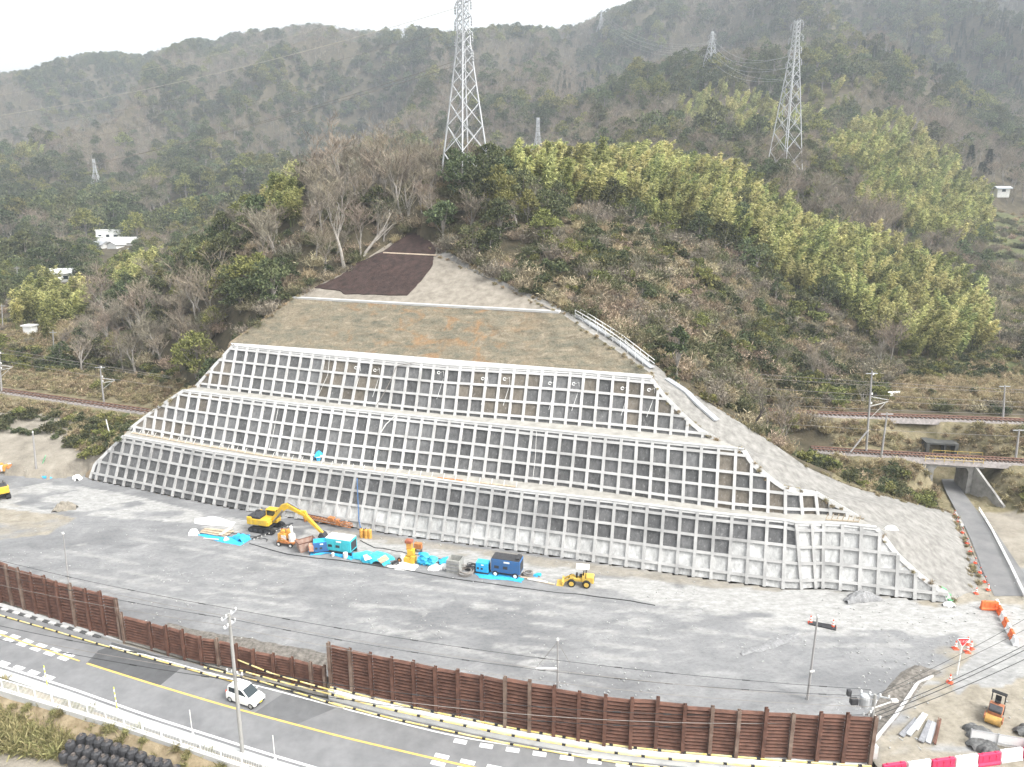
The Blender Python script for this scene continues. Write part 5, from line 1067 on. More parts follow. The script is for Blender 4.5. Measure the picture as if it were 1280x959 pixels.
hB = tB - fB; mb = MB(); mb.lathe(tuple(hB * .9 + [-.75, 0, -.5]), [(.1, 0), (.36, .08), (.36, .85), (.3, 1.0), (.1, 1.05)], 14); tr_ = mb.build('transformer', GALV, pB); bx(pB, 'switch_box', [(hB * .84 + [-1.5, .1, .3], (.55, .4, .5)), (hB * .9 + [-1.9, .2, .6], (.3, .3, .5))], DARKM); bx(pB, 'equipment_box', [(hB * .12 + [.45, -.1, .3], (.5, .4, 1.1))], OFFW)
mb = MB(); mb.bar(hB * .8, hB * .8 + [1.6, .3, .35], .07); mb.box(hB * .8 + [1.75, .33, .4], (.5, .25, .18)); mb.build('street_light', OFFW, pB)
for nm, lb, ft, hd, z, r, arm in (('lamp_pole', 'thin pale pole standing behind the tall fence at the road bend', (88, 748), (79, 668), 0, .08, None), ('lamp_pole', 'grey pole with a side arm behind the long rusty fence', (697, 872), (697, 801), 0, .09, 'a'), ('lamp_pole', 'grey pole standing alone on the yard near the cones', (1009, 875), (1022, 772), 0, .11, 'b'), ('utility_pole', 'short grey pole at the yard edge by the sandy terrace', (46, 594), (41, 541), 0, .17, None)):
    o, p, t = pole(nm, lb, ft, hd, z, r, POLEB, cat='pole'); h = t - p; mb = MB(); mb.lathe(tuple(h), [(.06, 0), (.13, .05), (.1, .22), (.03, .28)], 10); mb.build('pole_cap', OFFW, o)
    if arm == 'a': mb = MB(); mb.bar(h * .52, h * .52 + [-1.9, 0, 0], .13, .10); mb.build('side_arm', WHITE, o); mb = MB(); mb.tube([tuple(h * .98), tuple(h * .52 + [-1.9, 0, 0])], .02, 4); mb.tube([tuple(h * .98), tuple(h * .6 + [1.1, 0, 0])], .02, 4); mb.build('stay_wire', CABG, o)
    if arm == 'b': mb = MB(); mb.tube([tuple(h * .36 + [-.12, -.12, 0]), tuple(h * .36 + [.25, -.15, .1])], .1, 6); mb.build('clamp', OFFW, o)
def cable(nm, label, a, b, sag, r=.022, m=CABLE, group=None, n=18, wraps=0):
    a, b = np.array(a, float), np.array(b, float); O = a.copy(); t = np.linspace(0, 1, n); p = a + (b - a) * t[:, None]; p[:, 2] -= sag * 4 * t * (1 - t); mb = MB(); mb.tube([tuple(q - O) for q in p], r, 5)
    if wraps:
        for k in np.linspace(.08, .92, wraps): i = int(k * (n - 1)); mb.tube([tuple(p[i] - O), tuple(p[i] + (p[i + 1] - p[i]) * .3 - O)], r * 2.2, 5)
    return tag(mb.build(nm, m, loc=O), label, 'cable', group)
G1 = 'cables between the road poles'; hA = tA - fA
for i, (k, dy) in enumerate(((1.0, .5), (1.0, -.5), (.93, .45), (.93, -.45), (.6, .2), (.57, -.2), (.52, 0))):
    a = fA + hA * k + [0, dy, .1]; b = fB + hB * (.99, .97, .9, .86, .66, .62, .56)[i] + [-.1, dy, .1]; lo_ = ('upper power cable', 'lower telephone cable')[i > 3] + ' strung between the two concrete road poles'
    cable('overhead_cable', lo_, a, b, .9 + .15 * i, .017 if i < 4 else .024, CABG if i % 2 else CABLE, G1, 26, 9 if i % 2 == 0 else 0)
    c = D(-160, (655, 662, 676, 690, 742, 752, 760)[i], fA[1] + 22); cable('overhead_cable', ('upper power cable', 'lower telephone cable')[i > 3] + ' leaving the pole by the car over the tall bend fence', a, c, .7, .017 if i < 4 else .024, CABG if i % 2 else CABLE, 'cables over the bend fence', 20, 6 if i % 2 == 0 else 0)
for i, (k, y) in enumerate(((.99, 735), (.96, 752), (.72, 772), (.66, 778), (.6, 792))):
    cable('overhead_cable', 'black cable rising from the transformer pole over the site entrance', fB + hB * k, D(1345, y, fB[1] + 11), .5, .018 if i < 2 else .03, CABLE, 'cables over the site entrance')
# ------------------------------------------------------------------ the white car
ca = heading((292, 877), (320, 887), -.8); c = P(308, 876, -.8)
car = thing('car', 'small white hatchback driving on the grey road', 'car', tuple(c), ca); mb = MB()
prof = [(-1.66, .32, .80, .66), (-1.64, .28, .93, .71), (-1.2, .25, .96, .735), (0, .22, .95, .74), (.75, .23, .93, .735), (1.25, .26, .86, .72), (1.58, .30, .76, .66), (1.68, .36, .62, .56)]
mb.loft([[(x, -w, z0), (x, -w * 1.0, (z0 + z1) / 2), (x, -w * .96, z1 - .06), (x, -w * .86, z1), (x, w * .86, z1), (x, w * .96, z1 - .06), (x, w, (z0 + z1) / 2), (x, w, z0)] for x, z0, z1, w in prof]); mb.build('body', WHITE, car, smooth=False, bevel=.03)
mb = MB(); cab = [(-1.60, .92, .66, .6), (-1.50, 1.5, .60, .5), (-1.2, 1.57, .585, .5), (-.2, 1.60, .58, .5), (.18, 1.55, .57, .5), (.92, .92, .66, .5)]
mb.prism([(-1.60, .9), (-1.48, 1.5), (-1.2, 1.575), (-.2, 1.6), (.16, 1.55), (.95, .9)], -.6, .6); o = mb.build('roof', WHITE, car, bevel=.07)
gl = MB()
gl.add([(.20, -.52, 1.50), (.20, .52, 1.50), (.90, .58, .95), (.90, -.58, .95)], [(0, 1, 2, 3)]); gl.add([(-1.535, -.5, 1.42), (-1.535, .5, 1.42), (-1.625, .55, 1.02), (-1.625, -.55, 1.02)], [(3, 2, 1, 0)])
for s in (-1, 1):
    for a, b, c2, d2 in ((-1.35, -1.30, -.62, -.62), (-.54, -.54, .08, .62)): gl.add([(a, s * .612, .98), (b, s * .606, 1.47), (c2, s * .606, 1.49), (d2, s * .612, .98)], [(0, 1, 2, 3)])
for v in range(len(gl.v)): gl.v[v] = (gl.v[v][0] + (.03 if gl.v[v][0] > .15 else 0), gl.v[v][1], gl.v[v][2])
gl.build('windows', GLASS, car, recalc=False)
for x in (-1.18, 1.18):
    for y in (-.66, .66): wheel(car, (x, y, .28), .28, .17, GALV)
for y in (-.5, .5): bx(car, 'headlight', [((1.60, y, .70), (.14, .26, .13))], mat('lamp_glass', (.55, .58, .6), .15), .03); bx(car, 'tail_light', [((-1.66, y * 1.2, .9), (.06, .12, .3))], RED, .02); bx(car, 'mirror', [((.55, y * 1.62, 1.0), (.12, .18, .12))], WHITE, .03)
bx(car, 'bumper', [((1.66, 0, .40), (.08, 1.0, .16))], DARKM, .03); bx(car, 'number_plate', [((1.712, 0, .5), (.02, .33, .16))], mat('plate_yellow', (.7, .6, .08), .6), 0); 
# ------------------------------------------------------------------ excavator, loader, roller
def make_excavator(label, loc, rz, arm=True):
    o = thing('excavator', label, 'excavator', loc, rz)
    for s in (-1, 1):
        mb = MB(); mb.prism([(-1.95, .35), (-1.75, .08), (-1.4, 0), (1.4, 0), (1.75, .08), (1.95, .35), (1.85, .62), (1.5, .78), (-1.5, .78), (-1.85, .62)], s * 1.1 - .28, s * 1.1 + .28); t = mb.build('track', BLK, o)
        w = MB(); [w.lathe((x, s * 1.1, .38), [(.26, -.31), (.26, .31)], 12, axis='Y') for x in (-1.55, -.8, 0, .8, 1.55)]; w.build('track_rollers', DARKM, t)
    bx(o, 'undercarriage', [((0, 0, .6), (1.6, 1.7, .4)), ((0, 0, .9), (1.3, 1.3, .22))], DARKM)
    h = bx(o, 'house', [((-.55, 0, 1.5), (3.1, 2.5, .85)), ((-1.75, 0, 1.62), (.75, 2.6, 1.1)), ((.8, -.75, 1.4), (.7, .9, .6))], Y_MACH, .1); bx(h, 'engine_deck', [((-1.1, -.1, 2.1), (1.9, 2.1, .34)), ((-1.5, .5, 2.3), (.4, .4, .3))], DARKM, .06); mb = MB(); mb.lathe((-1.0, -.8, 2.0), [(.07, 0), (.07, .8)], 8); mb.build('exhaust', DARKM, h)
    cb = bx(o, 'cab', [((.62, .72, 1.25), (1.6, 1.0, .5)), ((.55, .72, 2.75), (1.5, 1.02, .14))] + [((x, y, 2.1), (.1, .1, 1.3)) for x in (-.12, 1.3) for y in (.27, 1.18)], Y_MACH, .04); bx(cb, 'cab_glass', [((.6, .72, 2.1), (1.36, .88, 1.2))], GLASS, 0)
    if not arm: return o
    A_, B_, C_ = (.9, 0, 1.6), (3.6, 0, 4.0), (6.0, 0, 3.0)
    mb = MB(); mb.prism([(.7, 1.45), (1.15, 1.25), (2.4, 2.75), (3.6, 3.55), (5.9, 2.75), (6.15, 2.95), (5.9, 3.2), (3.5, 4.25), (2.6, 3.95)], -.24, .24); bm_ = mb.build('boom', Y_MACH, o, bevel=.04); mb = MB(); mb.tube([(1.3, .34, 1.5), (2.9, .34, 3.3)], .08, 8); mb.tube([(1.3, -.34, 1.5), (2.9, -.34, 3.3)], .08, 8); mb.tube([(3.6, 0, 4.35), (5.4, 0, 3.6)], .09, 8); mb.build('hydraulic_cylinder', STEEL, bm_)
    mb = MB(); mb.prism([(5.55, 3.45), (6.1, 3.5), (6.35, 2.9), (8.6, .75), (8.4, .5), (5.9, 2.6)], -.18, .18); ar = mb.build('dipper_arm', Y_MACH, o, bevel=.03)
    mb = MB(); mb.prism([(8.3, .85), (8.75, .75), (9.1, .15), (8.8, 0), (8.2, .05), (8.0, .3)], -.45, .45); mb.build('bucket', DARKM, o, bevel=.03); return o
xa = heading((331, 660), (412, 672)); make_excavator('yellow excavator with its boom stretched towards the drill mast', tuple(P(334, 662)), xa)
ex2 = make_excavator('yellow excavator partly cut off by the picture edge beside the pale slabs', tuple(P(-2, 622)), xa + 2.6)
o = thing('wheel_loader', 'small cream yellow wheel loader with a white canopy', 'wheel loader', tuple(P(724, 731)), heading((742, 734), (706, 731)))
for x in (-.85, .85):
    for y in (-.62, .62): wheel(o, (x, y, .46), .46, .34, Y_LOAD)
b_ = bx(o, 'body', [((-.95, 0, .95), (1.3, 1.0, .75)), ((.35, 0, .75), (1.5, .75, .4)), ((-1.5, 0, .9), (.35, 1.05, .8))], Y_LOAD, .09); bx(b_, 'grille', [((-1.69, 0, .95), (.04, .7, .4))], DARKM, 0); bx(o, 'seat', [((-.25, 0, 1.2), (.5, .5, .15)), ((-.48, 0, 1.45), (.12, .5, .5))], BLK); bx(o, 'steering_console', [((.3, 0, 1.2), (.2, .4, .5))], BLK)
c_ = bx(o, 'canopy', [((-.35, 0, 2.3), (1.5, 1.15, .16))], WHITE, .06); bx(c_, 'canopy_posts', [((-.75, y, 1.7), (.08, .08, 1.2)) for y in (-.48, .48)], BLK, 0)
mb = MB(); [mb.prism([(.5, .95), (.7, 1.1), (1.5, .75), (2.0, .35), (1.9, .22), (1.3, .6)], y - .06, y + .06) for y in (-.35, .35)]; mb.build('lift_arm', Y_LOAD, o); mb = MB(); mb.prism([(1.75, .55), (1.95, .6), (1.9, .15), (2.55, .06), (2.5, 0), (1.8, .02), (1.68, .3)], -.72, .72); mb.build('bucket', Y_LOAD, o)
o = thing('road_roller', 'orange road roller with a black hood on the site entrance', 'road roller', tuple(P(1243, 897)), heading((1248, 876), (1240, 902))); o.scale = (.85, .85, .8)
for x, w in ((1.15, 1.35), (-1.1, 1.3)):
    mb = MB(); mb.lathe((x, 0, .48), [(.1, -w / 2), (.46, -w / 2), (.48, -w / 2 + .03), (.48, w / 2 - .03), (.46, w / 2), (.1, w / 2)], 24, axis='Y'); mb.build('drum', mat('drum_ochre', (.45, .27, .08), .6, var=.25, scale=3) if x > 0 else BLK, o)
b_ = bx(o, 'body', [((.05, 0, 1.0), (2.0, 1.2, .55)), ((1.15, .74, .75), (.9, .1, .45)), ((1.15, -.74, .75), (.9, .1, .45))], mat('roller_orange', (.36, .14, .07), .6, var=.25, scale=2), .08); bx(b_, 'engine_hood', [((.55, 0, 1.42), (1.1, 1.1, .3))], DARKM, .08); bx(o, 'seat', [((-.75, 0, 1.5), (.45, .5, .14)), ((-.98, 0, 1.8), (.12, .5, .55))], BLK); bx(o, 'roll_bar', [((-1.15, y, 1.75), (.1, .1, 1.1)) for y in (-.55, .55)] + [((-1.15, 0, 2.3), (.5, 1.3, .1))], BLK, .03); bx(o, 'headlight', [((.95, y, 1.38), (.08, .14, .12)) for y in (-.45, .45)], WHITE, 0)
# ------------------------------------------------------------------ plant and stores along the foot of the wall
hw = heading((420, 690), (640, 722))
def tagged(o, label, cat): return tag(o, label, cat, kind='thing')
tagged(sheet('white_sheeting', mat('grey_sheeting', (.5, .5, .49), .8, var=.2, scale=2), [(244, 648), (268, 645), (294, 653), (290, 659), (262, 657), (242, 654)], .03, .06, 3), 'white sheeting spread behind the planks on blue tarp', 'sheeting'); tagged(sheet('blue_tarp', TARP, [(246, 668), (262, 666), (300, 674), (312, 668), (313, 674), (300, 682), (270, 676)], .02, .04, 4), 'blue tarp under the plank stack near the excavator', 'tarp')
tagged(lump('blue_tarp', TARP, None, 2.2, 1.4, 1.0, 5, P(301, 675), hw), 'bunched blue tarp at the end of the plank stack', 'tarp'); tagged(lump('white_bag', WHITE, None, 1.3, 1.1, .9, 3, P(243, 668)), 'round white sack at the head of the plank stack', 'sack')
o = thing('plank_stack', 'stack of weathered planks on the blue tarp', 'planks', tuple(P(271, 667)), hw)
for i in range(5): bx(o, 'plank', [((0, -.7 + .33 * i, .22 + .1 * (i % 2)), (4.2, .3, .08), .03 * (i - 2))], WOOD, 0)
bx(o, 'cross_plank', [((1.3, .1, .42), (.6, 2.2, .06))], mat('pale_plank', (.5, .44, .34), .8, var=.1, scale=3), 0)
tagged(lump('white_sack', WHITE, None, .8, .7, .6, 8, P(283, 676)), 'small white sack in front of the plank stack', 'sack'); mb = MB(); mb.bar((-1.1, 0, .1), (1.1, -.6, .25), .12); tagged(mb.build('timber_post', OFFW, loc=P(265, 674)), 'loose pale post leaning on the blue tarp', 'post')
def drill_rig(px, py):
    o = thing('drilling_rig', 'orange wheeled drilling machine between excavator and rusty skip', 'drilling machine', tuple(P(px, py)), hw); bx(o, 'chassis', [((0, 0, .55), (2.4, 1.2, .25))], RORG); b = bx(o, 'engine_block', [((-.6, 0, 1.15), (1.0, 1.0, .95)), ((.15, .2, 1.5), (.5, .6, 1.2)), ((-.5, -.1, 1.85), (.5, .4, .4))], ORNG, .06); bx(b, 'control_panel', [((-.2, -.52, 1.2), (.7, .05, .6))], OFFW, 0)
    mb = MB(); [mb.lathe((.75, -.1, .7), [(.42, 0), (.45, .4), (.42, .9), (.2, 1.05)], 14)]; mb.lathe((.4, .35, 1.6), [(.22, 0), (.22, .8), (.1, .9)], 10); mb.build('mixing_drum', OFFW, o); mb = MB(); mb.tube([(-1.1, .3, 1.4), (-.9, .2, 2.0), (-.2, .1, 2.1), (.4, 0, 1.9), (.9, -.3, 1.3)], .07, 7); mb.tube([(-1, -.3, .9), (-.4, -.7, 1.2), (.5, -.7, .8)], .06, 7); mb.build('hose', RORG, o)
    for x in (-.85, .85): wheel(o, (x, -.7, .3), .3, .16, OFFW); wheel(o, (x, .7, .3), .3, .16, OFFW)
drill_rig(360, 681)
o = thing('drill_mast', 'long rust brown drill mast lying from the excavator arm to the wall', 'drill mast', tuple(P(412, 657)), heading((376, 650), (446, 664))); mb = MB()
for y in (-.22, .22):
    for z in (.5, .95): mb.bar((-4.2, y, z), (3.6, y, z - .1), .09)
for i in range(16): mb.bar((-4.2 + i * .49, -.22, .5), (-3.7 + i * .49, -.22, .93), .05); mb.bar((-4.2 + i * .49, .22, .93), (-3.7 + i * .49, .22, .5), .05); mb.bar((-4.2 + i * .49, -.22, .93), (-4.2 + i * .49, .22, .93), .05)
mb.build('lattice_frame', RORG, o); bx(o, 'drill_head', [((.4, 0, 1.05), (.9, .6, .5)), ((1.4, 0, .75), (.5, .5, .8)), ((-3.9, 0, .25), (.3, .6, .5))], RORG, .04); mb = MB(); mb.lathe((-3.4, 0, 1.1), [(.06, 0), (.06, 5.8)], 8, axis='X'); mb.build('drill_rod', STEEL, o)
o = thing('long_beam', 'grey steel beam lying from the plank stack to the excavator tracks', 'beam', tuple(P(340, 668)), heading((312, 672), (362, 658))); mb = MB(); mb.bar((-2.6, 0, .2), (2.9, 0, .75), .2, .12); mb.build('flange', DARKM, o); mb = MB(); [mb.bar((x, -.13, .34 + x * .1), (x, .13, .34 + x * .1), .1, .16) for x in np.arange(-2.4, 2.8, .5)]; mb.build('stiffener', OFFW, o)
o = thing('skip', 'rusty open steel skip between drilling machine and blue generator', 'skip', tuple(P(383, 687)), hw + .9)
mb = MB(); rings = [[(-.9, -.55, 0), (.9, -.55, 0), (.9, .55, 0), (-.9, .55, 0)], [(-1.15, -.7, 1.25), (1.15, -.7, 1.25), (1.15, .7, 1.25), (-1.15, .7, 1.25)], [(-1.05, -.6, 1.25), (1.05, -.6, 1.25), (1.05, .6, 1.25), (-1.05, .6, 1.25)], [(-.85, -.48, .12), (.85, -.48, .12), (.85, .48, .12), (-.85, .48, .12)]]; mb.loft(rings); mb.build('tub', mat('skip_rust', (.25, .13, .09), .85, col2=(.42, .33, .28), scale=2), o, recalc=True); bx(o, 'rim', [((0, s * .68, 1.27), (2.4, .09, .1)) for s in (-1, 1)] + [((s * 1.12, 0, 1.27), (.09, 1.4, .1)) for s in (-1, 1)], RUST, 0)
def gen(nm, label, px, py, l, w, h, m, top, extra=None, rz=hw, z0=.3, skid=True, cat='generator'):
    o = thing(nm, label, cat, tuple(P(px, py)), rz); b = bx(o, 'body', [((0, 0, z0 + h / 2), (l, w, h))], m, .06); bx(o, 'top_cover', [((0, 0, z0 + h + .035), (l * .97, w * .95, .07))], top, .02)
    bx(b, 'side_door', [((l * k, -w / 2 - .012, z0 + h * .5), (l * .26, .03, h * .68)) for k in (-.3, 0, .3)], m, .008); bx(b, 'vent', [((l * k, -w / 2 - .03, z0 + h * .42), (l * .16, .02, h * .22)) for k in (-.3, 0)], DARKM, 0); bx(b, 'label_plate', [((l * .05, -w / 2 - .032, z0 + h * .84), (l * .2, .02, h * .12))], WHITE, 0); bx(b, 'end_grille', [((l / 2 + .012, 0, z0 + h * .5), (.03, w * .75, h * .7))], DARKM, 0)
    if skid: bx(o, 'skid', [((0, s * w * .4, z0 / 2), (l * 1.02, .14, z0)) for s in (-1, 1)], DARKM, 0)
    return o
o = gen('compressor', 'turquoise compressor with a pale roof on a blue tarp', 427, 690, 3.5, 1.7, 1.55, TQ, OFFW, z0=.5, cat='compressor')
mb = MB(); mb.lathe((.55, -1.0, 0), [(.28, 0), (.3, .35), (.28, .7), (.1, .75)], 14); mb.lathe((-1.2, -1.0, 0), [(.18, 0), (.2, .4), (.1, .45)], 12); tagged(mb.build('drum_can', OFFW, loc=P(432, 692), rz=hw), 'pale drums in front of the turquoise compressor', 'drums')
o = gen('generator', 'small blue generator between rusty skip and turquoise compressor', 402, 690, 1.9, 1.2, 1.25, CBLUE, TARP, rz=hw + .5); o = thing('rusty_box', 'rusty pale metal box on the front of the blue generator', 'box', tuple(P(394, 690)), hw + .5); bx(o, 'box_body', [((-.2, -.35, .85), (.95, .85, .8))], mat('faded_red', (.48, .26, .18), .8, var=.2, scale=3)); bx(o, 'box_feet', [((x, y, .22), (.1, .1, .45)) for x in (-.6, .2) for y in (-.7, 0)], DARKM, 0)
tagged(sheet('blue_tarp', TARP, [(385, 689), (410, 683), (448, 692), (440, 700), (412, 692), (388, 694)], .02, .04, 9), 'blue tarp laid under the turquoise compressor', 'tarp')
bx(thing('gas_bottles', 'pair of mustard steel bottles by the foot of the wall', 'gas bottles', tuple(P(455, 672)), hw), 'valve', [((x, 0, 1.32), (.12, .12, .14)) for x in (-.3, .3)], DARKM); gb = bpy.data.objects['gas_bottles']
for x in (-.32, .32, .8): mb = MB(); mb.lathe((x, .1 * (x > .5), 0), [(.28, 0), (.28, 1.05), (.2, 1.2), (.08, 1.26)], 12); mb.build('bottle', ORNG, gb)
tagged(lump('turquoise_tarp', TURQ, None, 5.2, 2.3, 1.15, 11, P(467, 700), hw, 34), 'big crumpled turquoise tarp heap, boards lying on it', 'tarp')
for i, (x, y, m_, lb) in enumerate(((461, 696, OFFW, 'pale board lying on the turquoise tarp heap'), (479, 699, CARD, 'brown board lying on the turquoise tarp heap'))): mb = MB(); mb.box((0, 0, .0), (1.15, .9, .06), rz=.5, M=Matrix.Rotation(.35, 3, 'X') @ Matrix.Rotation(.4 + i * .3, 3, 'Z')); tagged(mb.build('board', m_, loc=P(x, y, .75)), lb, 'board')
def coil(nm, label, px, py, r, m, k=4, tilt=.2):
    mb = MB(); rg = random.Random(px)
    for i in range(k):
        c = np.array([rg.uniform(-.1, .1), rg.uniform(-.1, .1), .08 + .1 * i]); mb.tube([tuple(c + [r * math.cos(t) * (1 - .05 * i), r * math.sin(t), .12 * math.sin(t + i) * tilt * 4]) for t in np.linspace(0, 6.283, 20)], .06, 5)
    return tagged(mb.build(nm, m, loc=P(px, py)), label, 'hose coil')
coil('hose_coil', 'dark hose coil beside the orange grout mixer', 494, 706, .38, DARKM); coil('hose_coil', 'large grey hose coil beside the grey tank', 582, 717, .95, CABG, 6, .4); coil('hose_coil', 'second grey hose coil behind the large one', 590, 711, .7, DARKM, 5, .4); coil('hose_coil', 'coil of grey cable behind the big blue compressor', 660, 719, .6, CABG, 4)
tagged(sheet('white_sheeting', OFFW, [(484, 708), (500, 700), (524, 706), (519, 713), (498, 713)], .02, .03, 14), 'white sheet on the ground under the grout mixer', 'sheeting')
o = thing('grout_mixer', 'tall orange grout mixer tower with a rusty hopper', 'grout mixer', tuple(P(513, 702)), hw); bx(o, 'frame', [((0, 0, .35), (1.3, 1.0, .7)), ((.1, .1, 1.2), (.8, .7, .9)), ((.5, -.4, .5), (.5, .4, .9))], Y_MACH, .05); bx(o, 'tower', [((-.1, .15, 2.0), (.65, .6, .9))], ORNG, .04); bx(o, 'hopper', [((-.15, .15, 2.62), (.85, .75, .35))], mat('hopper_rust', (.30, .10, .06), .85, var=.25, scale=3), .03); mb = MB(); mb.lathe((-.9, -.2, .1), [(.3, 0), (.34, .5), (.25, .8)], 12); mb.build('mixing_drum', OFFW, o); wheel(o, (-1.2, -.5, .3), .3, .14, RORG)
o = thing('orange_box', 'rust orange metal box standing behind the grout mixer', 'box', tuple(P(523, 690)), hw); bx(o, 'box_body', [((0, 0, .85), (.95, .55, .75))], RORG); bx(o, 'legs', [((x, 0, .24), (.08, .45, .48)) for x in (-.4, .4)], DARKM, 0)
o = thing('bag_stack', 'stack of bright blue sacks next to the grout mixer', 'sacks', tuple(P(533, 706)), hw); rg = random.Random(5)
for k in range(7):
    for j in range(2): l_ = lump('sack', TURQ if (k + j) % 2 else TARP, o, 1.3, .85, .34, k + j, (j * 1.05 - .5 + rg.uniform(-.15, .15) + k * .03, rg.uniform(-.12, .12), k * .2 * (1 - .25 * j)), rg.uniform(-.2, .2), 10)
for i, (x, y, s) in enumerate(((546, 711, 1.5), (556, 710, 1.2), (540, 712, .9))): tagged(lump('white_sack', WHITE, None, s, s * .8, .65, 20 + i, P(x, y), hw), ['large white sack leaning between blue sacks and grey tank', 'white sack touching the grey tank', 'smallest white sack below the blue stack'][i], 'sack')
tagged(sheet('blue_tarp', TARP, [(548, 700), (560, 695), (566, 700), (560, 706), (550, 706)], .02, .25, 19), 'small blue tarp behind the white sacks', 'tarp')
o = thing('water_tank', 'open grey steel tank between white sacks and hose coil', 'tank', tuple(P(569, 713)), hw); mb = MB(); q = [(-.8, -.8), (.8, -.8), (.8, .8), (-.8, .8)]; mb.loft([[(x, y, 0) for x, y in q], [(x, y, 1.6) for x, y in q], [(x * .93, y * .93, 1.6) for x, y in q], [(x * .93, y * .93, .9) for x, y in q]]); mb.build('tank_shell', mat('tank_grey', (.30, .30, .28), .8, var=.2, scale=2), o, recalc=False); bx(o, 'rib', [((0, -.82, z), (1.62, .05, .08)) for z in (.35, .8, 1.25)], STEEL, 0)
gen('generator', 'small bright blue generator beside the big blue compressor', 604, 716, 1.55, 1.0, 1.15, TARP, TURQ); tagged(sheet('blue_tarp', TARP, [(594, 717), (606, 713), (655, 722), (652, 728), (630, 725), (598, 722)], .02, .04, 21), 'blue tarp laid under the big blue compressor', 'tarp')
o = gen('compressor', 'big blue wheeled compressor with a dark roof near the loader', 634, 718, 3.5, 1.65, 1.65, CBLUE, DARKM, z0=.55, skid=False, cat='compressor')
for x in (-1.2, 1.2):
    for y in (-.78, .78): wheel(o, (x, y, .36), .36, .22, WHITE)
bx(o, 'exhaust_stack', [((1.35, .1, 2.35), (.5, 1.2, .22))], DARKM, .03)
for i, (x, y, l) in enumerate(((664, 724, 2.6), (672, 727, 2.4), (682, 729, 2.2))): mb = MB(); mb.box((0, 0, .08 + .05 * (i % 2)), (l, .3, .08)); mb.box((l * .3, 0, .03), (.1, .35, .06)); tagged(mb.build('plank', (WOOD, OFFW, WOOD)[i], loc=P(x, y), rz=hw - .05 * i), ['plank lying closest to the big blue compressor', 'pale plank, middle of three before the loader', 'plank lying closest to the loader'][i], 'plank')
tagged(lump('blue_rag', TARP, None, 1.0, .6, .4, 31, P(672, 720), .3), 'small scrap of blue sheet behind the planks', 'tarp')
for i, pts in enumerate((((312, 680), (360, 692), (420, 700), (470, 707), (540, 718), (600, 727), (680, 737), (760, 748), (820, 756)), ((452, 676), (470, 684), (500, 690), (540, 695), (580, 704)), ((285, 665), (300, 668), (318, 670), (335, 676)))):
    mb = MB(); p = resample([P(x, y, .05) for x, y in pts], 40); p[:, :2] += np.stack([fbm(np.arange(40) * .3, np.full(40, i * 3.), 2, 3) - .5, fbm(np.arange(40) * .3, np.full(40, 9.), 2, 4) - .5], 1) * .8; mb.tube([tuple(q - p[0]) for q in p], .05, 5); tagged(mb.build('ground_hose', CABLE, loc=p[0]), ['long black hose snaking along the yard in front of the machines', 'black hose behind the turquoise tarp heap', 'short black hose by the plank stack'][i], 'hose')
# ------------------------------------------------------------------ railway, underpass
M_ball = mat('ballast', (.17, .155, .145), .95, col2=(.30, .27, .255), scale=2.5, bump=.6, bscale=9); M_rail = mat('rail_rust', (.15, .075, .05), .7, var=.2, scale=3); M_slp = mat('sleeper', (.12, .085, .065), .9, var=.2, scale=3); M_conc2 = mat('stained_concrete', (.15, .145, .135), .9, col2=(.34, .33, .31), scale=.7, bump=.2)
for nm, ln, lab in (('w', RAILW, 'single rust brown railway track past the end of the wall'), ('e', RAILE, 'rust brown railway track crossing the underpass bridge'), ('u', RAILU, 'upper railway track on the bank above the underpass')):
    p = smooth(ln, 80); A, B = shift(p, 1.9), shift(p, -1.9); mb = MB(); a2, b2 = shift(p, 1.3), shift(p, -1.3)
    mb.loft([[(*a[:2], a[2] - .8), (*b[:2], b[2] - .8), (*d2[:2], b[2] - .12), (*c2[:2], a[2] - .12)] for a, b, c2, d2 in zip(A, B, a2, b2)]); o = mb.build('ballast_bed', M_ball); o['kind'] = 'structure'
    t = thing('railway_track', lab, 'railway track', tuple(p[0])); O = p[0]
    for s in (-.5335, .5335): r = MB(); r.tube([tuple(q - O + [0, 0, .12]) for q in shift(p, s)], .10, 4); r.build('rail', M_rail, t)
    r = MB(); pp = dens(p, .7)
    for q, q2 in zip(pp[:-1], pp[1:]): dv = q2 - q; dv /= np.linalg.norm(dv); n = np.array([-dv[1], dv[0], 0]); r.bar(q - n * 1.05 - O + [0, 0, -.04], q + n * 1.05 - O + [0, 0, -.04], .24, .16)
    r.build('sleepers', M_slp, t)
bc = BRC; ba_ = math.atan2(*(RAILE[2] - RAILE[1])[[1, 0]]); br = thing('railway_bridge', 'small concrete railway bridge over the farm road', 'bridge', (bc[0], bc[1], 0), ba_)
bx(br, 'deck', [((0, 0, 4.35), (8.4, 4.0, .65))], M_conc2, .03); ab = MB()
ab.prism([(-4.2, 0), (-2.6, 0), (-2.6, 3.4), (-2.2, 4.03), (-4.2, 4.03)], -2.0, 2.2); ab.prism([(2.2, 0), (3.6, 0), (3.6, 4.03), (1.8, 4.03), (2.2, 3.4)], -2.0, 2.2); ab.build('abutment', M_conc2, br)
mb = MB(); mb.prism([(0, -.5), (5.5, -.5), (5.5, .4), (0, 4.4)], -.2, .2); w_ = mb.build('wing_wall', M_conc2, br); w_.location = (3.0, -2.05, 0); w_.rotation_euler.z = -1.15; mb = MB(); mb.prism([(0, -.5), (3.5, -.5), (3.5, .4), (0, 4.4)], -.2, .2); w_ = mb.build('wing_wall', M_conc2, br); w_.location = (-4.0, -2.05, 0); w_.rotation_euler.z = -2.1
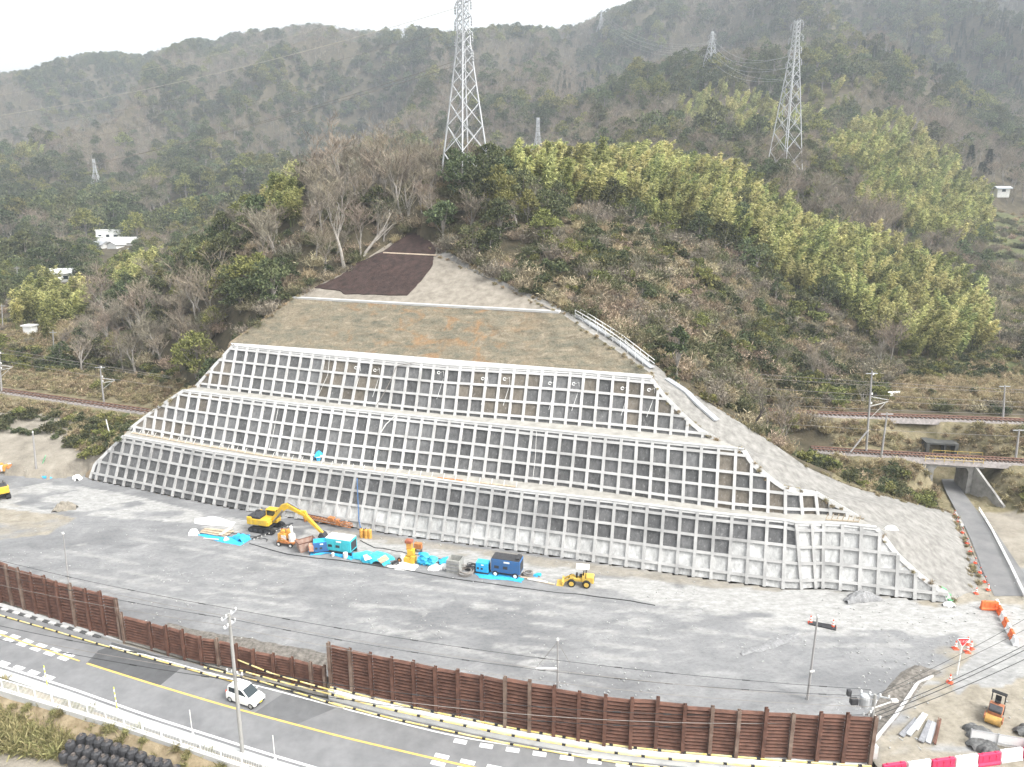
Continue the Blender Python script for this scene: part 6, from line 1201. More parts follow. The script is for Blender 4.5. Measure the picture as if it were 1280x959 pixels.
mb = MB(); [mb.bar((x, -1.95, 4.68), (x, -1.95, 5.6), .06) for x in np.arange(-4, 4.1, 1.33)]; [mb.bar((-4, -1.95, z), (4, -1.95, z), .05) for z in (5.1, 5.6)]; mb.build('handrail', mat('rail_yellow', (.5, .36, .1), .7), br)
pc = D(1172, 562, 109.0); pc[2] -= .7; po = thing('culvert_portal', 'dark concrete culvert mouth in the upper railway bank', 'culvert', tuple(pc), ba_)
bx(po, 'portal_frame', [((-2.1, 0, .7), (.5, 3.2, 2.6)), ((2.1, 0, .7), (.5, 3.2, 2.6)), ((0, .1, 2.1), (4.8, 3.2, .3)), ((0, 1.5, .7), (4.2, .3, 2.6)), ((.55, -.5, .7), (.3, 1.5, 2.5))], mat('dark_concrete', (.04, .04, .037), .9, col2=(.10, .10, .092), scale=.8), .02)
mb = MB(); [mb.bar((x, -2.8, 0.2), (x, -2.8, 1.5), .07) for x in (-1.8, 0, 1.8, 3.6, 5.4)]; mb.bar((-1.8, -2.8, 1.45), (5.4, -2.8, 1.45), .06); mb.build('guard_rail', mat('rail_yellow', (.5, .36, .1), .7), po)
def catpole(label, foot, head, z, br_=1, side=1):
    o, p, t = pole('catenary_pole', label, foot, head, z, .17, POLEB, cat='railway pole'); h = t - p; mb = MB(); mb.bar(h * .97 - [.9, 0, 0], h * .97 + [.9, 0, 0], .12); mb.build('cross_arm', GALV, o)
    if br_:
        mb = MB(); mb.bar(h * .55, h * .62 + [2.6 * side, -.3, 0], .09); mb.bar(h * .68, h * .64 + [2.7 * side, -.3, 0], .08); mb.bar(h * .38, h * .6 + [2.2 * side, -.3, 0], .06); mb.build('bracket', OFFW, o); mb = MB(); [mb.lathe(tuple(h * k + [.25 * side, 0, 0]), [(.05, 0), (.14, .08), (.05, .16), (.14, .24), (.05, .34)], 8) for k in (.95, .7, .58)]; mb.build('insulators', WHITE, o)
    return p, t
c1 = catpole('railway pole with white brackets and stay by the twin tracks', (1083, 561), (1090, 464), 5.6, 1, 1); c2_ = catpole('plain dark railway pole in front of the lower track', (1101, 574), (1109, 516), 4.6, 0); c3 = catpole('railway pole with a bracket beside the single track', (130, 504), (125, 458), 5.7, 1, 1); c4 = catpole('railway pole at the picture edge by the single track', (2, 490), (-1, 440), 5.8, 1, 1); c5 = catpole('slim pole past the underpass near the picture edge', (1270, 570), (1274, 537), 5.2, 0); c6 = catpole('slim pole standing in the dry reeds', (1254, 520), (1256, 482), 8.5, 0)
mb = MB(); a = np.array(P(1083, 561, 5.6)); b = np.array(P(1063, 566, 5.4)); mb.bar((0, 0, 0), (b - a) + [0, 0, .2], .2) if False else mb.bar(np.array([0, 0, 3.2]), (b - a) + [0, 0, .1], .16); tagged(mb.build('pole_stay', POLEB, loc=a), 'slanting steel stay of the bracketed railway pole', 'pole stay')
for i, (y0, y1, Yv) in enumerate(((471, 485, 106), (488, 500, 106), (497, 505, 114), (508, 514, 115), (531, 543, 104), (476, 488, 112))):
    cable('railway_wire', 'overhead wire of the twin tracks near the underpass', D(950, y0 - 3, Yv + 3), D(1400, y1 + 7, Yv - 4), .3, .03, CABG, 'overhead wires by the underpass')
for i, (y0, y1) in enumerate(((437, 468), (443, 470), (452, 482))): cable('railway_wire', 'overhead wire of the single track', D(-80, y0 - 16, 141), D(215, y1 + 3, 124), .25, .03, CABG, 'overhead wires of the single track')
# ------------------------------------------------------------------ pylons and transmission lines
def hit(px, py):
    for Y in np.arange(180, 2200, 4.):
        q = D(px, py, Y)
        if ground(q[0], q[1]) >= q[2]: return Y
    return 1300.
def pylon(label, px, ybase, ytop, Y, wb, arms, rot=.3, bar=.22, levels=9, waist=.62, group=None, wtop=.6, hidden=0):
    Y = Y if 100 < Y < 400 else hit(px, ybase); b = D(px, ybase, Y); g = ground(b[0], b[1]); zt = zat(Y, ytop); b[2] = g - hidden; H = zt - b[2]; o = thing('pylon', label, 'pylon', tuple(b), rot, group); mb = MB()
    def w(t): return wb / 2 * (1 - t / waist) + .9 * t / waist + .0 if t < waist else .9 + (wtop - .9) * (t - waist) / (1 - waist)
    ts = [0]
    while ts[-1] < .97: ts.append(min(1, ts[-1] + max(.028, 1.7 * w(ts[-1]) / H * (1.0 if levels > 6 else 1.7))))
    for sx, sy in ((-1, -1), (1, -1), (1, 1), (-1, 1)):
        for a, c in zip(ts[:-1], ts[1:]): mb.bar((sx * w(a), sy * w(a), a * H), (sx * w(c), sy * w(c), c * H), bar * (1.25 if a < waist else .9))
    for a, c in zip(ts[:-1], ts[1:]):
        for (x0, y0), (x1, y1) in (((-1, -1), (1, -1)), ((1, -1), (1, 1)), ((1, 1), (-1, 1)), ((-1, 1), (-1, -1))):
            mb.bar((x0 * w(a), y0 * w(a), a * H), (x1 * w(c), y1 * w(c), c * H), bar * .6); mb.bar((x1 * w(a), y1 * w(a), a * H), (x0 * w(c), y0 * w(c), c * H), bar * .6)
    mb.build('lattice_frame', LEAD, o); tips = []
    for t, l in arms:
        am = MB(); z = t * H
        for s in (-1, 1): am.bar((0, s * w(t), z), (0, s * l, z + .25), bar * .8); am.bar((0, s * w(t), z + 1.5), (0, s * l, z + .3), bar * .6)
        am = am.build('cross_arm', LEAD, o); ins = MB()
        for s in (-1, 1): ins.lathe((0, s * l, z - 1.5), [(.06, 0), (.22, .25), (.1, .5), (.22, .75), (.1, 1.0), (.2, 1.25), (.06, 1.7)], 7)
        ins.build('insulators', mat('insulator_grey', (.35, .36, .37), .5), am); M = Matrix.Rotation(rot, 3, 'Z')
        for s in (-1, 1): tips.append(b + np.array(M @ Vector((0, s * l, z - 1.4))))
    return tips
P1 = pylon('huge lattice pylon above the brown mat, its top out of the picture', 582, 226, -45, 150, 7.4, ((.605, 2.9), (.686, 2.8), (.76, 2.6), (.83, 2.5), (.9, 2.4), (.96, 2.2)), .72, .19, 9, .66)
P2 = pylon('tall lattice pylon on the ridge with many short arms', 981, 203, 20, 250, 8.2, tuple((.34 + .075 * i, 2.6 + .25 * (i % 3)) for i in range(8)) + ((.95, 2.4),), .5, .17, 9, .8, hidden=0)
P3 = pylon('smaller lattice pylon further up behind the ridge pylon', 887, 98, 38, 700, 9.5, ((.55, 3.6), (.67, 3.8), (.78, 3.9), (.89, 3.4)), .5, .26, 7, .8)
P4 = pylon('slender pylon standing behind the bamboo crest', 672, 202, 147, 470, 6.5, ((.62, 2.3), (.76, 2.3), (.9, 2.2)), .4, .24, 5, .6)
P5 = pylon('lone small pylon on the hazy mountainside above the valley', 122, 238, 199, 720, 8.5, ((.62, 3.6), (.77, 3.6), (.9, 3)), .2, .26, 5, .6)
P6 = pylon('tiny pylon on the skyline', 751, 42, 12, 1330, 9, ((.6, 6), (.75, 6), (.9, 5)), .4, .42, 5, .6)
P7 = pylon('faint pylon top just beyond the left flank of bare trees', 347, 262, 222, 420, 5, ((.7, 2.4), (.85, 2.4)), .4, .2, 5, .6)
GT = 'transmission lines'
for i, (y0, Ya, x1, y1) in enumerate(((158, 200, 590, 4), (131, 215, 575, -12), (243, 200, 596, 74), (247, 205, 571, 76), (205, 215, 594, 50), (176, 225, 574, 34))):
    cable('transmission_line', 'thin transmission line leaving the huge pylon across the hazy valley', D(-110, y0, Ya), D(x1, y1, 150), 3, (.05, .03, .04, .04, .02, .02)[i], mat('line_pale', (.5, .48, .42), .6) if i < 2 else CABG, GT, 30)
for i in range(0, 6, 1): cable('transmission_line', 'thin line from the ridge pylon to the smaller pylon behind', P2[i + 8], P3[i], 6, .05, GALV, 'lines behind the ridge pylon', 20); cable('transmission_line', 'thin line from the smaller pylon up to the skyline', P3[i], P6[i], 14, .06, GALV, 'lines up to the skyline pylon', 20)
# ------------------------------------------------------------------ houses and sheds
def house(label, px, py, Y, l, w, h, roof, rz, wallm=OFFW, flat=False, windows=2, cat='house', rm=None):
    p = D(px, py, Y); p[2] = max(ground(p[0], p[1]) - .2, p[2]) if False else p[2]; o = thing('house' if cat == 'house' else cat.replace(' ', '_'), label, cat, tuple(p), rz); mb = MB()
    if flat: mb.box((0, 0, h / 2 - 1), (l, w, h + 2)); mb.build('wall', wallm, o); mb = MB(); mb.box((0, 0, h + .15), (l + .6, w + .6, .3)); mb.build('roof', rm or WHITE, o)
    else:
        mb.box((0, 0, h / 2 - 1), (l, w, h + 2)); mb.build('wall', wallm, o); mb = MB(); e = .7
        mb.loft([[(-l / 2 - e, -w / 2 - e, h), (-l / 2 - e, 0, h + roof), (-l / 2 - e, w / 2 + e, h), (-l / 2 - e, w / 2 + e, h + .25), (-l / 2 - e, 0, h + roof + .3), (-l / 2 - e, -w / 2 - e, h + .25)], [(l / 2 + e, -w / 2 - e, h), (l / 2 + e, 0, h + roof), (l / 2 + e, w / 2 + e, h), (l / 2 + e, w / 2 + e, h + .25), (l / 2 + e, 0, h + roof + .3), (l / 2 + e, -w / 2 - e, h + .25)]]); mb.build('roof', rm or WHITE, o)
        mb = MB(); mb.prism([(-w / 2, h), (w / 2, h), (0, h + roof)], -l / 2, l / 2); g_ = mb.build('gable', wallm, o); g_.rotation_euler.z = R(90)
    for i in range(windows): x = (i + .5) / windows * l - l / 2; bx(o, 'window', [((x, -w / 2 - .03, h * .55), (1.5, .08, 1.1))], GLASS, 0)
    return o
GR = mat('grey_roof', (.30, .31, .32), .8, var=.1, scale=1)
house('white house with the broad pale roof in the valley, largest of its cluster', 163, 314, 345, 11, 8, 4, 2.4, .25, OFFW); house('white flat-topped house behind the broad pale roof', 139, 303, 365, 11, 6, 6, 0, .1, WHITE, True, 3); house('low grey-roofed house beside the white cluster', 124, 315, 340, 8, 6, 3.2, 1.6, -.2, OFFW, rm=GR, windows=1); house('small white gabled house between grey roof and broad roof', 146, 318, 335, 4.5, 6, 4.4, 1.5, 1.2, WHITE, windows=1)
house('low pale house at the lower end of the white cluster', 172, 321, 330, 6, 5, 2.6, 1.0, .3, OFFW, rm=GR); house('small pale outbuilding at the upper end of the white cluster', 121, 303, 360, 5, 4, 2.6, 0, .1, WHITE, True, 1)
house('lone white-roofed house among trees in front of the valley', 79, 352, 240, 5.5, 5, 2.8, 1.3, .35, OFFW); house('white lean-to beside the lone house among trees', 68, 356, 236, 4, 3, 1.6, .6, .35, OFFW, windows=0, cat='shed'); house('small white shed on the dry field', 39, 419, 166, 2.3, 1.8, 2.2, 0, -.2, WHITE, True, 0, 'shed'); house('pale tin-roofed shed in the far orchard', 1252, 241, 325, 5, 3.2, 1.7, .8, -.1, OFFW, rm=mat('tin_roof', (.5, .54, .58), .5, var=.1, scale=1), windows=1, cat='shed')
for i, (x, y) in enumerate(((183, 287), (205, 273), (222, 270), (182, 293))): house(['white greenhouse just above the white house cluster', 'greenhouse in the middle of the valley fields', 'greenhouse deepest in the valley fields', 'low white shed just above the house cluster'][i], x, y, 440 + 20 * i, 12 - 3 * (i > 2), 5, 2.2, 0, .1, WHITE, True, 0, 'greenhouse')
o = thing('canvas_sheet', 'white sheet over a frame beside the upper railway track', 'sheet', tuple(D(1117, 503, 124)), .2); mb = MB(); mb.slab([(-1.4, -.5, 1.0), (1.2, -.6, 1.0), (1.5, .6, 1.9), (-1.0, .6, 1.9)], .05); mb.build('cover', WHITE, o); bx(o, 'leg', [((x, y, .5), (.08, .08, 1.2 + y)) for x in (-1, 1.1) for y in (-.4, .4)], DARKM, 0)
for x, y0, y1, Yv in ((22, 333, 365, 225), (66, 376, 415, 175), (3, 380, 415, 172), (67, 413, 450, 158)):
    b = D(x, y1, Yv); t = D(x - 1, y0, Yv); o = thing('utility_pole', {22: 'pole in front of the dark domed valley trees', 66: 'pole with white cap beside the dry field shed', 3: 'pole at the picture edge on the dry field', 67: 'pole between the field hedge and single track'}[x], 'utility pole', tuple(b)); mb = MB(); h = t - b; mb.tube([(0, 0, -1.5), tuple(h)], [.16, .11], 8); mb.build('pole_shaft', POLEC, o); mb = MB(); mb.bar(h * .93 - [.8, 0, 0], h * .93 + [.8, 0, 0], .12); mb.build('cross_arm', GALV, o)
# ------------------------------------------------------------------ cones, barriers, sign, entrance
cone0 = thing('traffic_cone', 'x', 'traffic cone'); mb = MB(); mb.box((0, 0, .03), (.42, .42, .06)); mb.lathe((0, 0, .06), [(.16, 0), (.10, .3), (.09, .3), (.045, .66), (.02, .68)], 12); mb.build('cone_body', RED, cone0); mb = MB(); mb.lathe((0, 0, .06), [(.13, .14), (.105, .30)], 12); mb.lathe((0, 0, .06), [(.096, .38), (.072, .52)], 12); mb.build('white_band', WHITE, cone0)
CONES = [(1193, 644), (1197, 652.5), (1203, 666), (1209, 679.5), (1213, 690), (1219, 704), (1225, 716), (1231, 727.5), (1235, 737.5)]
for i, c in enumerate(CONES): dup(cone0, at(*c, .1), .2 * i, ['red cone at the underpass end of the roped row', 'second cone of the roped row from the underpass', 'third cone of the roped row from the underpass', 'fourth cone of the roped row from the underpass', 'middle cone of the roped row beside the access road', 'fourth cone of the roped row from the orange barrier', 'third cone of the roped row from the orange barrier', 'second cone of the roped row from the orange barrier', 'cone of the roped row next to the orange barrier'][i], 'cones along the access road', 1.0)
for i, (a, b) in enumerate(zip(CONES[:-1], CONES[1:])): A_, B_ = P(*a, .1) + [0, 0, .6], P(*b, .1) + [0, 0, .6]; cable('cone_chain', 'black and white chain between cones of the access road row', A_, B_, .22, .03, DARKM if i % 2 else CABLE, 'chains between the road cones', 8, 3)
for i, (x, y) in enumerate(((1194, 811), (1209, 806), (1213.5, 811), (1209, 815.5), (1187, 853.5), (1041, 784), (1013, 779), (1166, 832))):
    dup(cone0, at(x, y), i, ['cone on the near side of the stop sign', 'cone behind the stop sign post, farthest of its cluster', 'outermost cone of the cluster behind the stop sign', 'cone in front of the cluster behind the stop sign', 'lone cone beside the earth ditch', 'cone on the yard side of the steel bars', 'cone right by the lone grey pole', 'x'][i], 'cones on the yard', 1.2) if i < 7 else None
cone0.location = at(1220, 742, .05); cone0['label'] = 'cone tucked behind the orange barrier'; cone0['group'] = 'cones along the access road'
sg = thing('stop_sign', 'red inverted triangle stop sign on a white post', 'stop sign', at(1196, 844)); hS = zat(P(1196, 844)[1], 803); mb = MB(); mb.lathe((0, 0, -.2), [(.05, 0), (.05, hS + .4)], 10); mb.build('post', WHITE, sg)
mb = MB(); mb.prism([(-.5, .82), (.5, .82), (.56, .74), (.05, -.06), (-.05, -.06), (-.56, .74)], -.095, -.065); pl = mb.build('sign_plate', WHITE, sg, loc=(0, 0, hS - .35)); mb = MB(); mb.prism([(-.46, .77), (.46, .77), (.50, .72), (0, -.0), (-.50, .72)], -.105, -.098); mb.build('sign_face', mat('sign_red', (.55, .03, .04), .5), pl)
tx = bpy.data.curves.new('sign_text', 'FONT'); tx.body = '止まれ'; tx.size = .28; tx.align_x = 'CENTER'; to = bpy.data.objects.new('lettering', tx); COL.objects.link(to); to.parent = pl; to.location = (0, -.112, .42); to.rotation_euler = (R(90), 0, 0); tx.materials.append(WHITE)
bpy.context.view_layer.update(); me_ = bpy.data.meshes.new_from_object(to.evaluated_get(bpy.context.evaluated_depsgraph_get())); bpy.data.objects.remove(to)
to = bpy.data.objects.new('lettering', me_); COL.objects.link(to); to.parent = pl; to.location = (0, -.112, .42); to.rotation_euler = (R(90), 0, 0)
def barrier(label, px, py, rz, m, group, l=1.9, h=1.0, z=0.):
    o = thing('plastic_barrier', label, 'barrier', at(px, py, z), rz, group); mb = MB(); mb.prism([(-.26, 0), (.26, 0), (.26, .16), (.17, .3), (.12, h), (-.12, h), (-.17, .3), (-.26, .16)], -l / 2, l / 2); b = mb.build('shell', m, o, bevel=.04); b.rotation_euler.z = R(90); b2 = bx(o, 'filler_cap', [((x, 0, h + .04), (.14, .14, .08)) for x in (-l * .3, l * .3)], m, .02); bx(o, 'rib', [((x, s * .15, h * .62), (.1, .05, h * .5)) for x in (-l * .3, 0, l * .3) for s in (-1, 1)], m, .015); return o
hb = heading((1120, 970), (1280, 948))
for i, (x, y, c) in enumerate(((1116, 968, 1), (1147, 965, 0), (1177, 962, 1), (1206, 958, 0), (1234, 955, 1), (1262, 950, 0), (1291, 946, 1))): barrier(('white' if not c else 'crimson') + ' water barrier ' + ['first in the row from the rusty fence', 'second in the row from the rusty fence', 'third in the row from the rusty fence', 'fourth in the row, before the dark tarp', 'next to the dark tarp', 'in front of the white panels', 'cut by the picture edge'][i], x, y, hb, CRIM if c else WPL, 'barriers along the site entrance')
barrier('wide orange barrier across the end of the cone row', 1236, 762, heading((1228, 762), (1245, 763)), ORP, 'orange and white barriers', 1.7, 1.0)
hb2 = heading((1245, 760), (1268, 806))
for i in range(7): t = i / 6; barrier(('orange' if i % 2 else 'white') + ' narrow barrier ' + ['next to the wide orange one', 'second in the candy striped line', 'third in the candy striped line', 'fourth in the candy striped line', 'fifth in the candy striped line', 'sixth in the candy striped line', 'at the near end of the candy striped line'][i], 1246 + 22 * t, 760 + 45 * t, hb2, ORP if i % 2 else WPL, 'orange and white barriers', .95, .8)
dr = resample([P(x, y, .02) for x, y in ((1092, 928), (1118, 897), (1135, 873), (1147, 855), (1164, 847))], 30); mb = MB(); O = dr[0]
mb.loft([[tuple(q - O + v) for v in (np.array((-.28, -.1, -.1)), np.array((.28, .1, -.1)), np.array((.24, .08, .22)), np.array((-.24, -.08, .22)))] for q in dr]); tagged(mb.build('edging_stones', M_cope, loc=O), 'curved line of white edging along the earth ditch', 'edging')
V = []
for i, q in enumerate(resample([P(x, y, 0) for x, y in ((1088, 915), (1110, 885), (1128, 862), (1143, 845), (1160, 836))], 30)): V.append([q + [(k - 2) * .55, -(k - 2) * .3, [-.05, .16, .06, .12, -.05][k] * (.4 + 1.2 * float(fbm(i * .6, k, 3, 6)))] for k in range(5)])
tagged(grid_mesh('soil_bank', np.array(V), bpy.data.materials['broken_soil'], False), 'crumbled earth edge of the yard beside the white edging', 'soil bank')
hp = heading((1140, 925), (1160, 893))
for i, (x, y, m_, l) in enumerate(((1136, 911, STEEL, 3.0), (1144, 909, GALV, 3.2), (1150, 903, OFFW, 2.6), (1157, 916, STEEL, 3.2), (1164, 917, GALV, 3.0), (1172, 916, RUST, 3.6))):
    mb = MB(); mb.box((0, 0, .1 + .05 * (i % 2)), (l, .42 if i < 5 else .16, .09)); mb.box((0, .15, .17 + .05 * (i % 2)), (l * .98, .06, .06)); tagged(mb.build('steel_plank', m_, loc=P(x, y), rz=hp + .05 * (i - 2)), ['outermost grey plank of the pile beside the ditch', 'pale plank beside the outermost grey one', 'short white plank at the far end of the pile', 'grey plank in the middle of the pile', 'pale plank beside the rusty one', 'thin rusty beam along the steel plank pile'][i], 'steel plank')
for i, (x, y, s, sd) in enumerate(((1221, 917, 2.2, 3), (1227, 932, 2.4, 5), (1235, 941, 1.8, 8), (1283, 916, 2.0, 12))): tagged(lump('dark_tarp', mat('black_sheet', (.06, .06, .06), .6, col2=(.16, .16, .155), scale=3, bump=.5), None, s, s * .8, .7, sd, P(x, y), .3), ['dark tarp bundle behind the white panels', 'dark tarp bundle in the middle by the white panels', 'dark tarp bundle touching the crimson barrier', 'dark bundle at the picture edge below the roller'][i], 'tarp')
o = thing('panel_fence', 'low fence of white panels beside the dark tarps', 'fence', at(1262, 936), heading((1235, 936), (1280, 944))); bx(o, 'panel', [((x, 0, .65), (1.85, .05, 1.0)) for x in (-1.9, 0, 1.9, 3.8)], WHITE, .01); mb = MB(); [mb.bar((x, -.08, 0), (x, -.08, 1.3), .06) for x in (-2.85, -.95, .95, 2.85)]; [mb.bar((-2.85, -.08, z), (4.8, -.08, z), .04) for z in (.4, 1.2)]; mb.build('frame', GALV, o)
o = thing('steel_bars', 'bundle of dark steel bars between two cones on the yard', 'steel bars', at(1028, 782), heading((1014, 779), (1045, 786))); [bx(o, 'bar', [((0, -.4 + .2 * i, .1), (2.6, .12, .12), .03 * i)], DARKM, 0) for i in range(4)]
for i, (x, y, sx, sy, h, m_, lb) in enumerate(((82, 636, 3.2, 2.2, .6, (.30, .27, .22), 'small gravel heap on the pale concrete slabs'), (1076, 749, 4.2, 1.8, .5, (.3, .3, .3), 'grey rubble heap at the foot of the pale wall end'), (6, 588, 4.5, 3.0, .9, (.4, .3, .2), 'jumble of brown and orange scrap behind the cut-off excavator'), (965, 805, 8, 1.3, .07, (.27, .27, .27), 'low dark rubble strip on the yard by the lone pole'))): tagged(lump('rubble_heap', mat('rubble_%d' % i if False else 'rubble_' + 'abcd'[i], tuple(k * .6 for k in m_), .95, col2=m_, scale=3, bump=1, bscale=7), None, sx, sy, h, 40 + i, P(x, y), heading((940, 815), (1010, 790)) if i == 3 else .2, 46, 1.1), lb, 'rubble heap').data.polygons.foreach_set('use_smooth', [False] * (45 * 45))
o = thing('scrap_pieces', 'orange and white scrap lying on the jumble behind the cut-off excavator', 'scrap', at(7, 590)); rg = random.Random(9)
for m_, nm in ((RORG, 'rusty_scrap'), (OFFW, 'pale_scrap'), (ORNG, 'orange_scrap')):
    mb = MB(); [mb.box((rg.uniform(-2, 2.2), rg.uniform(-1.2, 1), rg.uniform(.4, 1.5)), (rg.uniform(.4, 1.5), rg.uniform(.3, .7), rg.uniform(.2, .5)), rz=rg.uniform(0, 3)) for _ in range(6)]; mb.lathe((rg.uniform(-1, 1.5), -.8, .5), [(.3, 0), (.32, .6), (.2, .9)], 12); mb.build(nm, m_, o)
tagged(lump('blue_sheet', TARP, None, 2.2, 1.0, .35, 61, P(59, 597), -.2), 'small blue sheet by the short grey pole', 'tarp'); tagged(lump('white_bag', WHITE, None, 1.3, 1.1, 1.0, 62, P(97, 600), .2), 'white bulk bag at the foot of the cut bank', 'bulk bag'); mb = MB(); a, b = P(48, 590, .1), P(57, 570, 2.6); mb.bar((0, 0, 0), b - a, 1.0, .08); tagged(mb.build('green_netting', GREENN, loc=a), 'strip of green netting up the cut bank', 'netting')
mb = MB(); p = D(138, 546, 113); mb.tube([(0, 0, -.5), (-.3, 0, 3.0)], .09, 6); tagged(mb.build('marker_stake', WHITE, loc=p), 'white stake on the green bank beside the wall', 'stake')
mb = MB(); p = resample([P(x, y, .55) for x, y in ((1224, 634), (1240, 660), (1262, 702), (1283, 745))], 30)
o = thing('guide_rail', 'pale double pipe rail along the outer side of the access road', 'guard rail', tuple(p[0])); [mb.tube([tuple(q - p[0] + [0, 0, z]) for q in p], .06, 6) for z in (0, -.3)]; mb.build('rail', WPL, o); mb = MB(); [mb.bar(q - p[0] - [0, 0, .6], q - p[0], .07) for q in p[::4]]; mb.build('posts', GALV, o)
# ------------------------------------------------------------------ on the wall: stairs, walkway planks, tarp, hoses
def onwall(t, px, py, off=.42):
    u, v = np.meshgrid(np.linspace(t.u[0] - 2, t.u[-1], 500), np.linspace(0, 1, 60)); A = t.at(u, v); X, Y = pix(A[..., 0], A[..., 1], A[..., 2]); i = ((X - px) ** 2 + (Y - py) ** 2).argmin(); return t.at(np.array([u.flat[i]]), np.array([v.flat[i]]), np.array([off]))[0]
def stair(label, x0, x1, f0, rails=True):
    ln = ERs + (GOs - ERs) * f0; px, py = pix(ln[:, 0], ln[:, 1], ln[:, 2]); k = (px > x0) & (px < x1); p = resample(ln[k], 60); O = p[0] + [0, 0, .25]; o = thing('site_stairs', label, 'stairs', tuple(O)); mb = MB(); dv = p[-1] - p[0]; n = np.array([-dv[1], dv[0], 0]); n /= np.linalg.norm(n)
    q = dens(p, .55)
    for a in q: mb.bar(a - O - n * .55 + [0, 0, .3], a - O + n * .55 + [0, 0, .3], .34, .10)
    mb.build('treads', GALV, o); mb = MB(); [mb.tube([tuple(a - O + n * s + [0, 0, .18]) for a in p], .035, 5) for s in (-.55, .55)]; mb.build('stringer', GALV, o)
    if rails:
        mb = MB(); [mb.tube([tuple(a - O + n * s + [0, 0, z]) for a in p], .05, 5) for s in (-.6, .6) for z in (.75, 1.25)]; mb.build('handrail', WHITE, o); mb = MB(); [mb.bar(a - O + n * s, a - O + n * s + [0, 0, 1.28], .07) for a in p[::6] for s in (-.6, .6)]; mb.build('posts', WHITE, o)
stair('upper flight of white stairs with handrails beside bare rock', 722, 816, .62); stair('lower flight of pale stairs down the gravel shoulder', 826, 902, .42, False)
us = np.linspace(t2.L(0.), 26, 40); bl = (t1.at(np.clip(us * 1.03 + 1.5, 1.75, 40), np.ones(40)) + 0); bp_ = [P(x, y, Z1 + .12) for x, y in ((165, 541), (230, 553), (330, 569.5), (430, 585), (530, 595.5), (645, 608.5))]
o = thing('plank_walkway', 'tan plank walkway on the lowest berm with short stakes', 'walkway', tuple(bp_[0])); p = resample(bp_, 19); O = p[0]
for i in range(18): mb = MB(); mb.bar(p[i] - O, p[i] + (p[i + 1] - p[i]) * .97 - O, .42, .07); mb.build('plank', WOOD if i % 3 else RORG if i > 9 else WOOD, o)
mb = MB(); [mb.bar(q - O + [0, -.2, 0], q - O + [.15, .5, .55], .05) for q in resample(bp_, 40)]; mb.build('stake', OFFW, o)
o = thing('stake_fence', 'short wooden stake fence on the lowest berm near its end', 'stake fence', tuple(P(1030, 648, Z1))); mb = MB(); O = P(1030, 648, Z1); p = resample([P(1032, 650.5, Z1 + .1), P(1073, 653, Z1 + .1)], 7); [mb.bar(q - O, q - O + [.25, .1, .8], .06) for q in p]; mb.bar(p[0] - O + [0, 0, .1], p[-1] - O + [0, 0, .1], .1); mb.build('stakes', WOOD, o)
p = P(399, 575, Z1); b_ = thing('tarp_bundle', 'bright blue tarp bundle sitting on the lowest berm', 'tarp bundle', tuple(p)); lump('tarp_cover', TARP, b_, 1.5, 1.2, 1.7, 71, (0, 0, .05), 0, 24, .25); mb = MB(); mb.lathe((0, 0, .55), [(.66, 0), (.68, .04), (.66, .08)], 16); mb.build('tie_rope', OFFW, b_)
tagged(lump('white_bag', WHITE, None, .8, .6, .6, 72, P(812, 619, Z1)), 'tiny white bag left on the lowest berm', 'bag'); tagged(lump('white_sandbag', WHITE, None, 1.5, .9, .5, 73, t1.at(np.array([57.6]), np.array([1.]))[0] + [0, 0, .1]), 'white sandbag at the top of the pale wall end', 'sandbag'); tagged(lump('white_sandbag', WHITE, None, 1.4, .9, .5, 74, P(1186, 757)), 'white sandbag at the foot of the pale wall end', 'sandbag'); mb = MB(); a = P(1188, 752, .1); [mb.box((i * -.25, i * .5, .2 + i * .35), (.7, .7, .3), rz=.3) for i in range(3)]; tagged(mb.build('green_bags', GREENN, loc=a), 'pale green netting bags at the foot of the pale wall end', 'bags')
for i, (t, pts, m_, r, lb) in enumerate(((t3, ((521, 444), (497, 458), (490, 477), (480, 496), (472, 509)), CABG, .05, 'grey hose hanging down the upper grid'), (t2, ((497, 518), (484, 532), (476, 543), (471, 561), (469, 578)), OFFW, .07, 'pale hose hanging down the middle grid'), (t1, ((449, 598), (449, 625), (450, 650), (452, 668)), CBLUE, .06, 'blue hose hanging down the lowest grid'), (t3, ((415, 440), (412, 470), (398, 500)), OFFW, .03, 'thin rope down the upper grid near its end'), (t2, ((350, 510), (343, 545), (338, 565)), OFFW, .03, 'thin rope down the middle grid near its end'), (t2, ((672, 540), (671, 570), (668, 598)), OFFW, .03, 'thin rope down the centre of the middle grid'))):
    p = np.array([onwall(t, *q) for q in pts]); mb = MB(); mb.tube([tuple(q - p[0]) for q in resample(p, 20)], r, 5); tagged(mb.build('hose', m_, loc=p[0]), lb, 'hose')
for i, (x, y) in enumerate(((446, 460), (469, 463), (548.5, 466), (604, 473), (631, 473.5), (688, 479), (717, 480.5), (778, 486), (811, 488))):
    p = onwall(t3, x, y, .12); q = onwall(t3, x - 1.5, y + 34, .4); mb = MB(); [mb.tube([(.42 * math.cos(a) * k, -.1, .42 * math.sin(a) * k) for a in np.linspace(0, 5.6, 16)], .028, 4) for k in (.4, .52)]; mb.tube([(.3, -.1, 0), (.7, -.2, .3), (.75, -.4, -.6), tuple(q - p)], .025, 4); tagged(mb.build('rope_coil', WHITE, loc=p), 'white rope coil hung in a top cell, ' + ['first from the far end', 'second from the far end', 'third from the far end', 'fourth from the far end', 'middle one of nine', 'fourth from the stairs', 'third from the stairs', 'second from the stairs', 'closest to the stairs'][i], 'rope coil')['group'] = 'rope coils in the top grid'
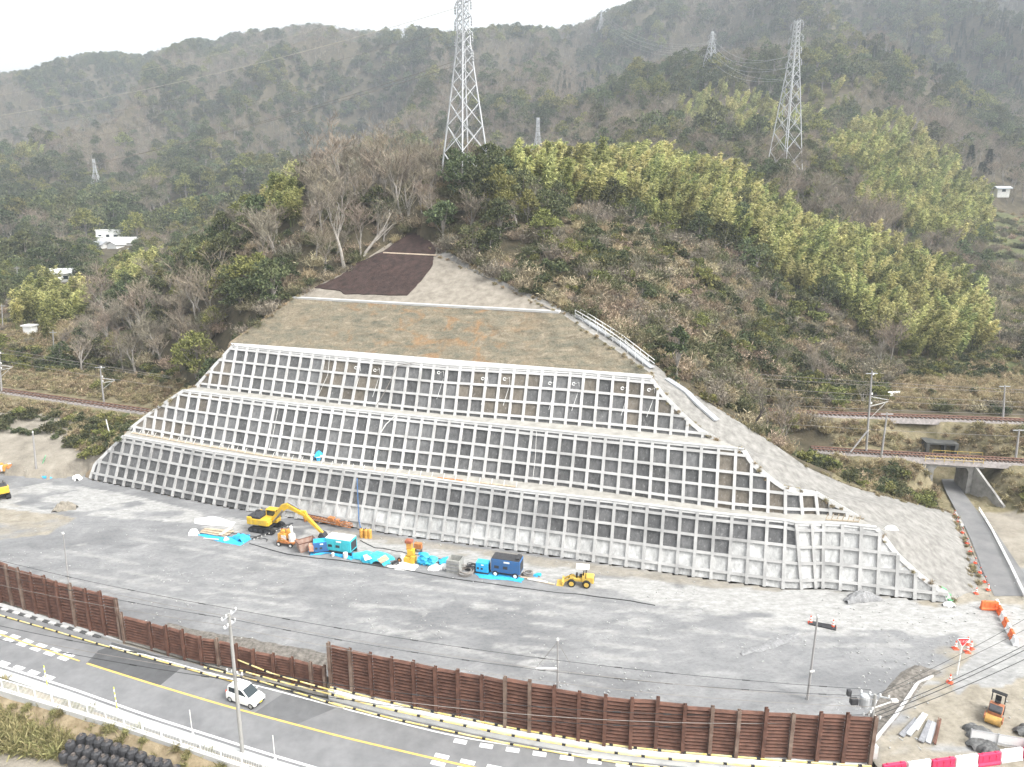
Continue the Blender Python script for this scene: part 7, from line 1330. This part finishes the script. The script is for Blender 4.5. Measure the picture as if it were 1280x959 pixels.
# ------------------------------------------------------------------ low ground: bank, bags, field grass
bk0 = shift(el, -1.35); bk = [bk0 + [0, 0, -.02]] + [shift(el, -1.35 - k) + np.stack([0 * el[:, 0], 0 * el[:, 0], -z + .25 * (fbm(el[:, 0] / 1.2, el[:, 1] / 1.2 + k, 3, 66) - .5)], 1) for k, z in ((.4, .15), (1.0, .35), (1.7, .7), (2.6, 1.2), (3.6, 1.75), (4.6, 2.0))]
tag(grid_mesh('earth_bank', np.array(bk), mat('bank_earth', (.17, .13, .075), .95, col2=(.32, .26, .17), scale=1.2, bump=.6)), 'earth bank dropping from the white roadside fence', 'bank', kind='structure')
rg = random.Random(4); bag0 = None; BM = mat('black_bag', (.018, .018, .02), .55, col2=(.06, .06, .063), scale=4, bump=.4); rows = [((104, 928), (222, 968), 12, -1.35), ((92, 938), (210, 985), 12, -1.75), ((82, 950), (190, 998), 10, -2.3)]
bm_ = MB(); bm_.lathe((0, 0, 0), [(.36, 0), (.45, .12), (.46, .5), (.42, .82), (.30, .95), (.14, .98)], 14); BAGM = bm_.mesh('bulk_bag', BM); tie = MB(); [tie.tube([(.2 * math.cos(a), .2 * math.sin(a), .93), (.1 * math.cos(a), .1 * math.sin(a), 1.12)], .035, 4) for a in (0, 1.57, 3.14, 4.71)]; tie.lathe((0, 0, .97), [(.16, 0), (.09, .1), (.13, .16)], 8); TIEM = tie.mesh('bag_tie', mat('bag_strap', (.10, .085, .075), .7))
for r_, (a, b, n, z) in enumerate(rows):
    A_, B_ = P(*a, z), P(*b, z)
    for i in range(n):
        q = A_ + (B_ - A_) * i / (n - 1); o = bpy.data.objects.new('bulk_bag', BAGM); COL.objects.link(o); o.location = (q[0] + rg.uniform(-.06, .06), q[1] + rg.uniform(-.06, .06), z - .1 + rg.uniform(-.06, .06)); s = rg.uniform(.94, 1.08); o.scale = (s, s * rg.uniform(.92, 1.05), s); o.rotation_euler = (rg.uniform(-.1, .1), rg.uniform(-.1, .1), rg.uniform(0, 6)); c = bpy.data.objects.new('bag_tie', TIEM); COL.objects.link(c); c.parent = o
        tag(o, 'black bulk bag in the ' + ('top row just below the earth bank', 'middle row of the stack', 'bottom row of the stack')[r_], 'bulk bag', 'black bulk bags, ' + ('top row', 'middle row', 'bottom row')[r_])
gp = []
for x, y in zip(RNG.uniform(-60, -14, 15000), RNG.uniform(28, 62, 15000)):
    px, py = pix(x, y, -2.6)
    if inpoly(np.array([px]), np.array([py]), [(-40, 868), (0, 880), (60, 898), (118, 914), (100, 930), (60, 948), (20, 940), (-40, 930)])[0] and len(gp) < 4200: gp.append((x, y, -2.62, random.uniform(.6, 1.2)))
FG = [grow_brush(200 + i, leafmat('field_grass', (.15, .145, .06), (.40, .36, .18), .15, .3), .8, .95, 70, .15, .04) for i in range(2)]
stuff('field_grass', 'tall yellow-green field grass below the road', FG, gp, 'grass')
gp = [(q[0] + RNG.normal(0, .4), q[1] + RNG.normal(0, .4), q[2] - .05, random.uniform(.35, .7)) for k in (1, 2, 3, 4) for q in np.array(bk[k])[::1] if RNG.random() < .45]
stuff('bank_grass', 'short tufts on the earth bank by the white fence', FG, gp, 'grass')
# loose stones over the yard
st = []; yp2 = np.array([P(x, y) for x, y in zip(RNG.uniform(0, 1280, 2600), RNG.uniform(640, 940, 2600))])
ST_ = []
for i in range(3): mb = MB(); mb.box((0, 0, .03), (.2, .16, .1), rz=i); mb.box((.05, .03, .06), (.12, .14, .1), rz=i + .7); ST_.append(mb.mesh('stone', mat('pale_stone', (.3, .3, .29), .95, col2=(.5, .5, .48), scale=2)))
kk = inpoly(yp2[:, 0], yp2[:, 1], yard_poly) & (yp2[:, 1] > np.interp(yp2[:, 0], fy[:, 0], fy[:, 1]) + 1) & (fbm(yp2[:, 0] / 6, yp2[:, 1] / 4, 3, 91) > .5)
stuff('loose_stones', 'loose pale stones scattered over the grey yard', ST_, [(*q[:2], 0.03, random.uniform(.25, .75)) for q in yp2[kk]], 'stones')
# ------------------------------------------------------------------ the air between: an even haze
hz = MB(); hz.box((0, 1780, 380), (5200, 3700, 770)); hz = hz.build('haze', None)
hm = bpy.data.materials.new('haze_air'); hm.use_nodes = True; N = hm.node_tree.nodes; N.remove(N['Principled BSDF']); pv = N.new('ShaderNodeVolumePrincipled'); pv.inputs['Color'].default_value = (.84, .92, 1, 1); pv.inputs['Density'].default_value = .00036; pv.inputs['Anisotropy'].default_value = .2
hm.node_tree.links.new(pv.outputs[0], N['Material Output'].inputs['Volume']); hz.data.materials.clear(); hz.data.materials.append(hm); hz['kind'] = 'stuff'
